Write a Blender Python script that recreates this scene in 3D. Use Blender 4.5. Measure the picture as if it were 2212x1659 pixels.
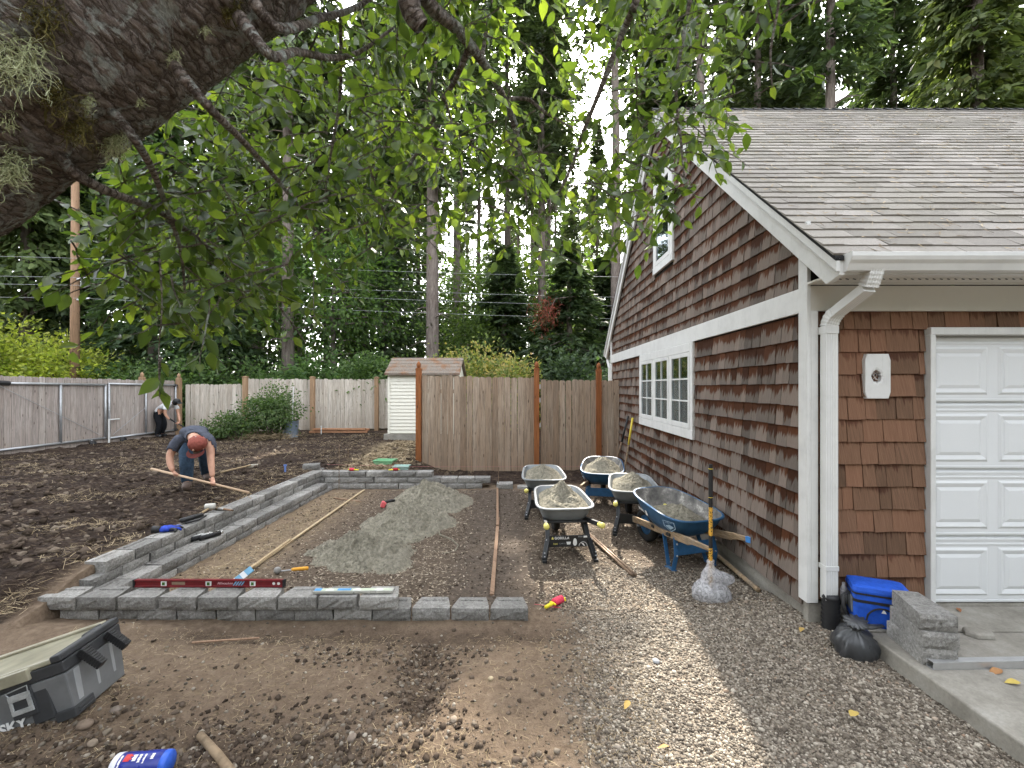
import bpy, bmesh, math, random
import numpy as np
from mathutils import Vector, Matrix, Euler
R = math.radians
rng = random.Random(7)
nrng = np.random.default_rng(7)
scene = bpy.context.scene
for o in list(bpy.data.objects): bpy.data.objects.remove(o)
# ------------------------------------------------------------------ camera
CAM_Z = 1.88
cam_data = bpy.data.cameras.new('camera')
cam = bpy.data.objects.new('camera', cam_data)
scene.collection.objects.link(cam)
cam.location = (0, 0, CAM_Z)
cam.rotation_euler = (R(90), 0, 0)
cam_data.sensor_width = 36.0
cam_data.lens = 36.0 * 951 / 2212          # ultra wide phone lens
cam_data.shift_x = -17 / 2212
cam_data.shift_y = 7.5 / 2212
cam_data.clip_start = 0.05
cam_data.clip_end = 2000
scene.camera = cam
# ------------------------------------------------------------------ light
SUN_EL, SUN_AZ = R(40), R(8)               # sun stands ahead, a little to the right
SUN_D = Vector((math.sin(SUN_AZ) * math.cos(SUN_EL), math.cos(SUN_AZ) * math.cos(SUN_EL), math.sin(SUN_EL)))
world = bpy.data.worlds.new('World'); scene.world = world
world.use_nodes = True
wn = world.node_tree; wn.nodes.clear()
sky = wn.nodes.new('ShaderNodeTexSky'); sky.sky_type = 'NISHITA'; sky.sun_disc = False
sky.sun_elevation = SUN_EL; sky.sun_rotation = SUN_AZ
sky.air_density = 1.0; sky.dust_density = 2.0; sky.ozone_density = 1.0; sky.altitude = 50
bgn = wn.nodes.new('ShaderNodeBackground'); bgn.inputs[1].default_value = 0.15
won = wn.nodes.new('ShaderNodeOutputWorld')
shs = wn.nodes.new('ShaderNodeHueSaturation'); shs.inputs['Saturation'].default_value = .2     # thin white overcast
wn.links.new(sky.outputs[0], shs.inputs['Color']); wn.links.new(shs.outputs[0], bgn.inputs[0]); wn.links.new(bgn.outputs[0], won.inputs[0])
sun_data = bpy.data.lights.new('sun', 'SUN')
sun_data.energy = 2.0; sun_data.angle = R(0.6); sun_data.color = (1, .93, .82)
sun = bpy.data.objects.new('sun', sun_data); scene.collection.objects.link(sun)
sun.rotation_euler = (-SUN_D).to_track_quat('-Z', 'Y').to_euler()
sun.location = (5, 30, 30)
scene.view_settings.view_transform = 'Standard'
scene.view_settings.look = 'None'
scene.view_settings.exposure = 3.12
scene.view_settings.gamma = 1.0
scene.view_settings.use_curve_mapping = False
scene.render.engine = 'CYCLES'
cy = scene.cycles
cy.use_denoising = True
try: cy.denoiser = 'OPENIMAGEDENOISE'
except Exception: pass
cy.max_bounces = 6; cy.diffuse_bounces = 3; cy.glossy_bounces = 3; cy.transmission_bounces = 4; cy.transparent_max_bounces = 8
cy.caustics_reflective = False; cy.caustics_refractive = False
cy.sample_clamp_indirect = 6
cy.use_adaptive_sampling = True; cy.adaptive_threshold = 0.02

# ------------------------------------------------------------------ measuring: from a sight line and a known distance or height to a point of the place
CX, CY, F = 1123.0, 837.0, 951.0
def at(xd, yd, Y):
    return Vector(((xd - CX) / F * Y, Y, CAM_Z - (yd - CY) / F * Y))
def gp(xd, yd, z=0.0):
    Y = F * (CAM_Z - z) / (yd - CY)
    return Vector(((xd - CX) / F * Y, Y, z))

# ------------------------------------------------------------------ numpy noise
_perm = np.random.default_rng(3).random((256, 256))
def vnoise(x, y):
    xi = np.floor(x).astype(int); yi = np.floor(y).astype(int)
    fx = x - xi; fy = y - yi
    fx = fx * fx * (3 - 2 * fx); fy = fy * fy * (3 - 2 * fy)
    a = _perm[xi & 255, yi & 255]; b = _perm[(xi + 1) & 255, yi & 255]
    c = _perm[xi & 255, (yi + 1) & 255]; d = _perm[(xi + 1) & 255, (yi + 1) & 255]
    return (a * (1 - fx) + b * fx) * (1 - fy) + (c * (1 - fx) + d * fx) * fy
def fbm(x, y, oct=4, lac=2.03, gain=.5):
    s = 0; a = 1; t = 0
    for i in range(oct):
        s = s + a * vnoise(x + 17.3 * i, y + 9.1 * i); t += a; a *= gain; x = x * lac; y = y * lac
    return s / t
def sstep(a, b, x):
    t = np.clip((x - a) / (b - a), 0, 1)
    return t * t * (3 - 2 * t)

# ------------------------------------------------------------------ materials
class NB:
    def __init__(s, name):
        s.m = bpy.data.materials.new(name); s.m.use_nodes = True
        s.t = s.m.node_tree; s.t.nodes.clear()
        s.o = s.t.nodes.new('ShaderNodeOutputMaterial')
        s._tc = None; s._geo = None; s._oi = None
    def n(s, ty, **kw):
        nd = s.t.nodes.new(ty)
        for k, v in kw.items(): setattr(nd, k, v)
        return nd
    def L(s, a, b): s.t.links.new(a, b)
    def put(s, sock, v):
        if isinstance(v, bpy.types.NodeSocket): s.L(v, sock)
        elif isinstance(v, (tuple, list)) and len(v) == 3 and sock.type == 'RGBA': sock.default_value = (*v, 1)
        else: sock.default_value = v
    def tc(s, k='Object'):
        if s._tc is None: s._tc = s.n('ShaderNodeTexCoord')
        return s._tc.outputs[k]
    def island(s):
        if s._geo is None: s._geo = s.n('ShaderNodeNewGeometry')
        return s._geo.outputs['Random Per Island']
    def orand(s):
        if s._oi is None: s._oi = s.n('ShaderNodeObjectInfo')
        return s._oi.outputs['Random']
    def attr(s, name, out='Fac'):
        return s.n('ShaderNodeAttribute', attribute_name=name).outputs[out]
    def mapping(s, vec, scale=(1, 1, 1), loc=(0, 0, 0), rot=(0, 0, 0)):
        nd = s.n('ShaderNodeMapping'); s.L(vec, nd.inputs[0])
        s.put(nd.inputs['Location'], loc); s.put(nd.inputs['Scale'], scale); s.put(nd.inputs['Rotation'], rot)
        return nd.outputs[0]
    def noise(s, vec, scale=5, detail=4, rough=.55, dist=0, out='Fac'):
        nd = s.n('ShaderNodeTexNoise')
        if vec is not None: s.L(vec, nd.inputs['Vector'])
        s.put(nd.inputs['Scale'], scale); s.put(nd.inputs['Detail'], detail); s.put(nd.inputs['Roughness'], rough); s.put(nd.inputs['Distortion'], dist)
        return nd.outputs[out]
    def vor(s, vec, scale=5, feature='F1', out='Distance', rnd=1):
        nd = s.n('ShaderNodeTexVoronoi', feature=feature)
        s.L(vec, nd.inputs['Vector']); s.put(nd.inputs['Scale'], scale); s.put(nd.inputs['Randomness'], rnd)
        return nd.outputs[out]
    def wave(s, vec, scale=5, dist=2, detail=2, dscale=1, btype='BANDS', dirn='X'):
        nd = s.n('ShaderNodeTexWave', wave_type=btype, bands_direction=dirn)
        s.L(vec, nd.inputs['Vector']); s.put(nd.inputs['Scale'], scale); s.put(nd.inputs['Distortion'], dist)
        s.put(nd.inputs['Detail'], detail); s.put(nd.inputs['Detail Scale'], dscale)
        return nd.outputs['Fac']
    def ramp(s, fac, stops, interp='LINEAR'):
        nd = s.n('ShaderNodeValToRGB'); s.L(fac, nd.inputs[0])
        cr = nd.color_ramp; cr.interpolation = interp
        while len(cr.elements) > 1: cr.elements.remove(cr.elements[-1])
        for i, (p, c) in enumerate(stops):
            e = cr.elements[0] if i == 0 else cr.elements.new(p)
            e.position = p
            e.color = (*c, 1) if isinstance(c, (tuple, list)) else (c, c, c, 1)
        return nd.outputs[0]
    def mix(s, fac, a, b, blend='MIX'):
        nd = s.n('ShaderNodeMix', data_type='RGBA', blend_type=blend, clamp_factor=True)
        s.put(nd.inputs[0], fac); s.put(nd.inputs[6], a); s.put(nd.inputs[7], b)
        return nd.outputs[2]
    def math(s, op, a, b=0.0, c=0.0, clamp=False):
        nd = s.n('ShaderNodeMath', operation=op, use_clamp=clamp)
        s.put(nd.inputs[0], a); s.put(nd.inputs[1], b); s.put(nd.inputs[2], c)
        return nd.outputs[0]
    def sep(s, vec):
        nd = s.n('ShaderNodeSeparateXYZ'); s.L(vec, nd.inputs[0]); return nd.outputs
    def comb(s, x=0., y=0., z=0.):
        nd = s.n('ShaderNodeCombineXYZ')
        s.put(nd.inputs[0], x); s.put(nd.inputs[1], y); s.put(nd.inputs[2], z); return nd.outputs[0]
    def hsv(s, col, h=.5, sat=1., v=1.):
        nd = s.n('ShaderNodeHueSaturation'); s.put(nd.inputs['Color'], col)
        s.put(nd.inputs['Hue'], h); s.put(nd.inputs['Saturation'], sat); s.put(nd.inputs['Value'], v)
        return nd.outputs[0]
    def bump(s, h, strength=.5, dist=.01, normal=None):
        nd = s.n('ShaderNodeBump'); s.L(h, nd.inputs['Height'])
        nd.inputs['Strength'].default_value = strength; nd.inputs['Distance'].default_value = dist
        if normal is not None: s.L(normal, nd.inputs['Normal'])
        return nd.outputs[0]
    def out(s, col, rough=.8, normal=None, metal=0., spec=.3, transl=0., tcol=None, alpha=None, coat=0.):
        p = s.n('ShaderNodeBsdfPrincipled')
        s.put(p.inputs['Base Color'], col); s.put(p.inputs['Roughness'], rough); s.put(p.inputs['Metallic'], metal)
        s.put(p.inputs['Specular IOR Level'], spec); s.put(p.inputs['Coat Weight'], coat)
        if alpha is not None: s.put(p.inputs['Alpha'], alpha)
        if normal is not None: s.L(normal, p.inputs['Normal'])
        sh = p.outputs[0]
        if transl > 0:
            tr = s.n('ShaderNodeBsdfTranslucent'); s.put(tr.inputs[0], tcol if tcol is not None else col)
            mx = s.n('ShaderNodeMixShader'); mx.inputs[0].default_value = transl
            s.L(sh, mx.inputs[1]); s.L(tr.outputs[0], mx.inputs[2]); sh = mx.outputs[0]
        s.L(sh, s.o.inputs[0])
        return s.m

MATS = {}
def plain(name, col, rough=.6, metal=0., spec=.4, var=.12, scale=9., bump=.15, bscale=60., coat=0.):
    """paint, plastic, metal: a colour with faint dirt, faint relief"""
    if name in MATS: return MATS[name]
    b = NB(name); v = b.tc()
    n1 = b.noise(v, scale, 5, .6)
    dark = tuple(c * (1 - var * 1.6) for c in col); lite = tuple(min(1, c * (1 + var * .6)) for c in col)
    c = b.ramp(n1, [(.25, dark), (.55, col), (.8, lite)])
    n2 = b.noise(v, bscale, 3)
    rr = b.ramp(n1, [(.3, min(1, rough + .12)), (.7, max(.05, rough - .06))])
    MATS[name] = b.out(c, rr, b.bump(n2, bump, .002), metal, spec, coat=coat)
    return MATS[name]

# ------------------------------------------------------------------ mesh building
class MB:
    def __init__(s):
        s.v = []; s.f = []; s.r = []; s.uv = []; s.m = []; s.cur = 0; s.rnd = 0.0; s.has_uv = False
    def add(s, vs, fs, uvs=None):
        o = len(s.v); s.v.extend([tuple(p) for p in vs])
        for i, f in enumerate(fs):
            s.f.append(tuple(o + k for k in f)); s.r.append(s.rnd); s.m.append(s.cur)
            if uvs is not None: s.uv.append([uvs[k] for k in f]); s.has_uv = True
            else: s.uv.append([(0, 0)] * len(f))
        return s
    def box(s, c, size, M=None, taper=(1, 1)):
        x, y, z = size[0] / 2, size[1] / 2, size[2] / 2
        vs = []
        for sz in (-1, 1):
            tx, ty = (taper if sz > 0 else (1, 1))
            for sx, sy in ((-1, -1), (1, -1), (1, 1), (-1, 1)):
                p = Vector((sx * x * tx, sy * y * ty, sz * z))
                if M is not None: p = M @ p
                vs.append(p + Vector(c))
        return s.add(vs, [(3, 2, 1, 0), (4, 5, 6, 7), (0, 1, 5, 4), (1, 2, 6, 5), (2, 3, 7, 6), (3, 0, 4, 7)])
    def bb(s, x0, x1, y0, y1, z0, z1):
        return s.box(((x0 + x1) / 2, (y0 + y1) / 2, (z0 + z1) / 2), (abs(x1 - x0), abs(y1 - y0), abs(z1 - z0)))
    def bar(s, a, b, w, h, up=(0, 0, 1), w2=None, h2=None):
        """straight bar of rectangular section from a to b; w sideways, h along up"""
        a = Vector(a); b = Vector(b); d = (b - a).normalized(); u = Vector(up)
        sd = d.cross(u)
        if sd.length < 1e-4: sd = d.cross(Vector((1, 0, 0)))
        sd.normalize(); u = sd.cross(d).normalized()
        w2 = w if w2 is None else w2; h2 = h if h2 is None else h2
        vs = [a + sd * sx * w / 2 + u * sy * h / 2 for sx, sy in ((-1, -1), (1, -1), (1, 1), (-1, 1))]
        vs += [b + sd * sx * w2 / 2 + u * sy * h2 / 2 for sx, sy in ((-1, -1), (1, -1), (1, 1), (-1, 1))]
        return s.add(vs, [(3, 2, 1, 0), (4, 5, 6, 7), (0, 1, 5, 4), (1, 2, 6, 5), (2, 3, 7, 6), (3, 0, 4, 7)])
    def tube(s, pts, rad, n=10, caps=True, jit=0., sq=None):
        pts = [Vector(p) for p in pts]
        if not isinstance(rad, (list, tuple)): rad = [rad] * len(pts)
        rings = []; ref = None
        for i, p in enumerate(pts):
            d = (pts[min(i + 1, len(pts) - 1)] - pts[max(i - 1, 0)])
            d = d.normalized() if d.length > 1e-9 else Vector((0, 0, 1))
            if ref is None:
                ref = d.orthogonal().normalized()
                if abs(d.z) < .9: ref = (Vector((0, 0, 1)) - d * d.z).normalized()
            ref = (ref - d * ref.dot(d))
            ref = ref.normalized() if ref.length > 1e-6 else d.orthogonal().normalized()
            bi = d.cross(ref)
            ring = []
            for k in range(n):
                a = 2 * math.pi * k / n
                rr = rad[i] * (1 + jit * rng.uniform(-1, 1))
                ring.append(p + ref * math.cos(a) * rr * (sq[0] if sq else 1) + bi * math.sin(a) * rr * (sq[1] if sq else 1))
            rings.append(ring)
        vs = [q for r in rings for q in r]; fs = []
        for i in range(len(rings) - 1):
            for k in range(n):
                fs.append((i * n + k, i * n + (k + 1) % n, (i + 1) * n + (k + 1) % n, (i + 1) * n + k))
        if caps:
            fs.append(tuple(reversed(range(n)))); fs.append(tuple((len(rings) - 1) * n + k for k in range(n)))
        return s.add(vs, fs)
    def loft(s, rings, caps=(True, True), closed=True):
        n = len(rings[0]); vs = [q for r in rings for q in r]; fs = []
        for i in range(len(rings) - 1):
            for k in range(n if closed else n - 1):
                fs.append((i * n + k, i * n + (k + 1) % n, (i + 1) * n + (k + 1) % n, (i + 1) * n + k))
        if caps[0]: fs.append(tuple(reversed(range(n))))
        if caps[1]: fs.append(tuple((len(rings) - 1) * n + k for k in range(n)))
        return s.add(vs, fs)
    def lathe(s, prof, n=16, c=(0, 0, 0), M=None, caps=True):
        rings = []
        for r, z in prof:
            ring = []
            for k in range(n):
                p = Vector((r * math.cos(2 * math.pi * k / n), r * math.sin(2 * math.pi * k / n), z))
                if M is not None: p = M @ p
                ring.append(p + Vector(c))
            rings.append(ring)
        return s.loft(rings, (caps, caps))
    def prism(s, poly, d):
        """poly: list of 3D points (planar), extruded by vector d"""
        n = len(poly); d = Vector(d)
        vs = [Vector(p) for p in poly] + [Vector(p) + d for p in poly]
        fs = [tuple(reversed(range(n))), tuple(range(n, 2 * n))]
        for k in range(n): fs.append((k, (k + 1) % n, n + (k + 1) % n, n + k))
        return s.add(vs, fs)
    def sphere(s, c, r, n=10, m=7, sc=(1, 1, 1), M=None, jit=0.):
        rings = []
        for i in range(m + 1):
            t = math.pi * (i + .02) / (m + .04)
            ring = []
            for k in range(n):
                a = 2 * math.pi * k / n; q = 1 + jit * rng.uniform(-1, 1)
                p = Vector((r * sc[0] * q * math.sin(t) * math.cos(a), r * sc[1] * q * math.sin(t) * math.sin(a), -r * sc[2] * q * math.cos(t)))
                if M is not None: p = M @ p
                ring.append(p + Vector(c))
            rings.append(ring)
        return s.loft(rings)

COL = scene.collection
def mesh_of(name, mb, mats, smooth=False):
    me = bpy.data.meshes.new(name)
    me.from_pydata(mb.v, [], mb.f)
    if not isinstance(mats, (list, tuple)): mats = [mats]
    for m in mats: me.materials.append(m)
    nf = len(me.polygons)
    a = me.attributes.new('rnd', 'FLOAT', 'FACE'); a.data.foreach_set('value', np.array(mb.r, dtype=np.float32))
    if any(mb.m): me.polygons.foreach_set('material_index', np.array(mb.m, dtype=np.int32))
    if mb.has_uv:
        u = me.uv_layers.new(name='UVMap')
        u.data.foreach_set('uv', np.array([c for f in mb.uv for q in f for c in q], dtype=np.float32))
    bm = bmesh.new(); bm.from_mesh(me); bmesh.ops.recalc_face_normals(bm, faces=bm.faces); bm.to_mesh(me); bm.free()
    if smooth: me.polygons.foreach_set('use_smooth', np.ones(nf, dtype=bool))
    me.update()
    return me
def bevel(o, w=.004, seg=2, ang=35):
    md = o.modifiers.new('bevel', 'BEVEL'); md.width = w; md.segments = seg; md.limit_method = 'ANGLE'; md.angle_limit = R(ang)
    return o
def link(name, me, parent=None, world=False, loc=None):
    o = bpy.data.objects.new(name, me); COL.objects.link(o)
    if parent is not None:
        o.parent = parent
        if world:
            p = parent; off = Vector((0, 0, 0))
            while p is not None: off += p.location; p = p.parent
            o.location = -off
    if loc is not None: o.location = loc
    return o
def part(name, mb, mats, parent, world=False, smooth=False, bev=0):
    o = link(name, mesh_of(name, mb, mats, smooth), parent, world)
    if bev: bevel(o, bev)
    return o
def tag(o, label=None, cat=None, group=None, kind=None):
    if label: o['label'] = label
    if cat: o['category'] = cat
    if group: o['group'] = group
    if kind: o['kind'] = kind
    return o
def thing(name, label, cat, loc=(0, 0, 0), rz=0, group=None, rot=None):
    o = bpy.data.objects.new(name, None); COL.objects.link(o)
    o.location = loc; o.rotation_euler = rot if rot is not None else (0, 0, rz)
    o.empty_display_size = .2
    return tag(o, label, cat, group)
def solo(name, mb, mats, label, cat, group=None, smooth=False, bev=0, loc=None, kind=None, rot=None):
    o = link(name, mesh_of(name, mb, mats, smooth), loc=loc)
    if rot is not None: o.rotation_euler = rot
    if bev: bevel(o, bev)
    return tag(o, label, cat, group, kind)
def struct(name, mb, mats, smooth=False):
    return tag(link(name, mesh_of(name, mb, mats, smooth)), kind='structure')
def copy_tree(o, parent=None):
    c = o.copy(); COL.objects.link(c); c.parent = parent
    for ch in list(o.children): copy_tree(ch, c)
    return c
def np_mesh(name, verts, faces, mats, rnd=None, smooth=False, vattr=None, matidx=None):
    """verts (N,3), faces (M,k) arrays -> mesh; rnd per face, vattr dict of per-vertex float attributes"""
    verts = np.asarray(verts, dtype=np.float32); faces = np.asarray(faces, dtype=np.int32)
    me = bpy.data.meshes.new(name); k = faces.shape[1]; M = len(faces)
    me.vertices.add(len(verts)); me.vertices.foreach_set('co', verts.ravel())
    me.loops.add(M * k); me.loops.foreach_set('vertex_index', faces.ravel())
    me.polygons.add(M); me.polygons.foreach_set('loop_start', np.arange(0, M * k, k, dtype=np.int32))
    if not isinstance(mats, (list, tuple)): mats = [mats]
    for m in mats: me.materials.append(m)
    if smooth: me.polygons.foreach_set('use_smooth', np.ones(M, dtype=bool))
    if matidx is not None: me.polygons.foreach_set('material_index', np.asarray(matidx, dtype=np.int32))
    if rnd is not None:
        a = me.attributes.new('rnd', 'FLOAT', 'FACE'); a.data.foreach_set('value', np.asarray(rnd, dtype=np.float32))
    for kx, va in (vattr or {}).items():
        a = me.attributes.new(kx, 'FLOAT', 'POINT'); a.data.foreach_set('value', np.asarray(va, dtype=np.float32))
    me.update(calc_edges=True); me.validate()
    return me
def scatter_mesh(name, bv, bf, mats3, pos, rnd, mats, smooth=True):
    """copies of one small shape (bv, bf) by matrices mats3 (n,3,3) at pos (n,3), one mesh"""
    n = len(pos); nv = len(bv)
    V = np.einsum('nij,vj->nvi', mats3, np.asarray(bv)) + np.asarray(pos)[:, None, :]
    Fc = (np.asarray(bf)[None] + (np.arange(n) * nv)[:, None, None]).reshape(-1, len(bf[0]))
    return np_mesh(name, V.reshape(-1, 3), Fc, mats, np.repeat(rnd, len(bf)), smooth)
def rot_mats(n, g, tilt=math.pi):
    """random rotations"""
    q = g.normal(size=(n, 4)); q /= np.linalg.norm(q, axis=1)[:, None]
    w, x, y, z = q.T
    return np.stack([np.stack([1 - 2 * (y * y + z * z), 2 * (x * y - z * w), 2 * (x * z + y * w)], -1),
                     np.stack([2 * (x * y + z * w), 1 - 2 * (x * x + z * z), 2 * (y * z - x * w)], -1),
                     np.stack([2 * (x * z - y * w), 2 * (y * z + x * w), 1 - 2 * (x * x + y * y)], -1)], 1)
_t = (1 + 5 ** .5) / 2
ICO_V = np.array([(-1, _t, 0), (1, _t, 0), (-1, -_t, 0), (1, -_t, 0), (0, -1, _t), (0, 1, _t), (0, -1, -_t), (0, 1, -_t), (_t, 0, -1), (_t, 0, 1), (-_t, 0, -1), (-_t, 0, 1)]) / math.sqrt(1 + _t * _t)
ICO_F = [(0, 11, 5), (0, 5, 1), (0, 1, 7), (0, 7, 10), (0, 10, 11), (1, 5, 9), (5, 11, 4), (11, 10, 2), (10, 7, 6), (7, 1, 8), (3, 9, 4), (3, 4, 2), (3, 2, 6), (3, 6, 8), (3, 8, 9), (4, 9, 5), (2, 4, 11), (6, 2, 10), (8, 6, 7), (9, 8, 1)]
# ================================================================== ground
GAR_X, GAR_Y0, GAR_Y1 = 2.22, 3.45, 10.6          # garage: gable wall plane, front wall, rear wall
XU, XL, YR, YF = -3.68, -3.47, 8.15, 3.52          # faces of upper / lower left wall, rear wall, front wall
def in_patio(x, y):
    return sstep(XU - .2, XU - .02, x) * (1 - sstep(YR + .02, YR + .22, y)) * sstep(YF, YF + .1, y)
def ground_h(x, y):
    yard = .30 + .06 * (fbm(x * .5, y * .5, 3) - .5) + .016 * np.maximum(0, 0)
    # yard level behind the left and rear walls, falls to patio level right of the fence corner and in front
    right = sstep(-2.5, -1.5, x) * (1 - sstep(10.4, 12.5, y))
    lowleft = 1 - sstep(3.15, 3.95, y)
    z = yard * (1 - right) * (1 - lowleft) + right * .03
    inside = (x > XU - .1) & (y < YR + .12)
    z = np.where(inside, 0, z)
    # pocket of fill between wall backs and yard
    edge = np.where(x > XU - .1, 0, sstep(XU - .12, XU - .5, x))
    # soil swept against the front wall's left end
    z = z + .075 * np.exp(-(((x + 3.75) / .55) ** 2 + ((y - 3.28) / .22) ** 2)) + .05 * np.exp(-(((x + 3.0) / .3) ** 2 + ((y - 3.36) / .1) ** 2))
    front = (y < YF - .02)
    # little V-shaped trench in the front dirt
    tx = -.62 - .1 * (y - 2.9); w = .05 + .17 * sstep(2.45, 3.2, y)
    tr = np.exp(-np.abs((x - tx) / w) ** 1.7) * sstep(2.3, 2.6, y) * (1 - sstep(3.1, 3.4, y))
    z = z - .10 * tr
    # worn hollow along the front wall and spoil heap in the lower left corner
    z = z - .035 * np.exp(-((y - 3.36) / .13) ** 2) * sstep(-2.6, -2.2, x) * (1 - sstep(.1, .5, x))
    z = z + .10 * np.exp(-(((x + 2.45) / .35) ** 2 + ((y - 2.5) / .3) ** 2)) + .07 * np.exp(-(((x + 1.05) / .5) ** 2 + ((y - 2.28) / .2) ** 2)) + .10 * np.exp(-(((x + 2.6) / .7) ** 2 + ((y - 2.0) / .4) ** 2))
    # gravel banked towards the slab
    z = z + .085 * sstep(1.3, 2.4, x) * (1 - sstep(3.6, 4.4, y)) * sstep(-4, 2.0, y + 4)
    soil = yard_soil(x, y)
    lump = fbm(x * 3.1, y * 5.2, 5, gain=.58) - .5
    z = z + soil * lump * .16 + soil * (fbm(x * 9, y * 15, 4) - .5) * .05
    z = z + (1 - soil) * ((fbm(x * 4, y * 4, 4) - .5) * .035 + (fbm(x * 22, y * 22, 3) - .5) * .012)
    far = sstep(14, 22, y)
    return z * (1 - far) + far * (.25 + .5 * (fbm(x * .15, y * .15, 3) - .5))
def yard_soil(x, y):
    left = (1 - sstep(XU - .35, XU - .1, x)) * sstep(3.0, 3.4, y) * (1 - sstep(16.2, 16.8, y))
    back = sstep(YR + .1, YR + .35, y) * (1 - sstep(16.2, 16.8, y)) * (1 - sstep(2.0, 2.2, x))
    return np.maximum(left, back)
def zs(x, y):
    return float(ground_h(np.array([x], dtype=float), np.array([y], dtype=float))[0])
def lines(segs):
    out = [segs[0][0]]
    for a, b, n in segs:
        out += list(np.linspace(a, b, n + 1)[1:])
    return np.array(out)
gx = lines([(-300, -60, 6), (-60, -16, 14), (-16, -9, 60), (-9, -4.4, 100), (-4.4, -3.0, 50), (-3.0, 2.5, 200), (2.5, 6, 20), (6, 60, 16), (60, 300, 6)])
gy = lines([(-60, -4, 8), (-4, 1.7, 12), (1.7, 4.4, 130), (4.4, 8.0, 110), (8.0, 8.6, 25), (8.6, 17, 130), (17, 60, 30), (60, 600, 12)])
GX, GY = np.meshgrid(gx, gy)
GZ = ground_h(GX, GY)
nx, ny = len(gx), len(gy)
gv = np.stack([GX, GY, GZ], -1).reshape(-1, 3)
ii = (np.arange(ny - 1)[:, None] * nx + np.arange(nx - 1)[None]).ravel()
gf = np.stack([ii, ii + 1, ii + 1 + nx, ii + nx], -1)
xf, yf = gv[:, 0], gv[:, 1]
def gravel_mask(x, y):
    m = sstep(.15, .75, x + .35 * (fbm(x * 1.7, y * 1.7, 3) - .5)) * (1 - sstep(4.2, 5.2, y))
    return m * (1 - sstep(2.42, 2.46, x) * (y > 0))
soil_a = yard_soil(xf, yf)
path_a = (1 - sstep(.0, 1.0, np.abs(xf + 3.0 + .15 * (yf - 9)) / .75)) * sstep(8.3, 8.6, yf) * (1 - sstep(12.6, 13.2, yf))   # strawy path towards the shed
strip_a = np.exp(-(((xf + .25 + .04 * (yf - 4)) / .45) ** 6)) * sstep(3.6, 3.9, yf) * (1 - sstep(7.9, 8.2, yf))                    # screeded strip on either side of the board
damp_a = np.exp(-((yf - 3.34) / .12) ** 2) * sstep(-2.9, -2.4, xf) * (1 - sstep(.2, .6, xf))
spoil_a = np.clip(np.exp(-(((xf + 1.6) / 1.2) ** 2 + ((yf - 2.0) / .42) ** 2)) * 1.25, 0, 1)
trench_a = np.exp(-((np.abs(xf + .62 + .1 * (yf - 2.9)) / .16) ** 2)) * sstep(2.4, 2.7, yf) * (1 - sstep(3.2, 3.4, yf))
straw_a = (np.exp(-((xf - XL - .45) / .4) ** 2) * sstep(3.6, 4, yf) * (1 - sstep(7.8, 8.1, yf)))
b = NB('ground_dirt'); v = b.tc()
n1 = b.noise(v, 1.6, 8, .65); n2 = b.noise(v, 14, 8, .7); n3 = b.noise(v, 70, 4, .7); n4 = b.noise(b.mapping(v, (9, 26, 20)), 1, 6, .75, .6)
dirt = b.ramp(n2, [(.25, (.08, .055, .037)), (.48, (.15, .108, .074)), (.62, (.205, .153, .108)), (.8, (.30, .235, .17))])
dirt = b.mix(b.ramp(n1, [(.35, 0.), (.6, .7)]), dirt, b.ramp(n3, [(.3, (.12, .085, .057)), (.7, (.235, .175, .122))]))
soilc = b.ramp(n4, [(.28, (.014, .009, .007)), (.46, (.042, .028, .021)), (.57, (.085, .06, .043)), (.70, (.20, .15, .10)), (.85, (.30, .24, .165))])
soilc = b.mix(b.ramp(n1, [(.42, 0.), (.62, .75)]), soilc, b.ramp(n4, [(.3, (.013, .009, .007)), (.55, (.033, .023, .018)), (.8, (.09, .066, .05))]))
grav = b.ramp(b.vor(v, 62, out='Color'), [(.1, (.07, .057, .044)), (.5, (.19, .16, .125)), (.9, (.34, .30, .24))])
col = b.mix(b.attr('soil'), dirt, soilc)
col = b.mix(b.math('MULTIPLY', b.attr('path'), b.ramp(n4, [(.3, .4), (.55, 1.)])), col, b.ramp(n4, [(.25, (.12, .085, .05)), (.5, (.32, .25, .15)), (.75, (.48, .40, .27))]))
col = b.mix(b.math('MULTIPLY', b.attr('gravel'), .8), col, grav)
col = b.mix(b.math('MULTIPLY', b.attr('strip'), .85), col, b.ramp(n2, [(.3, (.055, .043, .035)), (.7, (.12, .10, .085))]))
col = b.mix(b.math('MULTIPLY', b.attr('bed'), .75), col, b.ramp(n2, [(.25, (.04, .03, .023)), (.5, (.085, .066, .05)), (.75, (.16, .128, .098))]))
col = b.mix(b.math('MULTIPLY', b.attr('straw'), b.ramp(n4, [(.45, 0.), (.7, .8)])), col, (.38, .29, .17))
wet = b.math('MAXIMUM', b.attr('damp'), b.math('MAXIMUM', b.attr('spoil'), b.attr('trench')))
col = b.mix(b.math('MULTIPLY', wet, b.ramp(n2, [(.3, .95), (.7, .5)])), col, b.ramp(n3, [(.3, (.026, .018, .013)), (.7, (.085, .06, .043))]))
hh = b.math('ADD', b.math('MULTIPLY', n2, .7), b.math('MULTIPLY', n3, .3))
hh = b.math('ADD', hh, b.math('MULTIPLY', b.math('MULTIPLY', n4, b.attr('soil')), 2.2))
MAT_GROUND = b.out(col, .95, b.bump(hh, 1., .03), spec=.15)
gm = np_mesh('ground', gv, gf, MAT_GROUND, smooth=True, vattr=dict(soil=soil_a, gravel=gravel_mask(xf, yf), path=path_a, strip=strip_a, damp=damp_a, spoil=spoil_a, trench=trench_a, straw=straw_a, bed=sstep(XL + .3, XL + 1.3, xf) * sstep(3.65, 3.9, yf) * (1 - sstep(7.9, 8.2, yf)) * (xf < 2.2)))
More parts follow.
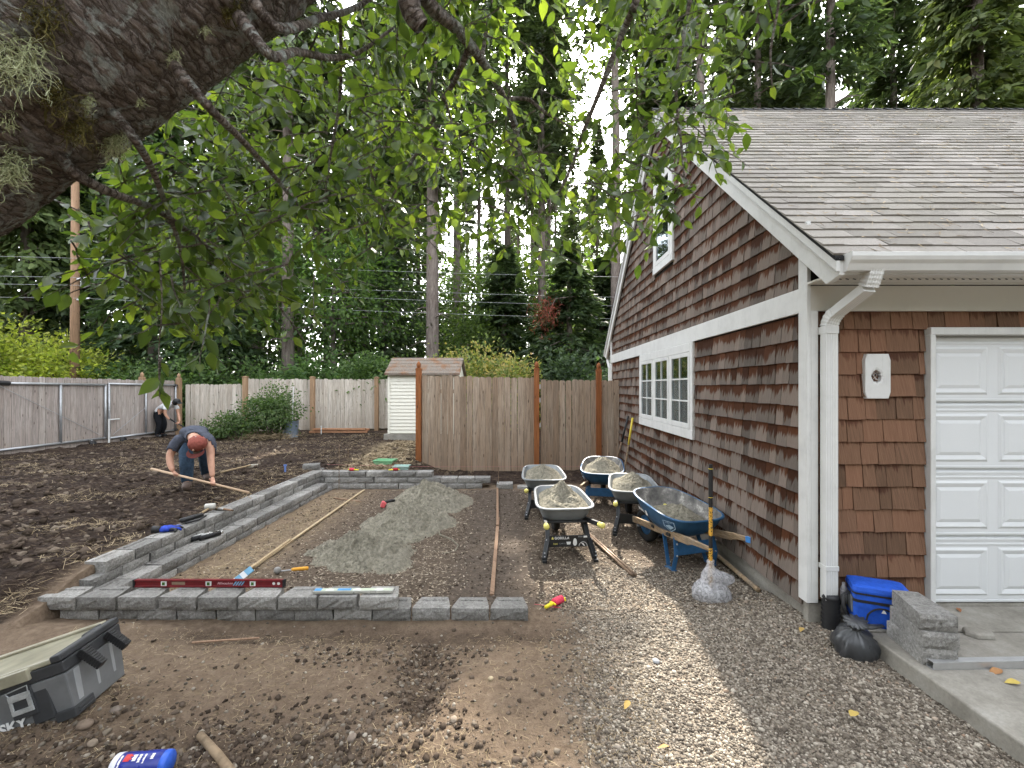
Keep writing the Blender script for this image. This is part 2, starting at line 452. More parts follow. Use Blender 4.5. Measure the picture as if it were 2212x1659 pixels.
tag(link('ground', gm), kind='structure')

# ---- loose stuff on the ground: pebbles, clods, chips, straw
def rnd_mat(name, stops, rough=.85, nscale=30, nmix=.35, spec=.3, bump=.3):
    b = NB(name); v = b.tc()
    r = b.attr('rnd'); n = b.noise(v, nscale, 4, .6)
    c = b.ramp(r, stops)
    c = b.mix(nmix, c, b.mix(1.0, c, b.ramp(n, [(.2, .35), (.8, 1.)]), 'MULTIPLY'))
    return b.out(c, rough, b.bump(n, bump, .004), spec=spec)
MAT_PEBBLE = rnd_mat('pebble_stone', [(0, (.07, .056, .043)), (.3, (.14, .115, .088)), (.55, (.21, .178, .14)), (.8, (.31, .27, .215)), (.95, (.46, .41, .335)), (1, (.27, .18, .12))], .85)
MAT_CLOD = rnd_mat('soil_clod', [(0, (.04, .029, .021)), (.5, (.095, .071, .053)), (.85, (.15, .116, .088)), (1, (.23, .19, .145))], .95, spec=.1)
MAT_CHIP = rnd_mat('wood_chip', [(0, (.07, .05, .036)), (.5, (.20, .155, .11)), (.85, (.38, .31, .225)), (1, (.52, .45, .35))], .9)
MAT_STRAW = rnd_mat('dry_straw', [(0, (.12, .085, .048)), (.5, (.30, .225, .13)), (1, (.50, .40, .26))], .9)
g = np.random.default_rng(11)
def scatter_round(name, x, y, r, flat, mat, label, cat, sink=.25, seed=1, rough_=.09, smooth=True):
    gg = np.random.default_rng(seed); n = len(x)
    Rm = rot_mats(n, gg)
    yaw = gg.uniform(0, 6.28, n)
    sc = np.stack([r * gg.uniform(.85, 1.35, n), r * gg.uniform(.7, 1.1, n), r * gg.uniform(flat, flat + .35, n)], -1)
    c, s_ = np.cos(yaw), np.sin(yaw)
    Z = np.zeros(n); O = np.ones(n)
    Rz = np.stack([np.stack([c, -s_, Z], -1), np.stack([s_, c, Z], -1), np.stack([Z, Z, O], -1)], 1)
    tl = gg.normal(0, .22, n); ct, st = np.cos(tl), np.sin(tl)
    Rx = np.stack([np.stack([O, Z, Z], -1), np.stack([Z, ct, -st], -1), np.stack([Z, st, ct], -1)], 1)
    Ms = Rz @ Rx * sc[:, None, :]
    z = ground_h(x, y) + sc[:, 2] * (1 - 2 * sink) * .7
    bv = ICO_V * (1 + .0 * ICO_V)
    me = scatter_mesh(name, bv, ICO_F, Ms, np.stack([x, y, z], -1), gg.random(n), mat, smooth)
    jit = gg.normal(0, 1, (len(me.vertices), 3)) * np.repeat(r, 12)[:, None] * rough_
    co = np.empty(len(me.vertices) * 3, dtype=np.float32); me.vertices.foreach_get('co', co)
    me.vertices.foreach_set('co', (co.reshape(-1, 3) + jit).astype(np.float32).ravel())
    o = link(name, me); return tag(o, label, cat, kind='stuff')
def pick(n, x0, x1, y0, y1, prob, gg, ypow=1.6):
    xs, ys = [], []
    tot = 0
    while tot < n:
        x = gg.uniform(x0, x1, n * 2); y = y0 + (y1 - y0) * gg.random(n * 2) ** ypow
        k = gg.random(n * 2) < prob(x, y); xs.append(x[k]); ys.append(y[k]); tot += k.sum()
    return np.concatenate(xs)[:n], np.concatenate(ys)[:n]
px, py = pick(42000, -.2, 2.42, 1.75, 4.6, lambda x, y: gravel_mask(x, y), g, 1.5)
px2, py2 = pick(8000, -3.3, 2.2, 1.8, 8.0, lambda x, y: .10 + .90 * sstep(.0, .9, x), g, 1.3)
scatter_round('gravel', np.concatenate([px, px2]), np.concatenate([py, py2]),
              np.concatenate([g.uniform(.0042, .0098, len(px)) * (1 + .8 * (g.random(len(px)) > .965)), g.uniform(.003, .011, len(px2))]), .5,
              MAT_PEBBLE, 'grey rounded pea gravel covering the drive beside the garage', 'gravel', seed=21)
def spoilp(x, y): return np.clip(np.exp(-(((x + 1.5) / 1.3) ** 2 + ((y - 2.05) / .4) ** 2)) + .8 * np.exp(-((x + .62 + .1 * (y - 2.9)) / .2) ** 2) * (y > 2.4) * (y < 3.3) + .035 + .5 * np.exp(-((y - 3.1) / .1) ** 2) * (x < -.2) * (x > -1.6), 0, 1)
cx1, cy1 = pick(6500, -3.2, .6, 1.75, 3.45, spoilp, g, 1.2)
scatter_round('soil_clods', cx1, cy1, .003 + .017 * g.random(len(cx1)) ** 4, .6, MAT_CLOD, 'crumbly brown soil clods and stones in the front dirt', 'soil', seed=22, rough_=.24, sink=.35, smooth=False)
cx2, cy2 = pick(1700, -2.6, .4, 1.8, 3.3, spoilp, g, 1.2)
scatter_round('gravel', cx2, cy2, .003 + .012 * g.random(len(cx2)) ** 3, .6, MAT_PEBBLE, 'pale broken stones scattered through the front dirt', 'gravel', seed=23)
cx3, cy3 = pick(9000, -11, -1.0, 3.9, 15, lambda x, y: yard_soil(x, y), g, 1.6)
scatter_round('soil_clods', cx3, cy3, .008 + .045 * g.random(len(cx3)) ** 3, .5, MAT_CLOD, 'dark freshly turned soil clods across the raised yard', 'soil', seed=24, sink=.4, rough_=.24, smooth=False)
def chipp(x, y): return np.clip(1.2 * np.exp(-(((x + 1.3) / 1.2) ** 2)) * sstep(3.7, 4.2, y) + .8 * np.exp(-((x - .5) / .45) ** 2) + .3 * np.exp(-((x - 1.5) / 1.) ** 2), 0, 1) * (1 - .85 * np.exp(-(((x + .25 + .04 * (y - 4)) / .42) ** 6)))
cx4, cy4 = pick(15000, -3.3, 2.2, 3.7, 8.0, chipp, g, 1.4)
cx5, cy5 = pick(9000, -3.4, 2.1, 3.75, 8.05, lambda x, y: .35 + .65 * sstep(.4, .6, fbm(x * 2., y * 2., 3)), g, 1.35)
scatter_round('soil_clods', cx5, cy5, .003 + .011 * g.random(len(cx5)) ** 3, .6, MAT_CLOD, 'small brown crumbs of soil and stone over the patio bed', 'soil', seed=26, rough_=.22, sink=.35, smooth=False)
# flat chips
def scatter_chips(name, x, y, L, W, mat, label, cat, seed, lift=.004, curl=.1, th=.15):
    gg = np.random.default_rng(seed); n = len(x)
    bv = np.array([(-.5, -.5, 0), (.5, -.4, 0), (.5, .45, 0), (-.45, .5, 0)])
    yaw = gg.uniform(0, 6.28, n); tl = gg.normal(0, th, n); rl = gg.normal(0, th, n)
    c, s_ = np.cos(yaw), np.sin(yaw)
    ex = np.stack([c * np.cos(tl), s_ * np.cos(tl), np.sin(tl)], -1)
    ey = np.stack([-s_ * np.cos(rl), c * np.cos(rl), np.sin(rl)], -1)
    ez = np.cross(ex, ey)
    Ms = np.stack([ex * L[:, None], ey * W[:, None], ez], -1)
    z = ground_h(x, y) + lift + np.abs(gg.normal(0, .004, n))
    return tag(link(name, scatter_mesh(name, bv, [(0, 1, 2, 3)], Ms, np.stack([x, y, z], -1), gg.random(n), mat, False)), label, cat, kind='stuff')
scatter_chips('wood_chips', cx4, cy4, g.uniform(.012, .04, len(cx4)), g.uniform(.005, .014, len(cx4)), MAT_CHIP, 'tan wood chips strewn over the patio bed', 'chips', 31)
sx1, sy1 = pick(30000, -11.5, -1.0, 3.4, 15.5, lambda x, y: yard_soil(x, y) * sstep(.40, .62, fbm(x * .8, y * 1.6, 4)), g, 1.5)
scatter_chips('straw', sx1, sy1, g.uniform(.03, .13, len(sx1)), g.uniform(.002, .006, len(sx1)), MAT_STRAW, 'dry straw and torn turf lying over the dark yard soil', 'straw', 32, .012, th=.3)
sx2, sy2 = pick(9000, -3.4, .8, 1.8, 3.4, lambda x, y: .25 + .75 * sstep(.4, .6, fbm(x * 1.5, y * 1.5, 3)), g, 1.3)
scatter_chips('straw', sx2, sy2, g.uniform(.012, .06, len(sx2)), g.uniform(.0012, .003, len(sx2)), MAT_STRAW, 'short dry grass bits trodden into the front dirt', 'straw', 33, .002, th=.15)
sx3, sy3 = pick(6000, -3.6, -2.3, 8.35, 13, lambda x, y: np.exp(-((x + 3.0 + .15 * (y - 9)) / .6) ** 2), g, 1.)
scatter_chips('straw', sx3, sy3, g.uniform(.05, .2, len(sx3)), g.uniform(.005, .02, len(sx3)), MAT_STRAW, 'pale straw trodden into the path towards the shed', 'straw', 34, .01, th=.2)
sx4, sy4 = pick(2500, XL, XL + 1.0, 3.8, 7.9, lambda x, y: np.exp(-((x - XL - .4) / .3) ** 2), g, 1.2)
scatter_chips('straw', sx4, sy4, g.uniform(.02, .1, len(sx4)), g.uniform(.002, .006, len(sx4)), MAT_STRAW, 'pale straw along the foot of the lower block wall', 'straw', 35, .004, th=.2)
# needles and litter on the roof are added with the garage
# ================================================================== garage
def wood_shingle_mat(name, grey, brown, amount, fresh):
    b = NB(name)
    uv = b.sep(b.tc('UV')); v = b.tc(); rn = b.attr('rnd')
    xyz = b.sep(v)
    along = b.math('ADD', xyz[0], xyz[1])
    streak = b.noise(b.comb(b.math('MULTIPLY', along, 38.), b.math('MULTIPLY', xyz[2], 1.3), rn), 1, 3, .7)
    low = b.noise(v, 1.1, 3, .6)
    grain = b.noise(b.comb(b.math('MULTIPLY', along, 160.), b.math('MULTIPLY', xyz[2], 5.), b.math('MULTIPLY', rn, 30.)), 1, 4, .7)
    st2 = b.noise(b.comb(b.math('MULTIPLY', along, 9.), b.math('MULTIPLY', xyz[2], 4.), 3.), 1, 2, .6)
    thr = b.math('ADD', b.math('ADD', b.math('MULTIPLY', streak, 1.25), b.math('MULTIPLY', low, 1.0)), b.math('ADD', b.math('MULTIPLY', st2, .8), b.math('MULTIPLY', rn, .25)))
    thr = b.math('SUBTRACT', thr, .55)
    thr = b.math('SUBTRACT', thr, amount)                       # above this height the shingle kept its colour under the course above
    fac = b.ramp(b.math('ADD', b.math('SUBTRACT', uv[1], thr), .5), [(.42, 0.), (.58, 1.)])
    g = b.mix(b.ramp(grain, [(.3, 0.), (.7, 1.)]), tuple(c * .62 for c in grey), tuple(c * 1.25 for c in grey))
    g = b.mix(b.math('MULTIPLY', b.ramp(rn, [(.0, 0.), (1., .6)]), 1.), g, brown if fresh else tuple((a + 2 * c) / 3 for a, c in zip(brown, grey)))
    br = b.mix(grain, tuple(c * .45 for c in brown), tuple(c * 1.3 for c in brown))
    c = b.mix(fac, g, br)
    c = b.hsv(c, .5, 1., b.ramp(rn, [(0, .6), (.5, 1.), (1, 1.4)]))
    hgt = b.math('ADD', b.math('MULTIPLY', grain, .7), b.math('MULTIPLY', streak, .3))
    return b.out(c, .88, b.bump(hgt, .5, .004), spec=.2)
MAT_SH_GABLE = wood_shingle_mat('weathered_cedar_shingle', (.158, .133, .113), (.072, .026, .0105), .55, False)
MAT_SH_FRONT = wood_shingle_mat('brown_cedar_shingle', (.20, .118, .074), (.115, .052, .03), .30, True)
def painted(name, col, dirt=.4):
    b = NB(name); v = b.tc()
    n = b.noise(v, 5, 6, .65); n2 = b.noise(b.mapping(v, (60, 60, 6)), 1, 3, .6); n3 = b.noise(v, 130, 3)
    c = b.mix(b.ramp(n, [(.45, 0.), (.75, dirt)]), col, tuple(x * .62 for x in col))
    c = b.mix(b.ramp(n2, [(.58, 0.), (.8, dirt * .8)]), c, (.34, .33, .29))
    return b.out(c, .5, b.bump(n3, .12, .002), spec=.4)
MAT_WHITE = painted('white_trim_paint', (.63, .63, .61))
MAT_CREAM = painted('cream_soffit_paint', (.60, .58, .53), .12)
MAT_DOORW = painted('white_door_paint', (.66, .67, .67), .05)
b = NB('concrete'); v = b.tc(); n = b.noise(v, 3, 9, .7); n2 = b.noise(v, 60, 4, .7)
MAT_CONC = b.out(b.mix(b.ramp(n2, [(.3, .0), (.75, .4)]), b.ramp(n, [(.25, (.16, .145, .12)), (.5, (.30, .28, .24)), (.75, (.42, .40, .355))]), (.12, .11, .09)), .9, b.bump(n2, .35, .004), spec=.2)
MAT_BLACK = plain('black_plastic', (.018, .018, .019), .5, spec=.4)
MAT_DARK = plain('dark_void', (.006, .006, .006), .9)
def glass_mat(name, tint=(.02, .025, .025), mixv=.75):
    b = NB(name)
    tr = b.n('ShaderNodeBsdfTransparent'); tr.inputs[0].default_value = (.85, .9, .9, 1)
    gl = b.n('ShaderNodeBsdfGlossy'); gl.inputs['Roughness'].default_value = .03; gl.inputs[0].default_value = (.9, .95, 1, 1)
    fr = b.n('ShaderNodeFresnel'); fr.inputs[0].default_value = 1.5
    f2 = b.math('ADD', b.math('MULTIPLY', fr.outputs[0], .8), .03, clamp=True)
    mx = b.n('ShaderNodeMixShader'); b.L(f2, mx.inputs[0]); b.L(tr.outputs[0], mx.inputs[1]); b.L(gl.outputs[0], mx.inputs[2])
    b.L(mx.outputs[0], b.o.inputs[0]); return b.m
MAT_GLASS = glass_mat('window_glass')
MAT_CURTAIN = plain('white_curtain', (.72, .73, .73), .9, var=.1)

garage = thing('garage', 'shingled garage with grey roof, white trim and white door', 'garage', (GAR_X, 3.38, 0))
YW, XW = 3.38, 2.21                       # front shingle plane, gable shingle plane
GY1, GXR = 10.6, 9.2
Z_EAVE, Y_EAVE, Y_RIDGE, Z_RIDGE = 2.77, 2.95, 7.0, 6.30
SLOPE = (Z_RIDGE - Z_EAVE) / (Y_RIDGE - Y_EAVE)
def roof_z(y): return Z_EAVE + SLOPE * (min(y, 2 * Y_RIDGE - y) - Y_EAVE)
# shells
m = MB(); m.prism([(XW + .01, 3.40, .24), (XW + .01, GY1, .24), (XW + .01, GY1, roof_z(GY1) - .1), (XW + .01, Y_RIDGE, Z_RIDGE - .1), (XW + .01, 3.40, roof_z(3.40) - .1)], (.09, 0, 0))
gable = part('gable_wall', m, plain('tar_paper', (.02, .016, .013), .9), garage, True)
m = MB(); m.bb(XW + .02, 3.11, YW + .01, YW + .1, .24, 2.66); m.bb(3.11, 6.2, YW + .01, YW + .1, 2.33, 2.66); m.bb(6.2, GXR, YW + .01, YW + .1, .24, 2.66)
frontw = part('front_wall', m, MATS['tar_paper'], garage, True)
m = MB(); m.bb(GXR - .1, GXR, YW + .1, GY1, .2, 2.66); m.bb(XW + .1, GXR - .1, GY1 - .1, GY1 - .003, .2, 2.66); m.prism([(GXR - .1, 3.42, 2.67), (GXR - .1, GY1, 2.67), (GXR - .1, Y_RIDGE, Z_RIDGE - .12)], (.09, 0, 0))
part('back_wall', m, MATS['tar_paper'], garage, True)
m = MB(); m.bb(2.235, 2.45, 3.42, GY1, -.3, .245); m.bb(2.20, 2.40, 3.36, 3.42, -.3, .23)
m.bb(2.40, 3.09, 3.395, 3.6, -.3, .235)
part('foundation', m, MAT_CONC, garage, True, bev=.006)
m = MB(); m.bb(2.2, 2.242, 3.45, GY1 - .1, .10, .24)
# ---- shingles
def shingle(mb, face, p, u0, u1, z0, z1, zt=(None, None), t=.019, rowoff=0.):
    """face 'x': plane x=p looking to -x, u=y; face 'y': plane y=p looking to -y, u=x"""
    za, zb = zt[0] if zt[0] is not None else z1, zt[1] if zt[1] is not None else z1
    t0 = t * rng.uniform(.75, 1.35); t1 = .003
    dz0, dz1 = rng.uniform(-.004, .004), rng.uniform(-.004, .004)
    def P(u, d, z): return (p - d, u, z) if face == 'x' else (u, p - d, z)
    hh = z1 - z0
    vs = [P(u0, t0, z0 + dz0), P(u1, t0 + rng.uniform(-.003, .003), z0 + dz1), P(u1, t1 + (t0 - t1) * (1 - (zb - z0) / hh), zb), P(u0, t1 + (t0 - t1) * (1 - (za - z0) / hh), za),
          P(u0, -.006, z0 + dz0), P(u1, -.006, z0 + dz1), P(u1, -.006, zb), P(u0, -.006, za)]
    uv = [(u0, 0), (u1, 0), (u1, (zb - z0) / hh), (u0, (za - z0) / hh), (u0, 0), (u1, 0), (u1, (zb - z0) / hh), (u0, (za - z0) / hh)]
    mb.rnd = rng.random()
    mb.add(vs, [(0, 1, 2, 3), (4, 7, 6, 5), (0, 4, 5, 1), (1, 5, 6, 2), (2, 6, 7, 3), (3, 7, 4, 0)], uv)
EXPO = .172
WIN = (5.54, 8.0, 1.24, 2.46)              # triple window: y0, y1, z0, z1
WIN2 = (6.28, 7.17, 3.70, 5.20)            # gable window
sh_list = []                               # (distance, args)
row = 0; z = .19
while z < Z_RIDGE - .3:
    top = z + EXPO + .02
    y = 3.43
    while y < GY1 - .1:
        w = rng.choice((.09, .11, .13, .15, .17, .2)) * rng.uniform(.9, 1.1)
        y1 = min(y + w, GY1 - .09); g_ = .003
        a, c = y + g_, y1 - g_; y = y1
        if 2.45 < z + .03 and z + EXPO < 2.66: continue
        if c - a < .02: continue
        zz0, zz1 = max(z, .19), top
        if z < 2.46 < top: zz1 = 2.47
        if z > 2.4 and z < 2.645: zz0 = 2.645
        def cutw(win, a, c):
            if zz1 > win[2] + .02 and zz0 < win[3] - .02:
                if a >= win[0] and c <= win[1]: return None
                if a < win[0] < c: c = win[0] + .01
                if a < win[1] < c: a = win[1] - .01
            return (a, c)
        ok = cutw(WIN, a, c)
        if ok: ok = cutw(WIN2, *ok)
        if not ok: continue
        a, c = ok
        lim = lambda yy: roof_z(yy) - .06
        if lim((a + c) / 2) < zz0 + .03: continue
        if lim(a) < zz0 + .01: a = Y_EAVE + (zz0 + .07 - Z_EAVE) / SLOPE
        if lim(c) < zz0 + .01: c = 2 * Y_RIDGE - Y_EAVE - (zz0 + .07 - Z_EAVE) / SLOPE
        if c - a < .02: continue
        zt = (min(zz1, lim(a)), min(zz1, lim(c)))
        d = math.hypot(XW, (a + c) / 2, z - CAM_Z)
        # apparent size of the piece: width x height, foreshortened
        app = (c - a) * (zz1 - zz0) * XW / d ** 3
        sh_list.append((-app, (a, c, zz0, zz1, zt)))
    z += EXPO; row += 1
sh_list.sort(key=lambda t: t[0])
for i, (_, (a, c, z0, z1, zt)) in enumerate(sh_list[:215]):
    m = MB(); shingle(m, 'x', XW, a, c, z0, z1, zt)
    part('shingle', m, MAT_SH_GABLE, gable, True)
m = MB()
for _, (a, c, z0, z1, zt) in sh_list[215:]: shingle(m, 'x', XW, a, c, z0, z1, zt)
tag(part('shingle_courses', m, MAT_SH_GABLE, gable, True), kind='stuff')
z = .262; row = 0
BLK = (2.62, 2.815, 1.795, 2.135)           # mounting block on the front wall
while z < 2.44:
    x = 2.262 - rng.uniform(0, .06)
    xe = 3.10 if z < 2.2 else 4.2
    top = min(z + EXPO + .018, 2.475)
    while x < xe:
        w = rng.choice((.09, .12, .14, .16, .2, .24)) * rng.uniform(.9, 1.1); x1 = min(x + w, xe)
        if xe - x1 < .04: x1 = xe
        a, c = max(x, 2.262) + .0025, x1 - .0025; x = x1
        if c - a < .02: continue
        if z + EXPO < 2.36 and z > 2.1 and c > 3.1:
            c = 3.1
            if a > 3.08: continue
        if z + .03 > BLK[2] and top < BLK[3] + .02 and a > BLK[0] and c < BLK[1]: continue
        m = MB(); shingle(m, 'y', YW, a, c, z, top)
        part('shingle', m, MAT_SH_FRONT, frontw, True)
    z += EXPO; row += 1
# ---- trim
m = MB(); m.bb(2.175, 2.205, 3.335, 3.44, .245, roof_z(3.4) - .02); m.bb(2.206, 2.262, 3.337, 3.367, .245, 2.463)
part('corner_board', m, MAT_WHITE, garage, True, bev=.004)
m = MB(); m.bb(2.178, 2.208, GY1 - .1, GY1 + .01, .2, roof_z(GY1) - .02)
part('corner_board', m, MAT_WHITE, garage, True, bev=.004)
m = MB(); m.bb(2.180, 2.207, 3.441, GY1 - .101, 2.46, 2.65)
part('band_board', m, MAT_WHITE, garage, True, bev=.004)
m = MB(); m.bb(2.207, GXR, 3.350, 3.377, 2.463, 2.655)
part('frieze_board', m, MAT_CREAM, garage, True, bev=.003)
def rake(side):
    """barge board, trim strip and black drip edge along one slope of the near gable"""
    y0 = Y_EAVE - .01; 
    f = (lambda y: y) if side < 0 else (lambda y: 2 * Y_RIDGE - y)
    m = MB()
    lo = .245
    pts = [(y0, roof_z(y0) - .03), (Y_RIDGE, Z_RIDGE - .03), (Y_RIDGE, Z_RIDGE - .03 - lo), (y0 + .13, roof_z(y0 + .13) - .03 - lo), (y0, roof_z(y0) - .13)]
    m.prism([(2.135, f(a), c) for a, c in pts], (.038, 0, 0))
    o = part('barge_board', m, MAT_WHITE, garage, True, bev=.004)
    m = MB(); pts = [(y0 - .01, roof_z(y0 - .01) - .012), (Y_RIDGE, Z_RIDGE - .012), (Y_RIDGE, Z_RIDGE - .10), (y0 - .01, roof_z(y0 - .01) - .10)]
    m.prism([(2.105, f(a), c) for a, c in pts], (.028, 0, 0))
    part('rake_trim', m, MAT_WHITE, garage, True, bev=.004)
rake(-1); rake(1)
# soffit boards (each its own), vent strip, fascia
ys = np.linspace(3.005, 3.349, 6)
for i in range(5):
    m = MB(); m.bb(2.176, GXR, ys[i] + .003, ys[i + 1] - .003, 2.660 + .002 * (i % 2), 2.675)
    part('soffit_board', m, MAT_CREAM, garage, True)
m = MB()
for i in range(70): m.box((2.3 + i * .052, ys[2] + .02, 2.6585), (.036, .007, .004), Matrix.Rotation(.5, 3, 'Z'))
part('soffit_vent', m, MAT_DARK, garage, True)
m = MB(); m.bb(2.176, GXR, 2.975, 3.002, 2.645, 2.765)
part('fascia', m, MAT_WHITE, garage, True)
# gutter: K-shaped trough
gprof = [(2.974, 2.655), (2.915, 2.655), (2.905, 2.672), (2.893, 2.695), (2.872, 2.715), (2.862, 2.738), (2.862, 2.762), (2.872, 2.766), (2.872, 2.757), (2.880, 2.738), (2.905, 2.70), (2.92, 2.668), (2.965, 2.668), (2.965, 2.757), (2.974, 2.757)]
m = MB(); m.prism([(2.165, a, c) for a, c in gprof], (GXR - 2.16, 0, 0))
gut = part('gutter', m, plain('white_aluminium', (.63, .63, .61), .35, var=.08, scale=4), garage, True)
m = MB(); m.prism([(2.160, a, c) for a, c in [(2.974, 2.65), (2.913, 2.65), (2.888, 2.695), (2.858, 2.735), (2.858, 2.768), (2.974, 2.768)]], (.004, 0, 0))
part('end_cap', m, MATS['white_aluminium'], gut, True)
# downspout, ribbed
def ribring(c, u, w, hw, hd, n=5):
    """ribbed rectangular ring around c: u width dir, w depth dir"""
    c = Vector(c); u = Vector(u); w = Vector(w); out = []
    k = 2 * n + 1
    for i in range(k): out.append(c + u * hw * (-1 + 2 * i / (k - 1)) - w * hd * (1 if i % 2 == 0 else .93))
    for i in range(3): out.append(c + u * hw + w * hd * (-.5 + .5 * i))
    for i in range(k): out.append(c + u * hw * (1 - 2 * i / (k - 1)) + w * hd * (1 if i % 2 == 0 else .93))
    for i in range(3): out.append(c - u * hw + w * hd * (.5 - .5 * i))
    return out
def spout(path, hw, hd, crimp=0.):
    path = [Vector(p) for p in path]; rings = []; U = Vector((1, 0, 0))
    for i, p in enumerate(path):
        d = (path[min(i + 1, len(path) - 1)] - path[max(0, i - 1)]).normalized()
        W = d.cross(U).normalized(); u = W.cross(d).normalized()
        s_ = 1 - crimp * (i % 2)
        rings.append(ribring(p, u, -W if W.y > 0 else W, hw * s_, hd * s_))
    m = MB(); m.loft(rings); return m
SPX, SPY = 2.312, 3.292
m = spout([(SPX, SPY, .30), (SPX, SPY, 1.2), (SPX, SPY, 2.34)], .045, .032)
dsp = part('downspout', m, MATS['white_aluminium'], garage, True)
elb = []
for i in range(9):
    t = i / 8; a = t * R(62)
    elb.append((SPX + .02 * t, SPY - .10 * (1 - math.cos(a)) , 2.335 + .11 * math.sin(a)))
m = spout(elb, .048, .036, .07); part('elbow', m, MATS['white_aluminium'], dsp, True)
p0 = Vector(elb[-1]); p1 = Vector((2.362, 2.985, 2.555))
m = spout([p0 - (p1 - p0) * .03, p1], .044, .031); part('offset_pipe', m, MATS['white_aluminium'], dsp, True)
el2 = []
for i in range(9):
    t = i / 8; a = t * R(62); q = p1 + Vector((0, 0, 0))
    el2.append((2.362 + .006 * t, p1.y - .075 * math.sin(a) * .62, p1.z + .012 + .105 * t))
m = spout(el2, .048, .036, .07); part('elbow', m, MATS['white_aluminium'], dsp, True)
m = MB(); m.bb(SPX - .049, SPX + .049, SPY - .037, SPY + .05, 2.28, 2.335); part('strap', m, MATS['white_aluminium'], dsp, True, bev=.002)
m = MB(); m.bb(SPX - .049, SPX + .049, SPY - .037, SPY + .05, .52, .555); part('strap', m, MATS['white_aluminium'], dsp, True, bev=.002)
prof = []
for i in range(15): prof.append((.062 if i % 2 else .052, .10 + i * .016))
prof += [(.058, .33), (.05, .36)]
m = MB(); m.lathe([(r, z) for r, z in prof], 18, (SPX + .005, SPY - .01, -.02)); part('corrugated_drain', m, MAT_BLACK, dsp, True, smooth=True)
# far downspout and gutter end
m = MB(); m.prism([(2.12, 2 * Y_RIDGE - a, c) for a, c in gprof], (.5, 0, 0)); m.tube([(2.2, 11.0, 2.66), (2.2, 11.0, 2.55), (2.19, 10.72, 2.35), (2.19, 10.70, .3)], .04, 8)
part('gutter', m, MATS['white_aluminium'], garage, True)
# ---- windows
def window_unit(par, y0, y1, z0, z1, sill=.045, rows=3, cols=2, depth=0., curtain=True):
    """one casement on the gable wall"""
    x = XW - .012
    w = part('sash', (lambda m: (m.bb(x - .034, x, y0, y0 + .055, z0, z1), m.bb(x - .034, x, y1 - .055, y1, z0, z1), m.bb(x - .034, x, y0 + .055, y1 - .055, z1 - .055, z1), m.bb(x - .034, x, y0 + .055, y1 - .055, z0, z0 + .07), m)[-1])(MB()), MAT_WHITE, par, True, bev=.005)
    a, c, e, f = y0 + .055, y1 - .055, z0 + .07, z1 - .055
    m = MB()
    for i in range(1, cols):
        yy = a + (c - a) * i / cols; m.bb(x - .03, x - .006, yy - .011, yy + .011, e, f)
    for j in range(1, rows):
        zz = e + (f - e) * j / rows
        for i in range(cols): m.bb(x - .029, x - .007, a + (c - a) * i / cols + (.011 if i else 0), a + (c - a) * (i + 1) / cols - (.011 if i < cols - 1 else 0), zz - .010, zz + .010)
    if rows > 1: part('muntin', m, MAT_WHITE, w, True)
    for i in range(cols):
        for j in range(rows):
            m = MB(); m.bb(x - .020, x - .016, a + (c - a) * i / cols, a + (c - a) * (i + 1) / cols, e + (f - e) * j / rows, e + (f - e) * (j + 1) / rows)
            part('pane', m, MAT_GLASS, w, True)
    m = MB(); m.bb(x + .004, x + .009, a - .01, c + .01, e - .01, f + .01); part('window_interior', m, MAT_DARK, w, True)
    if curtain:
        m = MB(); n = 40; ct = e + (f - e) * .70
        vs = []; fs = []
        for i in range(n + 1):
            yy = a + (c - a) * i / n; dx = -.003 + .004 * math.sin(i * 1.9) + .002 * math.sin(i * .7)
            vs += [(x + dx - .003, yy, e), (x + dx * .6 - .003, yy, ct + .01 * math.sin(i * 1.3))]
        for i in range(n): fs.append((2 * i, 2 * i + 2, 2 * i + 3, 2 * i + 1))
        m.add(vs, fs); part('curtain', m, MAT_CURTAIN, w, True)
m = MB(); x0, x1 = XW - .062, XW - .004
y0, y1, z0, z1 = WIN
m.bb(x0 + .02, x1, y0, y0 + .09, z0 + .1, z1 - .003); m.bb(x0 + .02, x1, y1 - .09, y1, z0 + .1, z1 - .003); m.bb(x0 + .02, x1, y0 + .09, y1 - .09, z1 - .12, z1 - .003); m.bb(x0 + .016, x1, y0 - .005, y1 + .005, z0 - .02, z0 + .1)
third = (y1 - y0 - .18) / 3
for i in (1, 2): m.bb(x0 + .022, x1, y0 + .09 + third * i - .04, y0 + .09 + third * i + .04, z0 + .1, z1 - .12)
win = part('window', m, MAT_WHITE, garage, True, bev=.005)
for i in range(3):
    a = y0 + .09 + third * i + (.04 if i else 0); c = y0 + .09 + third * (i + 1) - (.04 if i < 2 else 0)
    window_unit(win, a + .003, c - .003, z0 + .104, z1 - .124)
m = MB(); y0, y1, z0, z1 = WIN2
m.bb(x0 + .02, x1, y0, y0 + .1, z0 + .11, z1 - .11); m.bb(x0 + .02, x1, y1 - .1, y1, z0 + .11, z1 - .11); m.bb(x0 + .02, x1, y0, y1, z1 - .11, z1); m.bb(x0 + .016, x1, y0 - .01, y1 + .01, z0, z0 + .11)
win = part('window', m, MAT_WHITE, garage, True, bev=.005)
window_unit(win, y0 + .103, y1 - .103, z0 + .113, z0 + .75, rows=1, cols=1, curtain=False)
window_unit(win, y0 + .103, y1 - .103, z0 + .755, z1 - .113, rows=1, cols=1, curtain=False)
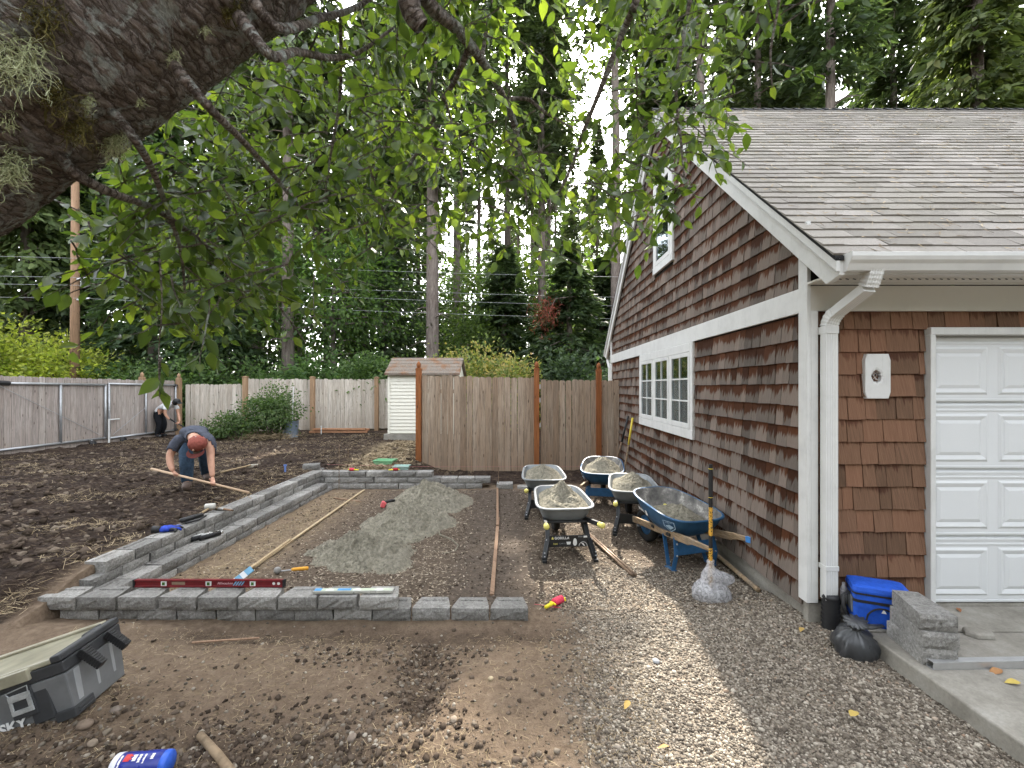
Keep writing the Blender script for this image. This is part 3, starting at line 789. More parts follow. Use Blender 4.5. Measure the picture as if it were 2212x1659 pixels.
# ---- garage door
DX0, DX1, DZ0, DZ1 = 3.145, 5.9, .215, 2.28
m = MB(); m.bb(3.105, 3.145, 3.325, 3.42, .205, 2.28); m.bb(3.105, DX1 + .04, 3.323, 3.42, 2.28, 2.335); m.bb(DX1, DX1 + .04, 3.325, 3.42, .205, 2.28)
part('door_casing', m, MAT_WHITE, garage, True, bev=.005)
m = MB(); m.bb(3.148, 3.156, 3.375, 3.40, .22, 2.28)
m.bb(DX0 + .001, DX1 - .001, 3.418, 3.45, DZ0, DZ1)
door = part('garage_door', m, MAT_DOORW, garage, True)
SEC = (DZ1 - DZ0) / 4
for i in range(4):
    zb = DZ0 + SEC * i; zt = zb + SEC - .012
    m = MB(); m.bb(DX0 + .012, DX1 - .012, 3.400, 3.4175, zb + .006, zt)
    m.bb(DX0 + .012, DX1 - .012, 3.394, 3.3998, zt - .055, zt - .040); m.bb(DX0 + .012, DX1 - .012, 3.394, 3.3998, zt - .022, zt - .004); m.bb(DX0 + .012, DX1 - .012, 3.394, 3.3998, zb + .012, zb + .03)
    sec = part('door_section', m, MAT_DOORW, door, True, bev=.003)
    x = DX0 + .02
    while x + .45 < DX1:
        xa, xb, za, zc = x, x + .445, zb + .06, zt - .075
        m = MB()
        # raised panel: sunken groove with sloped rim and a raised field
        for (o0, o1, d0, d1) in ((0, .018, 3.3995, 3.388), (.018, .05, 3.388, 3.3995), (.05, .075, 3.3985, 3.390)):
            r0 = [(xa + o0, d0, za + o0), (xb - o0, d0, za + o0), (xb - o0, d0, zc - o0), (xa + o0, d0, zc - o0)]
            r1 = [(xa + o1, d1, za + o1), (xb - o1, d1, za + o1), (xb - o1, d1, zc - o1), (xa + o1, d1, zc - o1)]
            m.loft([r0, r1], (False, False))
        m.add([(xa + .075, 3.390, za + .075), (xb - .075, 3.390, za + .075), (xb - .075, 3.390, zc - .075), (xa + .075, 3.390, zc - .075)], [(0, 1, 2, 3)])
        part('panel', m, MAT_DOORW, door, True)
        x += .525
# ---- mounting block with a ragged hole and bare wires
m = MB(); hx, hz = 2.708, 1.965; n = 28
rect = []; hole = []
for k in range(n):
    a = 2 * math.pi * k / n; c, s_ = math.cos(a), math.sin(a)
    hw, hh = (BLK[1] - BLK[0]) / 2, (BLK[3] - BLK[2]) / 2
    cxm, czm = (BLK[0] + BLK[1]) / 2, (BLK[2] + BLK[3]) / 2
    t = min(hw / max(abs(c), 1e-6), hh / max(abs(s_), 1e-6)); rect.append((cxm + c * t, czm + s_ * t))
    rr = .043 * (1 + .14 * rng.uniform(-1, 1)); hole.append((hx + c * rr * .85, hz + s_ * rr * 1.1))
yf_, yb_ = YW - .040, YW - .0
m.loft([[(x, yb_, z) for x, z in rect], [(x, yf_ + .004, z) for x, z in rect], [(cxm + (x - cxm) * .975, yf_, czm + (z - czm) * .985) for x, z in rect], [(hx + (x - hx) * 1.35, yf_ - .003, hz + (z - hz) * 1.35) for x, z in hole], [(hx + (x - hx) * 1.0, yf_ + .003, hz + (z - hz)) for x, z in hole], [(x, yb_, z) for x, z in hole]], (False, False))
blk = part('mounting_block', m, MAT_WHITE, garage, True)
m = MB(); m.bb(hx - .055, hx + .055, YW - .006, YW - .003, hz - .06, hz + .06); part('junction_box', m, MAT_DARK, blk, True)
for k, cc in enumerate(((.5, .5, .5), (.02, .02, .02), (.42, .36, .30))):
    m = MB(); pts = []
    for i in range(9):
        a = i * .9 + k * 2.1; pts.append((hx + .024 * math.cos(a) * (1 - i * .04), YW - .012 - .004 * i, hz + .03 * math.sin(a * .8 + k)))
    m.tube(pts, .0022, 6); part('wire', m, plain('wire_%d' % k, cc, .5), blk, True)
# ---- roof
def roof_tab_mat():
    b = NB('asphalt_shingle'); v = b.tc(); rn = b.attr('rnd')
    n1 = b.noise(v, 1.2, 6, .65); n2 = b.noise(v, 220, 3, .8); n3 = b.noise(v, 9, 6, .7)
    c = b.ramp(rn, [(0, (.23, .21, .185)), (.5, (.30, .275, .245)), (1, (.37, .34, .305))])
    c = b.mix(b.ramp(n1, [(.38, 0.), (.68, .5)]), c, (.26, .245, .19))
    c = b.mix(b.ramp(n3, [(.5, 0.), (.8, .4)]), c, (.33, .295, .245))
    c = b.mix(b.ramp(n2, [(.35, .55), (.6, 0.)]), c, (.035, .032, .03))
    return b.out(c, .95, b.bump(n2, .5, .003), spec=.15)
MAT_ROOF = roof_tab_mat()
nrm = Vector((0, -SLOPE, 1)).normalized(); dwn = Vector((0, -1, -SLOPE)).normalized()
L_ROOF = math.hypot(Y_RIDGE - Y_EAVE, Z_RIDGE - Z_EAVE)
def rp(x, s, n): return Vector((x, Y_EAVE, Z_EAVE)) - dwn * s + nrm * n
m = MB()
for sgn in (0, 1):
    pr = [(Y_EAVE - .02, Z_EAVE - .02 * SLOPE), (Y_RIDGE, Z_RIDGE), (Y_RIDGE, Z_RIDGE - .03), (Y_EAVE - .02, Z_EAVE - .02 * SLOPE - .028)]
    m.prism([(2.10, (2 * Y_RIDGE - a) if sgn else a, c) for a, c in pr], (GXR + .1 - 2.1, 0, 0))
roof = part('roof', m, plain('roof_felt', (.012, .012, .012), .9), garage, True)
tabs = []; TE = .143; nrow = int(L_ROOF / TE)
X0R = 2.092
for r in range(nrow + 1):
    s0 = r * TE - .012; x = X0R - (r % 2) * .1525
    while x < 8.6:
        a, c = max(x, X0R), x + .305; x += .305
        if c - a < .03: continue
        tabs.append((r, s0, a + .002, c - .002))
def tab(mb, r, s0, a, c):
    s1 = min(s0 + TE + .02, L_ROOF); t0 = .013 + rng.uniform(-.002, .004); t1 = .002
    j0, j1 = rng.uniform(-.006, .006), rng.uniform(-.006, .006)
    mb.rnd = rng.random()
    mb.add([rp(a, s0 + j0, t0), rp(c, s0 + j1, t0), rp(c, s1, t1), rp(a, s1, t1), rp(a, s0 + j0, 0.0), rp(c, s0 + j1, 0.0)], [(0, 1, 2, 3), (0, 4, 5, 1), (1, 5, 2), (0, 3, 4)])
near = [t for t in tabs if t[0] < 13][:300]; rest = [t for t in tabs if t not in set(near)]
for t in near:
    m = MB(); tab(m, *t); part('roof_shingle', m, MAT_ROOF, roof, True)
m = MB()
for t in rest: tab(m, *t)
tag(part('roof_shingle_courses', m, MAT_ROOF, roof, True), kind='stuff')
x = X0R; k = 0
while x < 8.6:
    m = MB(); m.rnd = rng.random(); c = x + .16
    for sg in (-1, 1):
        m.add([(x, Y_RIDGE, Z_RIDGE + .030), (c, Y_RIDGE, Z_RIDGE + .016), (c, Y_RIDGE + sg * .11, Z_RIDGE + .012 - .11 * SLOPE), (x, Y_RIDGE + sg * .11, Z_RIDGE + .030 - .11 * SLOPE)], [(0, 1, 2, 3)])
    part('ridge_cap', m, MATS['roof_felt'], roof, True); x = c
# needle litter on the roof
gg = np.random.default_rng(5); n = 1400
xs = gg.uniform(2.2, 8.5, n); ss = L_ROOF * gg.random(n) ** 1.0
P0 = np.array([list(rp(x, s, .018)) for x, s in zip(xs, ss)])
ang = gg.uniform(0, 6.28, n); du = np.stack([np.cos(ang), -np.sin(ang) * abs(dwn.y), -np.sin(ang) * abs(dwn.z)], -1); dv = np.cross(np.tile(np.array(nrm), (n, 1)), du)
Ms = np.stack([du * gg.uniform(.03, .1, n)[:, None], dv * gg.uniform(.003, .007, n)[:, None], np.tile(np.array(nrm), (n, 1))], -1)
me = scatter_mesh('needle_litter', np.array([(-.5, -.5, 0), (.5, -.5, .004), (.5, .5, 0), (-.5, .5, .004)]), [(0, 1, 2, 3)], Ms, P0, gg.random(n), MAT_STRAW, False)
tag(link('needle_litter', me), 'dry brown needles scattered over the garage roof', 'needles', kind='stuff')
# ================================================================== concrete apron
SLAB_Z = .19
m = MB(); m.bb(2.385, 9.5, -4, 3.04, -.2, SLAB_Z)
ap = struct('driveway_slab', m, MAT_CONC); bevel(ap, .012, 3)
m = MB(); m.bb(2.42, 9.5, 3.048, 3.394, -.2, SLAB_Z + .004)
ap2 = struct('threshold_slab', m, MAT_CONC); bevel(ap2, .008, 2)
m = MB(); m.bb(3.15, 5.95, 3.3941, 3.47, .1, SLAB_Z + .024); struct('door_sill', m, MAT_CONC)
# ================================================================== block retaining walls
def block_mesh(name, w, d, h, seed, wb=None):
    """split-face wall block: rough face to -y, sides drawn in towards the back, low lip along the back edge of the top"""
    r_ = random.Random(seed); wb = w * .74 if wb is None else wb
    m = MB(); nu, nv = 7, 4
    P = lambda u, v, y, ww: (-ww / 2 + ww * u, y, h * v)
    vs = []; fs = []
    for j in range(nv + 1):
        for i in range(nu + 1):
            u, v = i / nu, j / nv
            edge = (i in (0, nu)) or (j in (0, nv))
            y = -d / 2 + (.012 if edge else r_.uniform(-.003, .007))
            vs.append((-w / 2 + w * u + (r_.uniform(-.006, .006) if not edge else (r_.uniform(-.003, .003))), y, h * v + (r_.uniform(-.004, .004) if not edge else 0)))
    for j in range(nv):
        for i in range(nu):
            a = j * (nu + 1) + i; fs.append((a, a + 1, a + nu + 2, a + nu + 1))
    m.add(vs, fs)
    yf = -d / 2 + .012; ym = -d / 2 + .06
    ol = [(-w / 2, yf), (w / 2, yf), (w / 2 - .004, ym), (wb / 2, d / 2), (-wb / 2, d / 2), (-w / 2 + .004, ym)]
    for k in range(1, 6):
        a, c = ol[k], ol[(k + 1) % 6]
        m.add([(*a, 0), (*c, 0), (*c, h), (*a, h)], [(0, 1, 2, 3)])
    m.add([(*p, h) for p in ol], [tuple(range(6))]); m.add([(*p, 0) for p in ol], [tuple(reversed(range(6)))])
    m.box((0, d / 2 - .055, h + .004), (wb * .86, .03, .010), taper=(.96, .6))
    me = mesh_of(name, m, MAT_BLOCK)
    return me
b = NB('split_face_concrete'); v = b.tc(); rn = b.orand()
vv = b.n('ShaderNodeVectorMath', operation='ADD'); b.L(v, vv.inputs[0]); b.L(b.comb(b.math('MULTIPLY', rn, 37.), b.math('MULTIPLY', rn, 11.), 0.), vv.inputs[1]); v2 = vv.outputs[0]
n1 = b.noise(v2, 5, 6, .7); n2 = b.noise(v2, 55, 6, .8); n3 = b.noise(v2, 22, 5, .7)
c = b.ramp(n1, [(.3, (.18, .172, .158)), (.55, (.28, .27, .25)), (.75, (.38, .365, .34))])
c = b.mix(b.ramp(n2, [(.52, 0.), (.66, .75)]), c, (.46, .45, .425)); c = b.mix(b.ramp(n2, [(.34, .8), (.47, 0.)]), c, (.075, .073, .07))
c = b.mix(b.ramp(n3, [(.55, 0.), (.75, .35)]), c, (.16, .13, .10))
c = b.hsv(c, .5, 1., b.ramp(rn, [(0, .72), (1, 1.22)]))
MAT_BLOCK = b.out(c, .92, b.bump(b.math('ADD', n2, n3), .8, .012), spec=.2)
BLOCKS = [block_mesh('block', .302, .205, .1, s_) for s_ in range(6)]
BLOCKS_LEFT = [block_mesh('block', .300, .205, .1, 20 + s_, .288) for s_ in range(5)]
def wall_of(label, loc, group=None):
    return thing('retaining_wall', label, 'retaining wall', loc, group=group)
def lay(parent, meshes, x, y, z, rz, sx=1.):
    o = link('block', meshes[rng.randrange(len(meshes))], parent)
    o.location = Vector((x + rng.uniform(-.004, .004), y + rng.uniform(-.006, .006), z)) - parent.location
    o.rotation_euler = (0, 0, rz + R(rng.uniform(-1.2, 1.2))); o.scale = (sx, 1, 1)
    return o
wf = wall_of('low front block wall in two stepped courses with open slots between', (-2, YF + .1, 0))
for i in range(12): lay(wf, BLOCKS, -3.712 + .316 * i + .15, YF + .13, -.005, 0)
for i in range(9): lay(wf, BLOCKS, -3.87 + .3225 * i + .15, YF + .1, .0965, 0)
wl = wall_of('lower tier of the stepped block wall beside the patio bed', (XL, 5.8, 0))
for i in range(15):
    y = 3.83 + .309 * i
    if y < 8.05: lay(wl, BLOCKS_LEFT, XL - .1, y, .05, R(90))
for i in range(15):
    y = 3.68 + .309 * i
    if y < 8.1 and i > 0: lay(wl, BLOCKS_LEFT, XL - .08, y, -.05, R(90))
wu = wall_of('upper tier of the stepped block wall holding back the dark yard soil', (XU, 5.8, .13))
for i in range(14):
    y = 4.07 + .309 * i
    if y < 8.1: lay(wu, BLOCKS_LEFT, XU - .1, y, .228, R(90))
for i in range(15):
    y = 3.92 + .309 * i
    if y < 8.1: lay(wu, BLOCKS_LEFT, XU - .09, y, .128, R(90))
wr = wall_of('rear block wall of three courses stepping down towards the fence', (-2, YR, 0))
for i in range(7): lay(wr, BLOCKS_LEFT, -3.78 + .308 * i + .15, YR + .12, .212, 0)
for i in range(11): lay(wr, BLOCKS_LEFT, -3.93 + .308 * i + .15, YR + .10, .106, 0)
for i in range(10): lay(wr, BLOCKS_LEFT, -3.78 + .308 * i + .15, YR + .085, 0, 0)
lay(wr, BLOCKS_LEFT, -.28, YR + .085, .0, 0)
for i in range(3): lay(wr, BLOCKS_LEFT, .1 + .31 * i, YR + .09, -.06, 0)
lay(wr, BLOCKS_LEFT, -3.95, YR + .34, .21, R(8)); lay(wr, BLOCKS_LEFT, -4.0, YR + .3, .312, R(20))

# ================================================================== fences
def fence_wood(name, tones, rough=.88):
    b = NB(name); v = b.tc(); rn = b.attr('rnd'); xyz = b.sep(v)
    al = b.math('ADD', b.math('ADD', xyz[0], xyz[1]), b.math('MULTIPLY', rn, 19.))
    gr = b.noise(b.comb(b.math('MULTIPLY', al, 55.), b.math('MULTIPLY', xyz[2], 2.2), rn), 1, 5, .7, .8)
    pl = b.noise(b.comb(b.math('MULTIPLY', al, 6.), b.math('MULTIPLY', xyz[2], .8), b.math('MULTIPLY', rn, 9.)), 1, 4, .6)
    kn = b.vor(b.comb(b.math('MULTIPLY', al, 9.), b.math('MULTIPLY', xyz[2], 2.6), b.math('MULTIPLY', rn, 40.)), 1, 'F1')
    c = b.ramp(rn, [(0, tones[0]), (.5, tones[1]), (1, tones[2])])
    c = b.mix(b.ramp(pl, [(.35, 0.), (.7, .75)]), c, tones[3])
    c = b.mix(b.ramp(gr, [(.3, .8), (.58, 0.)]), c, tuple(x * .34 for x in tones[0]))
    c = b.mix(b.ramp(kn, [(.05, .85), (.13, 0.)]), c, (.055, .032, .02))
    base = b.ramp(xyz[2], [(.0, 1.), (1., 0.)])
    c = b.mix(b.math('MULTIPLY', b.math('MULTIPLY', base, b.ramp(gr, [(.4, 0.), (.6, 1.)])), .5), c, tones[4])
    return b.out(c, rough, b.bump(gr, .5, .005), spec=.2)
MAT_F1 = fence_wood('weathered_fence_wood', [(.27, .205, .15), (.42, .33, .245), (.52, .425, .33), (.36, .245, .16), (.26, .14, .075)])
MAT_F2 = fence_wood('grey_fence_wood', [(.33, .285, .255), (.42, .37, .335), (.50, .45, .405), (.36, .295, .255), (.24, .18, .13)])
MAT_F3 = fence_wood('pale_fence_wood', [(.42, .375, .315), (.54, .49, .42), (.66, .60, .52), (.42, .355, .28), (.36, .27, .18)])
MAT_POST = fence_wood('stained_post', [(.30, .105, .035), (.34, .125, .042), (.37, .14, .05), (.25, .085, .03), (.15, .06, .03)], .6)
MAT_POST2 = fence_wood('tan_post', [(.34, .22, .13), (.38, .25, .15), (.42, .28, .17), (.30, .19, .11), (.15, .1, .06)], .7)
def picket(parent, A, T, N, u, w, z0, z1, mat, off=0., tilt=0.):
    """dog-eared board: A start of run, T direction, N outward normal"""
    m = MB(); m.rnd = rng.random(); e = .028
    prof = [(-w / 2, z0), (w / 2, z0), (w / 2, z1 - e), (w / 2 - e, z1), (-w / 2 + e, z1), (-w / 2, z1 - e)]
    poly = [A + T * (u + a + tilt * (z - z0)) + N * off + Vector((0, 0, z)) for a, z in prof]
    m.prism(poly, -N * .018)
    return part('picket', m, mat, parent, True)
def finial(m, c, s=1.):
    m.box(c + Vector((0, 0, .012 * s)), (.125 * s, .125 * s, .024 * s)); m.box(c + Vector((0, 0, .035 * s)), (.10 * s, .10 * s, .022 * s))
    m.lathe([(.030, .045), (.040, .06), (.048, .085), (.05, .11), (.044, .14), (.03, .165), (.012, .185), (.002, .192)], 12, c, None)
def fence_post(parent, p, z0, z1, w, mat, cap=True, flat=False):
    m = MB(); m.rnd = rng.random(); m.box((p[0], p[1], (z0 + z1) / 2), (w, w, z1 - z0))
    o = part('post', m, mat, parent, True, bev=.004)
    if cap:
        m = MB(); m.rnd = rng.random(); finial(m, Vector((p[0], p[1], z1 + .001)))
        part('post_cap', m, mat if not flat else mat, o, True)
    elif flat:
        m = MB(); m.rnd = rng.random(); m.box((p[0], p[1], z1 + .012), (w + .03, w + .03, .022)); m.box((p[0], p[1], z1 + .033), (w, w, .02), taper=(.4, .4)); part('post_cap', m, MAT_POST2, o, True)
    return o
YFN = 9.77
# front privacy fence beside the garage
ff = thing('privacy_fence', 'weathered picket fence with orange-brown finial posts beside the garage', 'fence', (-1, YFN, 0))
T, N = Vector((1, 0, 0)), Vector((0, -1, 0)); A = Vector((0, YFN, 0))
for xp, zt in ((-2.24, 2.27), (.37, 2.27)): fence_post(ff, (xp, YFN - .02), -.1, zt, .115, MAT_POST)
fence_post(ff, (1.745, YFN - .02), -.1, 2.24, .115, MAT_POST)
x = -2.17
while x < .26:
    picket(ff, A, T, N, x + .066, .136 * rng.uniform(.94, 1.04), .02 + rng.uniform(0, .015), 2.155 - .024 * (x + 2.2) + rng.uniform(-.014, .012), MAT_F1, rng.uniform(-.006, .008), rng.uniform(-.003, .003)); x += .141
for z_ in (.35, 1.75): m = MB(); m.bb(-2.18, .31, YFN + .02, YFN + .06, z_, z_ + .09); part('rail', m, MAT_F1, ff, True)
x = 1.82
while x < 2.16: picket(ff, A, T, N, x + .06, .13, .03, 2.04 + rng.uniform(-.008, .008), MAT_F1); x += .136
fg = thing('garden_gate', 'narrow picket gate hung between two finial posts by the wheelbarrows', 'gate', (1.05, YFN, 0))
x = .46
while x < 1.62:
    picket(fg, A, T, N, x + .066, .134 * rng.uniform(.94, 1.04), .04 + rng.uniform(0, .012), 2.06 - .01 * x + rng.uniform(-.014, .012), MAT_F1, rng.uniform(-.006, .008), rng.uniform(-.003, .003)); x += .139
for z_ in (.35, 1.72): m = MB(); m.bb(.47, 1.67, YFN + .02, YFN + .06, z_, z_ + .09); part('rail', m, MAT_F1, fg, True)
m = MB()
for zz in (1.9, 1.6, 1.05): m.box((.445, YFN - .025, zz), (.03, .012, .1))
part('hinge', m, MAT_WHITE, fg, True)
# left double gate covered in boards, steel tube frame
LA, LB = Vector((-12.02, 10.0, 0)), Vector((-11.6, 15.05, 0))
T = (LB - LA).normalized(); N = Vector((T.y, -T.x, 0))
if N.x < 0: N = -N
def lpt(Y, off=0., z=0.):
    u = (Y - LA.y) / T.y
    return LA + T * u + N * off + Vector((0, 0, z))
MAT_GALV = plain('galvanised_steel', (.42, .43, .44), .42, metal=.55, var=.15)
for gi, (ya, yb, yposts, lab) in enumerate(((9.4, 12.52, (11.37,), 'long grey board gate leaf on a steel tube frame at the yard edge'), (12.58, 14.82, (13.73,), 'shorter grey board gate leaf next to the bending worker in white'))):
    gt = thing('yard_gate', lab, 'gate', lpt((ya + yb) / 2, 0, .25))
    u = (ya - LA.y) / T.y; ue = (yb - LA.y) / T.y
    while u < ue - .05:
        w = .14
        picket(gt, LA, T, N, u + w / 2, w - .006, .22 + rng.uniform(0, .02), 2.155 - .012 * u + rng.uniform(-.018, .014), MAT_F2, rng.uniform(-.004, .007), rng.uniform(-.002, .002)); u += w
    m = MB(); rr = .030
    m.tube([lpt(ya, .05, 1.985), lpt(yb, .05, 1.955)], rr, 10); m.tube([lpt(ya, .05, .43), lpt(yb, .05, .45)], rr, 10)
    for yy in (ya + .02, yb - .02) + yposts: m.tube([lpt(yy, .052, .44), lpt(yy, .052, 1.97)], rr * .9, 10)
    part('tube_frame', m, MAT_GALV, gt, True, smooth=True)
    m = MB()
    if gi == 0: m.tube([lpt(10.1, .06, 1.93), lpt(12.4, .06, .52)], .006, 6)
    else: m.tube([lpt(12.7, .06, .52), lpt(13.7, .06, 1.25)], .006, 6)
    part('brace_cable', m, MAT_GALV, gt, True)
    m = MB(); yw = 12.1 if gi == 0 else 12.95
    m.lathe([(.0, -.03), (.085, -.03), (.095, -.015), (.095, .015), (.085, .03), (.0, .03)], 16, lpt(yw, .12, .33), Matrix.Rotation(R(90), 3, 'Y') @ Matrix.Rotation(0, 3, 'Z'))
    wh = part('wheel', m, MAT_BLACK, gt, True, smooth=True)
    m = MB(); m.bar(lpt(yw, .10, .33), lpt(yw, .06, .45), .04, .03); part('wheel_fork', m, MAT_GALV, wh, True)
    if gi == 0:
        m = MB(); m.tube([lpt(12.55, .10, .20), lpt(12.55, .10, .98)], .022, 8); m.tube([lpt(12.55, .10, .96), lpt(12.85, .10, .96)], .018, 8); part('drop_rod', m, MAT_WHITE, gt, True)
        m = MB(); m.tube([lpt(10.06, .05, 1.99), lpt(10.3, .05, 1.98)], .055, 8); part('hinge', m, MAT_BLACK, gt, True)
    else:
        m = MB(); m.tube([lpt(14.75, .05, 1.95), lpt(14.88, .0, 1.95)], .05, 8); m.tube([lpt(14.72, .05, .46), lpt(14.85, .05, .46)], .045, 8); part('hinge', m, MAT_BLACK, gt, True)
# gate posts with pale finials
for yy, lab in ((13.75, 'pale finial post behind the middle of the shorter gate leaf'), (14.95, 'tan finial post where the gate meets the rear fence')):
    pp = lpt(yy, -.1 if yy < 14 else .03)
    ro = thing('gate_post', lab, 'post', (pp.x, pp.y, .2)); fence_post(ro, pp, .1, 2.17, .13, MAT_POST2)
# rear fence
bf = thing('boundary_fence', 'pale dog-eared picket fence with tan posts along the back of the yard', 'fence', (-8, 16, .25))
BA, BB = Vector((-11.5, 15.15, 0)), Vector((-3.6, 16.95, 0)); T = (BB - BA).normalized(); N = Vector((T.y, -T.x, 0))
u = 0.; LL = (BB - BA).length
while u < LL - .1:
    P = BA + T * u; xd = CX + F * P.x / P.y
    zt = 2.0 + .0 * u if xd < 531 else 2.19
    picket(bf, BA, T, N, u + .07, .138 * rng.uniform(.94, 1.03), .33 + rng.uniform(0, .02), zt + rng.uniform(-.02, .016), MAT_F3, rng.uniform(-.004, .008), rng.uniform(-.003, .003)); u += .143
for xd in (531, 676, 814):
    k = (xd - CX) / F; t = (BA.x - k * BA.y) / (k * T.y - T.x); P = BA + T * t + N * .04
    fence_post(bf, P, .2, 2.24, .14, MAT_POST2, cap=False, flat=True)
for z_ in (.55, 1.8): m = MB(); m.bar(BA + Vector((0, .05, z_)), BB + Vector((0, .05, z_)), .04, .09); part('rail', m, MAT_F3, bf, True)
# ================================================================== shed
sh = thing('garden_shed', 'small cream lap-sided shed with a mossy litter-covered roof', 'shed', (-2.9, 13.3, .3))
MAT_SIDING = painted('cream_siding', (.72, .70, .60), .12)
SX0, SX1, SY0, SY1 = -3.99, -1.86, 13.3, 14.75
m = MB(); m.bb(SX0 + .03, SX1 - .03, SY0 + .03, SY1, .4, 2.3); m.prism([(SX0 + .03, SY0 + .03, 2.3), (SX0 + .03, SY1, 2.3), (SX0 + .03, (SY0 + SY1) / 2, 2.74)], (SX1 - SX0 - .06, 0, 0)); part('wall', m, MAT_SIDING, sh, True)
for i in range(17):
    z0 = .50 + i * .105
    m = MB(); m.add([(SX0 + .07, SY0 - .004, z0), (SX1 - .07, SY0 - .004, z0), (SX1 - .07, SY0 + .018, z0 + .108), (SX0 + .07, SY0 + .018, z0 + .108), (SX0 + .07, SY0 + .028, z0), (SX1 - .07, SY0 + .028, z0)], [(0, 1, 2, 3), (0, 4, 5, 1)])
    part('siding_board', m, MAT_SIDING, sh, True)
for xx in (SX0, SX1 - .07):
    m = MB(); m.bb(xx, xx + .07, SY0 - .012, SY0 + .03, .48, 2.3); part('corner_board', m, MAT_SIDING, sh, True)
m = MB(); m.bb(SX0 - .12, SX1 + .05, SY0 - .02, SY1, .2, .47); part('foundation', m, MAT_CONC, sh, True)
b = NB('mossy_roof'); v = b.tc(); n1 = b.noise(v, 3.2, 6, .7); n2 = b.noise(v, 40, 4, .7)
MAT_MOSSR = b.out(b.mix(b.ramp(n1, [(.48, 0.), (.62, .9)]), b.ramp(n2, [(.3, (.13, .11, .09)), (.7, (.26, .22, .18))]), b.ramp(n2, [(.3, (.13, .06, .03)), (.7, (.27, .15, .08))])), .95, b.bump(n2, .6, .02))
ym = (SY0 + SY1) / 2
m = MB()
for y0, y1 in ((SY0 - .14, ym), (SY1 + .14, ym)):
    m.prism([(SX0 - .06, y0, 2.25), (SX0 - .06, y1, 2.76), (SX0 - .06, y1, 2.80), (SX0 - .06, y0, 2.29)], (SX1 - SX0 + .12, 0, 0))
rf = part('roof', m, MAT_MOSSR, sh, True)
for i in range(5):
    m = MB(); y0 = SY0 - .145 + i * .165; z0 = 2.296 + i * .106; m.add([(SX0 - .06, y0, z0 + .012), (SX1 + .06, y0, z0 + .012), (SX1 + .06, y0 + .16, z0 + .103), (SX0 - .06, y0 + .16, z0 + .103), (SX0 - .06, y0, z0 - .004), (SX1 + .06, y0, z0 - .004)], [(0, 1, 2, 3), (0, 4, 5, 1)]); part('roof_course', m, MAT_MOSSR, rf, True)
for xx in (-3.3, -2.45):
    m = MB(); m.box((xx, ym - .07, 2.775), (.35, .10, .012), Matrix.Rotation(R(33), 3, 'X')); part('ridge_patch', m, MAT_WHITE, rf, True)
# ================================================================== utility pole and wires
up = thing('utility_pole', 'tall brown wooden utility pole behind the sunlit bushes', 'utility pole', (-17.4, 17.2, 0))
m = MB(); m.tube([(-17.4, 17.2, 0), (-17.38, 17.2, 5), (-17.36, 17.2, 11.5)], [.155, .14, .11], 14); m.rnd = .5
part('pole', m, fence_wood('pole_wood', [(.28, .18, .11), (.31, .20, .125), (.34, .23, .145), (.22, .13, .075), (.15, .09, .05)]), up, True, smooth=True)
m = MB()
for z in (5.3, 6.1): m.bar((-17.25, 17.15, z), (-16.7, 17.1, z + .05), .05, .05)
part('bracket', m, MAT_GALV, up, True)
for k, (z, zr, s_) in enumerate(((5.35, 5.0, .3), (5.85, 5.9, .35), (6.15, 6.6, .4), (6.9, 8.0, .45))):
    pl = Vector((-60, 10, z + .6)); pm = Vector((-17.2, 17.1, z)); pr = Vector((30, 27, zr + .8)); m = MB(); pts = []
    for i in range(10): t = i / 9; q = pl.lerp(pm, t); q.z -= .8 * 4 * t * (1 - t) * .5; pts.append(q)
    for i in range(1, 16): t = i / 15; q = pm.lerp(pr, t); q.z -= s_ * 4 * t * (1 - t); pts.append(q)
    solo('overhead_wire', m.tube(pts, .006, 5), plain('wire_grey', (.38, .39, .40), .4), ['lowest overhead wire strung from the utility pole', 'second lowest overhead wire strung from the utility pole', 'third overhead wire up strung from the utility pole', 'highest overhead wire strung from the utility pole'][k], 'wire', 'overhead wires')
# ================================================================== woods
def leaf_mat(name, stops, transl=.4, tboost=1.6, rough=.55, nscale=.35, spec=.3):
    b = NB(name); rn = b.attr('rnd'); orr = b.orand(); v = b.tc()
    n = b.noise(v, nscale, 3, .6)
    f = b.math('ADD', b.math('MULTIPLY', rn, .55), b.math('MULTIPLY', n, .45))
    c = b.ramp(f, stops)
    c = b.hsv(c, b.ramp(orr, [(0, .485), (1, .51)]), 1., b.ramp(orr, [(0, .8), (1, 1.2)]))
    tc = b.mix(1., c, (tboost, tboost * 1.1, tboost * .55), 'MULTIPLY')
    return b.out(c, rough, None, spec=spec, transl=transl, tcol=tc)
MAT_FIR = leaf_mat('fir_needles', [(.2, (.026, .038, .020)), (.5, (.05, .072, .034)), (.75, (.08, .108, .048)), (.95, (.13, .13, .06))], .35)
MAT_CEDAR = leaf_mat('cedar_spray', [(.2, (.045, .068, .026)), (.5, (.085, .118, .042)), (.8, (.13, .165, .058)), (.97, (.20, .10, .035))], .35)
MAT_HEM = leaf_mat('hemlock_needles', [(.2, (.024, .038, .021)), (.5, (.048, .074, .036)), (.8, (.08, .112, .052))], .38)
MAT_MAPLE = leaf_mat('maple_leaf', [(.2, (.038, .068, .022)), (.5, (.07, .115, .032)), (.8, (.11, .165, .042))], .5)
MAT_YBUSH = leaf_mat('sun_painted_leaf', [(.2, (.14, .20, .04)), (.5, (.30, .36, .06)), (.8, (.48, .50, .12)), (1, (.62, .62, .34))], .5)  # sunlight on the bushes is put into this pale leaf colour
MAT_SHRUB = leaf_mat('shrub_leaf', [(.2, (.04, .075, .026)), (.5, (.08, .135, .042)), (.8, (.13, .185, .07))], .4)
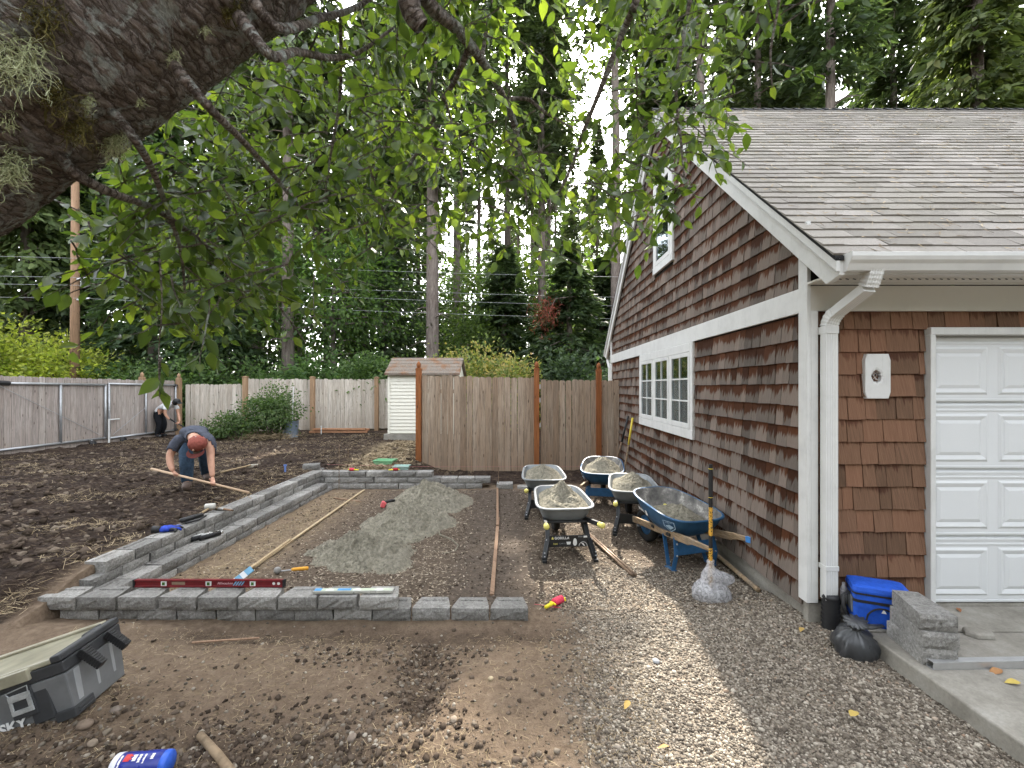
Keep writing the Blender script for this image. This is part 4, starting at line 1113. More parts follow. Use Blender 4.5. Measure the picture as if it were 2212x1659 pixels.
MAT_AUTUMN = leaf_mat('turning_leaf', [(.2, (.09, .13, .04)), (.45, (.20, .23, .075)), (.7, (.34, .27, .10)), (.9, (.38, .22, .10))], .45)
MAT_DEAD = leaf_mat('dead_needles', [(.2, (.16, .04, .02)), (.8, (.32, .10, .05))], .2)
b = NB('fir_bark'); v = b.tc(); n1 = b.noise(b.mapping(v, (14, 14, 2.2)), 1, 6, .75, .5); n2 = b.noise(v, 1.2, 4)
MAT_BARK = b.out(b.mix(b.ramp(n2, [(.4, 0.), (.7, .5)]), b.ramp(n1, [(.3, (.045, .034, .028)), (.5, (.135, .11, .095)), (.72, (.24, .205, .18))]), (.17, .15, .13)), .95, b.bump(n1, .9, .05), spec=.1)
DIAM = np.array([(0, 0, 0), (.42, .5, .03), (1, 0, -.03), (.42, -.5, .03)])
def blades(pos, d, up, L, W):
    """(n,3,3) frames: x along d, y sideways"""
    d = d / (np.linalg.norm(d, axis=1)[:, None] + 1e-9)
    s_ = np.cross(up, d); s_ /= (np.linalg.norm(s_, axis=1)[:, None] + 1e-9)
    u = np.cross(d, s_)
    return np.stack([d * L[:, None], s_ * W[:, None], u * L[:, None]], -1)
def conifer(name, H, base, Rm, nb, per, seed, mat, droop=.35, bl=.42, bw=.13, shape=.8, hang=0.3, rise=.15):
    g = np.random.default_rng(seed)
    t = g.random(nb) ** .85; z0 = base + (H - base) * t
    L = Rm * np.maximum(.06, (1 - t) ** shape) * g.uniform(.55, 1.12, nb) * np.minimum(1, .45 + 3. * t)
    az = g.uniform(0, 6.283, nb)
    bi = np.repeat(np.arange(nb), per); n = len(bi)
    s = np.clip(g.random(n) ** .7, .1, 1)
    ca, sa = np.cos(az[bi]), np.sin(az[bi])
    lat = g.normal(0, .13, n) * L[bi] * (1.1 - s * .5)
    r = L[bi] * s
    pos = np.stack([ca * r - sa * lat, sa * r + ca * lat, z0[bi] + rise * r - droop * r * s + g.normal(0, .08, n) - np.abs(lat) * .3], -1)
    sgn = np.sign(lat + 1e-6)
    d = np.stack([ca * .8 - sa * sgn * .55, sa * .8 + ca * sgn * .55, -hang + g.normal(0, .2, n)], -1) + g.normal(0, .28, (n, 3))
    up = np.tile([0, 0, 1.], (n, 1)) + g.normal(0, .45, (n, 3))
    Ms = blades(pos, d, up, bl * g.uniform(.6, 1.3, n), bw * g.uniform(.6, 1.4, n))
    return scatter_mesh(name, DIAM, [(0, 1, 2, 3)], Ms, pos, g.random(n), mat, False), list(zip(z0[::9], L[::9], az[::9]))
def broad(name, H, base, Rm, ncl, per, seed, mat, leaf=.16, cl=.5, flat=1., lobes=None):
    g = np.random.default_rng(seed)
    v = g.normal(size=(ncl, 3)); v /= np.linalg.norm(v, axis=1)[:, None]
    rr = g.random(ncl) ** .38
    C = v * rr[:, None] * np.array([Rm, Rm, (H - base) / 2]) * g.uniform(.72, 1.1, (ncl, 1)) + np.array([0, 0, (H + base) / 2])
    bi = np.repeat(np.arange(ncl), per); n = len(bi)
    q = g.normal(size=(n, 3)) * np.array([cl, cl, cl * .55])
    pos = C[bi] + q
    out = pos - np.array([0, 0, (H + base) / 2]); d = out / (np.linalg.norm(out, axis=1)[:, None] + .1) + g.normal(0, .6, (n, 3)); d[:, 2] -= .35
    up = np.tile([0, -.25, 1.], (n, 1)) + g.normal(0, .55, (n, 3))
    Ms = blades(pos, d, up, leaf * g.uniform(.7, 1.35, n), leaf * .62 * g.uniform(.7, 1.3, n))
    keep = pos[:, 2] > .05
    return scatter_mesh(name, DIAM, [(0, 1, 2, 3)], Ms[keep], pos[keep], g.random(keep.sum()), mat, False), [(c[2], np.hypot(c[0], c[1]), math.atan2(c[1], c[0])) for c in C[::3]]
def trunk_mesh(name, H, r0, limbs, seed, base=0, lr=.035, r1=.04, n=12):
    r_ = random.Random(seed); m = MB(); pts = []; rad = []
    k = 10
    for i in range(k + 1):
        t = i / k; pts.append((r_.uniform(-.04, .04) * t * 2, r_.uniform(-.04, .04) * t * 2, -.3 + (H + .3) * t)); rad.append(r0 * (1.25 if i == 0 else 1) * (1 - t) ** .75 + r1)
    m.tube(pts, rad, n)
    for z, L, a in limbs:
        if z > H * .97: continue
        c, s_ = math.cos(a), math.sin(a)
        m.tube([(0, 0, z), (c * L * .5, s_ * L * .5, z + .06 * L), (c * L * .95, s_ * L * .95, z - .12 * L)], [lr, lr * .7, lr * .2], 5, caps=False)
    return mesh_of(name, m, MAT_BARK, True)
def dead_limbs(n, base, seed):
    r_ = random.Random(seed)
    return [(r_.uniform(3.5, base), r_.uniform(.5, 1.6), r_.uniform(0, 6.28)) for _ in range(n)]
PROTO = {}
def proto(key, crown, H, r0, base, seed, lr=.035, dead=0):
    me, limbs = crown
    PROTO[key] = (me, trunk_mesh(key + '_trunk', H, r0, limbs + dead_limbs(dead, base, seed), seed, lr=lr))
proto('fir_a', conifer('fir_crown', 36, 10.5, 4.2, 300, 42, 1, MAT_FIR, bl=.55, bw=.17), 36, .27, 10.5, 1, dead=14)
proto('fir_b', conifer('fir_crown', 33, 13.0, 3.8, 260, 42, 2, MAT_FIR, bl=.55, bw=.17), 33, .24, 13, 2, dead=16)
proto('fir_c', conifer('fir_crown', 38, 20.0, 3.6, 200, 42, 3, MAT_FIR, bl=.55, bw=.17), 38, .26, 20, 3, dead=10)
proto('fir_d', conifer('fir_crown', 30, 7.0, 4.4, 330, 42, 4, MAT_FIR, bl=.55, bw=.17), 30, .24, 7, 4, dead=6)
proto('cedar_a', conifer('cedar_crown', 19, .8, 3.6, 300, 48, 5, MAT_CEDAR, droop=.55, bl=.5, bw=.2, hang=.8, rise=.25), 19, .26, 1, 5)
proto('cedar_b', conifer('cedar_crown', 24, 2.0, 4.0, 340, 48, 6, MAT_CEDAR, droop=.5, bl=.5, bw=.2, hang=.8, rise=.25), 24, .3, 2, 6)
proto('hem_a', conifer('hemlock_crown', 12, .3, 3.3, 260, 46, 7, MAT_HEM, droop=.45, bl=.4, bw=.13, hang=.4), 12, .14, 1, 7)
proto('hem_b', conifer('hemlock_crown', 17, .5, 3.6, 320, 46, 8, MAT_HEM, droop=.4, bl=.42, bw=.13, hang=.4), 17, .17, 1, 8)
proto('maple_a', broad('maple_crown', 11, 2.2, 4.0, 150, 46, 9, MAT_MAPLE, .24, .62), 8, .16, 2, 9, lr=.05)
proto('maple_b', broad('maple_crown', 7.5, .8, 3.0, 110, 44, 10, MAT_MAPLE, .2, .5), 5, .11, 1, 10, lr=.04)
def plant_tree(kind, key, x, y, label, cat, group=None, s=1., rz=None, z=.2, sz=1.):
    cr, tr = PROTO[key]
    e = thing(kind, label, cat, (x, y, z), rng.uniform(0, 6.28) if rz is None else rz, group); e.scale = (s, s, s * sz)
    link('trunk', tr, e); link('crown', cr, e); return e
def bx(xd, Y): return (xd - CX) / F * Y
# named trees one can point to
plant_tree('fir_tree', 'fir_a', bx(934, 20), 20, 'tall fir whose bare grey trunk rises behind the cream shed', 'fir')
plant_tree('fir_tree', 'fir_b', bx(622, 19.5), 19.5, 'dark fir trunk standing among leaves behind the pale fence', 'fir')
plant_tree('fir_tree', 'fir_b', bx(1170, 27), 27, 'slender bare fir trunk midway between shed and garage peak', 'fir')
plant_tree('fir_tree', 'fir_c', bx(1330, 23.5), 23.5, 'bare grey fir trunk close beside the garage gable edge', 'fir')
plant_tree('fir_tree', 'fir_c', bx(1388, 31), 31, 'thinner fir trunk just behind the one at the gable edge', 'fir')
plant_tree('fir_tree', 'fir_c', bx(1514, 23), 23, 'pale straight fir trunk rising over the peak of the garage roof', 'fir')
plant_tree('fir_tree', 'fir_b', bx(1794, 21), 21, 'thick fir trunk rising above the middle of the roof ridge', 'fir', sz=1.25)
plant_tree('fir_tree', 'fir_d', bx(1700, 27), 27, 'full dark fir behind the garage between two bare trunks', 'fir')
plant_tree('fir_tree', 'fir_d', bx(1930, 26), 26, 'full dark fir standing left of the cedar above the roof', 'fir')
plant_tree('cedar_tree', 'cedar_b', bx(2110, 17.5), 17.5, 'drooping light green cedar with brown sprays above the garage roof', 'cedar')
plant_tree('cedar_tree', 'cedar_b', bx(2330, 21), 21, 'drooping cedar at the far end above the garage roof', 'cedar')
plant_tree('cedar_tree', 'cedar_a', bx(60, 21), 21, 'drooping green cedar behind the utility pole', 'cedar', s=1.1)
plant_tree('cedar_tree', 'cedar_b', bx(-150, 24), 24, 'tall cedar at the outer edge of the yard beyond the long gate', 'cedar')
plant_tree('hemlock_tree', 'hem_b', bx(330, 20), 20, 'dense dark hemlock to the side of the utility pole', 'hemlock')
plant_tree('hemlock_tree', 'hem_b', bx(215, 23), 23, 'dark hemlock directly behind the utility pole', 'hemlock', s=1.1)
plant_tree('hemlock_tree', 'hem_a', bx(470, 19), 19, 'low dark hemlock above the rear fence corner', 'hemlock', s=.9)
plant_tree('hemlock_tree', 'hem_a', bx(1090, 24), 24, 'dark hemlock behind the yellowing shrub', 'hemlock', s=1.15, sz=.68)
plant_tree('hemlock_tree', 'hem_a', bx(1230, 20), 20, 'dark hemlock with a dead red branch beside the garage', 'hemlock', s=1.05, sz=.66)
plant_tree('hemlock_tree', 'hem_a', bx(1300, 25), 25, 'dark hemlock half hidden by the garage eave', 'hemlock', s=1.15, sz=.66)
plant_tree('hemlock_tree', 'hem_b', bx(830, 25), 25, 'tall dark hemlock behind the leafy hedge beside the shed', 'hemlock')
plant_tree('maple_tree', 'maple_a', bx(520, 22), 22, 'broad green maple behind the rear fence', 'maple')
plant_tree('maple_tree', 'maple_a', bx(720, 21), 21, 'leafy maple between the dark trunk and the shed', 'maple', s=.9)
plant_tree('maple_tree', 'maple_a', bx(400, 27), 27, 'tall green maple rising behind the hemlocks', 'maple', s=1.5)
plant_tree('maple_tree', 'maple_b', bx(1010, 22), 22, 'small maple behind the shed roof', 'maple', s=.8)
plant_tree('maple_tree', 'maple_b', bx(1065, 27), 27, 'light green young maple deep behind the front fence', 'maple', s=1.35)
plant_tree('maple_tree', 'maple_a', bx(1170, 31), 31, 'light green maple filling the gap between bare trunks', 'maple', s=1.1)
plant_tree('maple_tree', 'maple_b', bx(1285, 29), 29, 'young maple beside the bare trunk at the gable edge', 'maple', s=1.4)
plant_tree('maple_tree', 'maple_a', bx(1000, 36), 36, 'distant maple just past the bare trunk by the shed', 'maple', s=1.15)
# the woods behind: firs that look alike
gF = random.Random(42); used_labels = set()
SIGHTS = [(-320, 'far outside the long gate'), (-150, 'beyond the outer end of the long gate'), (0, 'above the long board gate'), (100, 'beside the utility pole'), (200, 'just past the utility pole'), (300, 'above the person in white'), (380, 'above the bending person'), (450, 'above the rear fence corner'), (480, 'above the low sprawling shrub'), (540, 'above the first tan fence post'), (560, 'above the garden shrub'), (600, 'above the trash can'), (640, 'over the middle tan fence post'), (700, 'above the stacked lumber'), (740, 'over the bramble mass'), (790, 'over the third tan fence post'), (840, 'above the shed wall'), (860, 'above the shed roof'), (905, 'over the first finial post'), (930, 'behind the bare trunk by the shed'), (960, 'just past the bare trunk by the shed'), (985, 'over the yellowing shrub'), (1010, 'above the front fence near the shed'), (1035, 'above the middle of the front fence'), (1095, 'above the leaning shrub'), (1120, 'over the finial post beside the gate'), (1145, 'above the garden gate hinge'), (1170, 'above the garden gate'), (1200, 'over the dead red branch'), (1250, 'beside the dead red branch'), (1290, 'over the last finial post'), (1350, 'beside the garage gable edge'), (1400, 'behind the garage gable'), (1455, 'at the garage peak'), (1480, 'just over the garage peak'), (1580, 'above the start of the ridge'), (1640, 'above the ridge past the pale trunk'), (1700, 'above the ridge left of the thick trunk'), (1750, 'directly behind the thick trunk'), (1860, 'above the ridge right of the thick trunk'), (1900, 'over the ridge towards the cedar'), (1980, 'beside the light green cedar'), (2060, 'directly behind the light green cedar'), (2100, 'through the light green cedar'), (2200, 'at the picture edge over the roof'), (2300, 'past the picture edge over the roof'), (2450, 'well past the roof end'), (2500, 'far past the roof end')]
def wood_label(xd, Y, key, kind):
    s_ = min(SIGHTS, key=lambda t: abs(t[0] - xd))[1]
    dp = 'nearer' if Y < 30 else 'middle distance' if Y < 38 else 'distant' if Y < 50 else 'farthest'
    ty = {'fir_a': 'tall fir', 'fir_d': 'full-crowned fir', 'fir_b': 'high-crowned fir', 'fir_c': 'bare-trunked fir', 'low': 'low dark hemlock'}[key]
    l = '%s %s of the woods %s' % (dp, ty, s_)
    if l in used_labels: l = l.replace(dp, 'remotest')
    if l in used_labels: print('DUP', l)
    used_labels.add(l); return l
spots = []
for xd, Y, key in ((480, 33, 'fir_a'), (560, 28, 'fir_d'), (640, 36, 'fir_a'), (700, 31, 'fir_d'), (790, 34, 'fir_a'), (860, 29, 'fir_d'), (300, 31, 'fir_d'), (200, 36, 'fir_a'), (100, 30, 'fir_d'), (0, 34, 'fir_d'), (380, 25, 'fir_d'),
                   (905, 38, 'fir_d'), (985, 30, 'fir_c'), (1035, 41, 'fir_c'), (1095, 33, 'fir_c'), (1150, 49, 'fir_c'), (1185, 44, 'fir_c'), (1400, 37, 'fir_d'), (1455, 29, 'fir_d'), (1580, 33, 'fir_d'), (1640, 24, 'fir_a'), (1750, 36, 'fir_d'), (1860, 33, 'fir_a'), (1980, 38, 'fir_d'), (2060, 28, 'fir_d'), (2200, 33, 'fir_d'), (2300, 27, 'fir_d'),
                   (-150, 32, 'fir_d'), (-320, 26, 'fir_d'), (2450, 30, 'fir_d'), (2500, 21, 'fir_a'), (1120, 60, 'fir_c'), (1200, 66, 'fir_c'), (1010, 70, 'fir_c'), (1290, 58, 'fir_c'), (930, 60, 'fir_c'), (840, 48, 'fir_d'), (740, 50, 'fir_d'), (600, 55, 'fir_d'), (450, 52, 'fir_d'), (1480, 55, 'fir_d'), (1700, 52, 'fir_d'), (1900, 55, 'fir_d'), (2100, 50, 'fir_d'), (1240, 62, 'fir_b'), (1278, 80, 'fir_a'), (1222, 86, 'fir_a'), (1064, 78, 'fir_a'), (1108, 84, 'fir_b'), (1166, 74, 'fir_d'), (1320, 84, 'fir_d'), (990, 84, 'fir_d')):
    plant_tree('fir_tree', key, bx(xd, Y), Y + gF.uniform(-.5, .5), wood_label(xd, Y, key, 'fir'), 'fir', 'firs of the woods behind the yard', s=gF.uniform(.9, 1.12))
for xd, Y in ((1030, 34), (1170, 38), (1090, 46), (960, 42), (1260, 33), (1350, 40), (1200, 52), (880, 44), (760, 40), (650, 44), (540, 42), (300, 42), (120, 40), (-60, 42)):
    plant_tree('hemlock_tree', 'hem_a', bx(xd, Y), Y, wood_label(xd, Y, 'low', 'hemlock'), 'hemlock', 'low hemlocks deep in the woods', s=gF.uniform(.55, .85))
# dead red branch
gD = np.random.default_rng(77); n = 420
c0 = Vector(at(1180, 672, 18.5))
pos = gD.normal(0, 1, (n, 3)) * np.array([.28, .25, .38]) + np.array(c0); d = gD.normal(0, .6, (n, 3)) + np.array([0, 0, -.7])
Ms = blades(pos, d, gD.normal(0, 1, (n, 3)), gD.uniform(.12, .32, n), gD.uniform(.012, .03, n))
me = scatter_mesh('dead_branch', DIAM, [(0, 1, 2, 3)], Ms, pos, gD.random(n), MAT_DEAD, False)
o = thing('dead_branch', 'rust red dead conifer branch hanging before the dark hemlock', 'branch', c0); link('foliage', me, o, True)
m = MB(); m.tube([at(1245, 640, 19.5), at(1200, 645, 18.8), at(1180, 690, 18.5)], [.03, .02, .008], 6); part('twig', m, MAT_BARK, o, True)
# shrubs
def shrub(name, label, cat, x, y, H, Rm, ncl, per, seed, mat, leaf, cl, group=None, z=.25, base=0.05):
    me, limbs = broad('foliage', H, base, Rm, ncl, per, seed, mat, leaf, cl)
    e = thing(name, label, cat, (x, y, z), 0, group)
    link('foliage', me, e)
    m = MB(); r_ = random.Random(seed)
    for (zz, L, a) in limbs[:14]: m.tube([(0, 0, -.1), (math.cos(a) * L * .4, math.sin(a) * L * .4, zz * .5), (math.cos(a) * L, math.sin(a) * L, zz)], [.022, .014, .004], 5, caps=False)
    part('stem', m, MAT_BARK, e); return e
shrub('garden_shrub', 'bushy green shrub growing against the pale rear fence', 'shrub', *gp(590, 946, .3)[:2], 1.68, .88, 110, 52, 61, MAT_SHRUB, .085, .17, z=.25)
shrub('garden_shrub', 'low sprawling green shrub beside the brick pile', 'shrub', *gp(500, 948, .3)[:2], .8, .65, 50, 46, 62, MAT_SHRUB, .085, .16, z=.25)
shrub('yellow_shrub', 'bright yellow-green sunlit bush above the long board gate', 'bush', bx(40, 18.2), 18.2, 4.4, 2.3, 150, 50, 63, MAT_YBUSH, .17, .34, z=.2)
shrub('yellow_shrub', 'yellow-green sunlit bush at the foot of the utility pole', 'bush', bx(165, 17.6), 17.6, 3.6, 1.7, 110, 46, 64, MAT_YBUSH, .15, .3, z=.2)
shrub('yellow_shrub', 'pale green bush below the cedar at the far end of the long gate', 'bush', bx(-90, 17), 17, 3.8, 2.0, 110, 46, 65, MAT_YBUSH, .16, .3, z=.2)
shrub('hedge_shrub', 'leafy green bramble mass just beside the shed', 'bush', bx(790, 18.3), 18.3, 3.2, 1.7, 130, 46, 66, MAT_SHRUB, .17, .3)
shrub('hedge_shrub', 'leafy green bramble mass behind the fence near the dark trunk', 'bush', bx(695, 18.6), 18.6, 3.1, 1.6, 120, 46, 67, MAT_SHRUB, .17, .3)
shrub('hedge_shrub', 'low green bush behind the fence above the garden shrub', 'bush', bx(560, 18), 18, 2.7, 1.6, 110, 46, 68, MAT_SHRUB, .16, .3)
shrub('hedge_shrub', 'dark green bush behind the rear fence corner', 'bush', bx(420, 17.4), 17.4, 2.8, 1.6, 110, 46, 69, MAT_SHRUB, .16, .3)
shrub('hedge_shrub', 'green bush between utility pole and fence corner', 'bush', bx(280, 18), 18, 2.8, 1.5, 100, 46, 70, MAT_SHRUB, .16, .3)
shrub('autumn_shrub', 'yellowing shrub with tan leaves above the front fence', 'shrub', bx(1035, 16.8), 16.8, 3.4, 1.4, 130, 40, 71, MAT_AUTUMN, .14, .3)
shrub('autumn_shrub', 'pale green and yellow shrub leaning over the front fence pickets', 'shrub', bx(1110, 15.2), 15.2, 2.75, 1.0, 90, 34, 72, MAT_AUTUMN, .13, .26)
shrub('hedge_shrub', 'green bush right behind the shed roof', 'bush', bx(975, 18), 18, 3.2, 1.2, 90, 40, 73, MAT_AUTUMN, .14, .26)
shrub('hedge_shrub', 'dark green undergrowth between front fence and garage corner', 'bush', bx(1250, 16.5), 16.5, 2.9, 1.5, 110, 40, 74, MAT_HEM, .2, .34)
# unseen belt of woods added behind and beside the camera to block low skylight
gW = np.random.default_rng(123); n = 42000
aw = gW.uniform(math.pi * .98, math.pi * 2.02, n); rw = gW.uniform(17, 30, n); hw_ = 6 + 8 * fbm(np.cos(aw) * 9 + 20, np.sin(aw) * 9 + 20, 3)
wp = np.stack([np.cos(aw) * rw, 1 + np.sin(aw) * rw, .3 + hw_ * gW.random(n) ** .8], -1)
Ms = blades(None, gW.normal(0, 1, (n, 3)), gW.normal(0, 1, (n, 3)), gW.uniform(.5, 1.1, n), gW.uniform(.2, .45, n))
tag(link('woods', scatter_mesh('woods', DIAM, [(0, 1, 2, 3)], Ms, wp, gW.random(n), MAT_FIR, False)), 'unseen belt of woods added behind the viewpoint to block low skylight', 'woods', kind='stuff')
# dark forest understorey that reads as one mass
gU = np.random.default_rng(99); n = 60000
ux = gU.uniform(-50, 45, n); uy = gU.uniform(25, 50, n); uz = .2 + gU.random(n) ** 1.25 * (2.5 + 3.5 * fbm(ux * .2, uy * .2, 3) + 5.5 * (1 - sstep(-9, -1, ux)))
d = gU.normal(0, 1, (n, 3)); Ms = blades(None, d, gU.normal(0, 1, (n, 3)), gU.uniform(.3, .7, n), gU.uniform(.12, .3, n))
tag(link('undergrowth', scatter_mesh('undergrowth', DIAM, [(0, 1, 2, 3)], Ms, np.stack([ux, uy, uz], -1), gU.random(n), MAT_HEM, False)), 'dark leafy undergrowth deep between the forest trunks', 'undergrowth', kind='stuff')
# ================================================================== old cherry tree leaning in from the side
cherry = thing('cherry_tree', 'old leaning cherry tree with mossy trunk and leafy branches overhead', 'tree', (-3.5, 1.25, 0))
b = NB('cherry_bark'); ax = b.attr('ax'); an = b.attr('an'); v = b.tc()
cv = b.comb(b.math('MULTIPLY', ax, 30.), b.math('MULTIPLY', an, 8.), 0.)
n1 = b.noise(cv, 1, 8, .74, 1.8); n2 = b.noise(v, 7, 7, .68); n3 = b.noise(v, 60, 5, .7); n4 = b.noise(v, 3.1, 5, .6); n5 = b.noise(b.mapping(v, (1, 1, 1), (7, 3, 1)), 5.5, 6, .7, 1.)
c = b.ramp(n1, [(.28, (.10, .078, .064)), (.45, (.30, .24, .205)), (.58, (.45, .385, .34)), (.75, (.58, .52, .48))])
c = b.mix(b.ramp(n3, [(.35, .35), (.6, 0.)]), c, (.07, .045, .03))
crk = b.vor(b.comb(b.math('ADD', b.math('MULTIPLY', ax, 34.), b.math('MULTIPLY', n2, 3.)), b.math('ADD', b.math('MULTIPLY', an, 13.), b.math('MULTIPLY', n3, 1.2)), 0.), 1, 'DISTANCE_TO_EDGE')
c = b.mix(b.ramp(crk, [(.02, .7), (.12, 0.)]), c, (.06, .043, .033))
c = b.mix(b.ramp(n2, [(.56, 0.), (.66, .8)]), c, (.40, .36, .34))
moss = b.ramp(b.math('ADD', b.math('MULTIPLY', n4, .75), b.math('MULTIPLY', n3, .25)), [(.57, 0.), (.65, .9)])
c = b.mix(moss, c, b.ramp(n3, [(.3, (.035, .032, .01)), (.55, (.09, .078, .02)), (.8, (.16, .145, .04))]))
lich = b.ramp(b.math('ADD', b.math('MULTIPLY', n5, .8), b.math('MULTIPLY', n1, .25)), [(.55, 0.), (.60, 1.)])
c = b.mix(lich, c, b.ramp(n3, [(.3, (.30, .31, .28)), (.7, (.62, .63, .58))]))
MAT_CHERRY = b.out(c, .95, b.bump(b.math('ADD', b.math('MULTIPLY', n1, .8), b.math('ADD', b.math('MULTIPLY', n3, .5), b.math('ADD', b.math('MULTIPLY', moss, .4), b.ramp(crk, [(.0, 0.), (.25, .9)])))), 1., .06), spec=.15)
def bark_tube(name, pts, rad, nseg=64, sub=14, amp=.03, parent=None, seed=3):
    pts = [Vector(p) for p in pts]; P = []; Rd = []
    for i in range(len(pts) - 1):
        p0 = pts[max(i - 1, 0)]; p1 = pts[i]; p2 = pts[i + 1]; p3 = pts[min(i + 2, len(pts) - 1)]
        for k in range(sub):
            t = k / sub
            q = .5 * ((2 * p1) + (-p0 + p2) * t + (2 * p0 - 5 * p1 + 4 * p2 - p3) * t * t + (-p0 + 3 * p1 - 3 * p2 + p3) * t ** 3)
            P.append(np.array(q)); Rd.append(rad[i] * (1 - t) + rad[i + 1] * t)
    P.append(np.array(pts[-1])); Rd.append(rad[-1]); P = np.array(P); Rd = np.array(Rd); n = len(P)
    D = np.gradient(P, axis=0); D /= np.linalg.norm(D, axis=1)[:, None]
    ref = np.array([0, -1., 0.]); V = []; AX = []; AN = []
    s = np.concatenate([[0], np.cumsum(np.linalg.norm(np.diff(P, axis=0), axis=1))])
    th = np.linspace(0, 2 * np.pi, nseg, endpoint=False)
    for i in range(n):
        ref = ref - D[i] * ref.dot(D[i]); ref /= np.linalg.norm(ref); bi = np.cross(D[i], ref)
        cx_, cy_ = np.cos(th), np.sin(th)
        rr = Rd[i] * (1 + amp * 2.4 * (fbm(cx_ * 1.3 + 5 + seed, cy_ * 1.3 + s[i] * 1.2, 3) - .5) + amp * 1.5 * (fbm(s[i] * 24 + 0 * th, cx_ * 5 + cy_ * 3 + 9, 5, gain=.62) - .5))
        V.append(P[i] + (ref * cx_[:, None] + bi * cy_[:, None]) * rr[:, None]); AX.append(np.full(nseg, s[i])); AN.append((.5 - np.abs(th / (2 * np.pi) - .5)) * 2 * np.pi * Rd[i])
    V = np.concatenate(V); i0 = (np.arange(n - 1)[:, None] * nseg + np.arange(nseg)[None]).ravel(); i1 = (np.arange(n - 1)[:, None] * nseg + (np.arange(nseg) + 1)[None] % nseg).ravel()
    Fc = np.stack([i0, i1, i1 + nseg, i0 + nseg], -1)
    me = np_mesh(name, V, Fc, MAT_CHERRY, smooth=True, vattr=dict(ax=np.concatenate(AX), an=np.concatenate(AN)))
    return link(name, me, parent, True), P, Rd
limb_pts = [(-3.5, 1.2, -.1), (-3.35, 1.25, .9), (-2.95, 1.4, 1.85), (-2.22, 1.58, 2.66), (-1.6, 1.66, 3.16), (-1.12, 1.72, 3.55), (-.62, 1.85, 4.05), (-.05, 2.1, 4.5), (.6, 2.4, 4.9)]
limb_pts = [(x - .095 * min(1, z / 2), y, z + .125 * min(1, max(0, z) / 2)) for x, y, z in limb_pts]
limb_rad = [.5, .44, .42, .395, .38, .345, .28, .2, .1]
trunk, LP, LR = bark_tube('trunk', limb_pts, limb_rad, 120, 34, .06, cherry)
BR = [  # sight x, sight y, distance; radii
    ('branch', [(900, -120, 1.95), (922, 0, 2.15), (985, 60, 2.3), (1040, 130, 2.45), (1078, 190, 2.6), (1110, 270, 2.7), (1130, 370, 2.8), (1138, 450, 2.85)], [.045, .036, .032, .026, .022, .017, .012, .006]),
    ('cut_stub', [(868, -120, 2.0), (884, 0, 2.05), (895, 35, 2.08), (912, 58, 2.1)], [.055, .052, .05, .042]),
    ('branch', [(1010, 110, 2.4), (985, 170, 2.5), (950, 230, 2.6), (905, 320, 2.75), (850, 420, 2.9), (800, 500, 3.0)], [.016, .014, .012, .010, .007, .004]),
    ('branch', [(1400, -120, 2.3), (1375, 0, 2.4), (1345, 70, 2.5), (1300, 185, 2.6), (1262, 280, 2.75), (1230, 370, 2.9), (1190, 450, 3.0), (1160, 520, 3.1)], [.026, .022, .019, .016, .013, .01, .007, .004]),
    ('branch', [(160, 372, 1.72), (250, 420, 1.9), (330, 450, 2.1), (420, 510, 2.4), (510, 590, 2.7), (600, 660, 3.0), (660, 740, 3.2)], [.022, .017, .015, .013, .01, .007, .004]),
    ('branch', [(445, 225, 1.72), (520, 300, 1.95), (575, 360, 2.2), (640, 440, 2.5), (700, 520, 2.8)], [.017, .014, .012, .008, .004]),
    ('branch', [(585, 120, 1.7), (640, 112, 1.9), (720, 125, 2.1), (780, 110, 2.3), (850, 60, 2.5)], [.02, .016, .014, .011, .006]),
    ('branch', [(1090, 215, 2.6), (1140, 215, 2.65), (1180, 245, 2.7), (1235, 275, 2.8)], [.012, .011, .009, .005]),
    ('branch', [(290, 300, 1.72), (330, 370, 1.9), (360, 450, 2.1), (390, 540, 2.3), (400, 640, 2.5)], [.016, .013, .010, .008, .004]),
    ('branch', [(1510, -120, 2.4), (1480, 60, 2.5), (1460, 180, 2.6), (1470, 300, 2.7), (1480, 400, 2.75)], [.013, .011, .009, .007, .004]),
    ('branch', [(735, 40, 2.3), (735, 200, 2.4), (715, 330, 2.5), (700, 430, 2.6)], [.009, .008, .006, .003]),
    ('branch', [(1700, -120, 2.0), (1680, 20, 2.0), (1665, 110, 2.05), (1668, 190, 2.1)], [.008, .006, .005, .003]),
    ('branch', [(600, 60, 1.75), (690, 40, 2.0), (780, 10, 2.3), (860, -60, 2.6)], [.02, .016, .013, .01]),
    ('branch', [(345, 560, 2.0), (350, 660, 2.0), (343, 760, 2.0), (345, 860, 2.0)], [.004, .003, .0025, .002]),
    ('branch', [(1085, 200, 2.6), (1120, 300, 2.7), (1060, 400, 2.8), (1020, 470, 2.9)], [.008, .007, .005, .003]),
    ('branch', [(1040, 130, 2.45), (1055, 40, 2.6), (1075, -60, 2.8)], [.012, .010, .008]),
    ('branch', [(960, 215, 2.6), (985, 300, 2.65), (1000, 400, 2.7), (1010, 470, 2.75)], [.007, .006, .005, .003]),
]
branch_paths = []
for nm, pp, rr in BR:
    if pp[0][2] < 1.8: pp = [(pp[0][0] - 70, pp[0][1] - 85, 1.66)] + pp; rr = [rr[0] * 1.25] + rr
    o, P, _ = bark_tube(nm, [at(*p) for p in pp], rr, 12, 6, .12, cherry, seed=len(branch_paths))
    branch_paths.append(P)
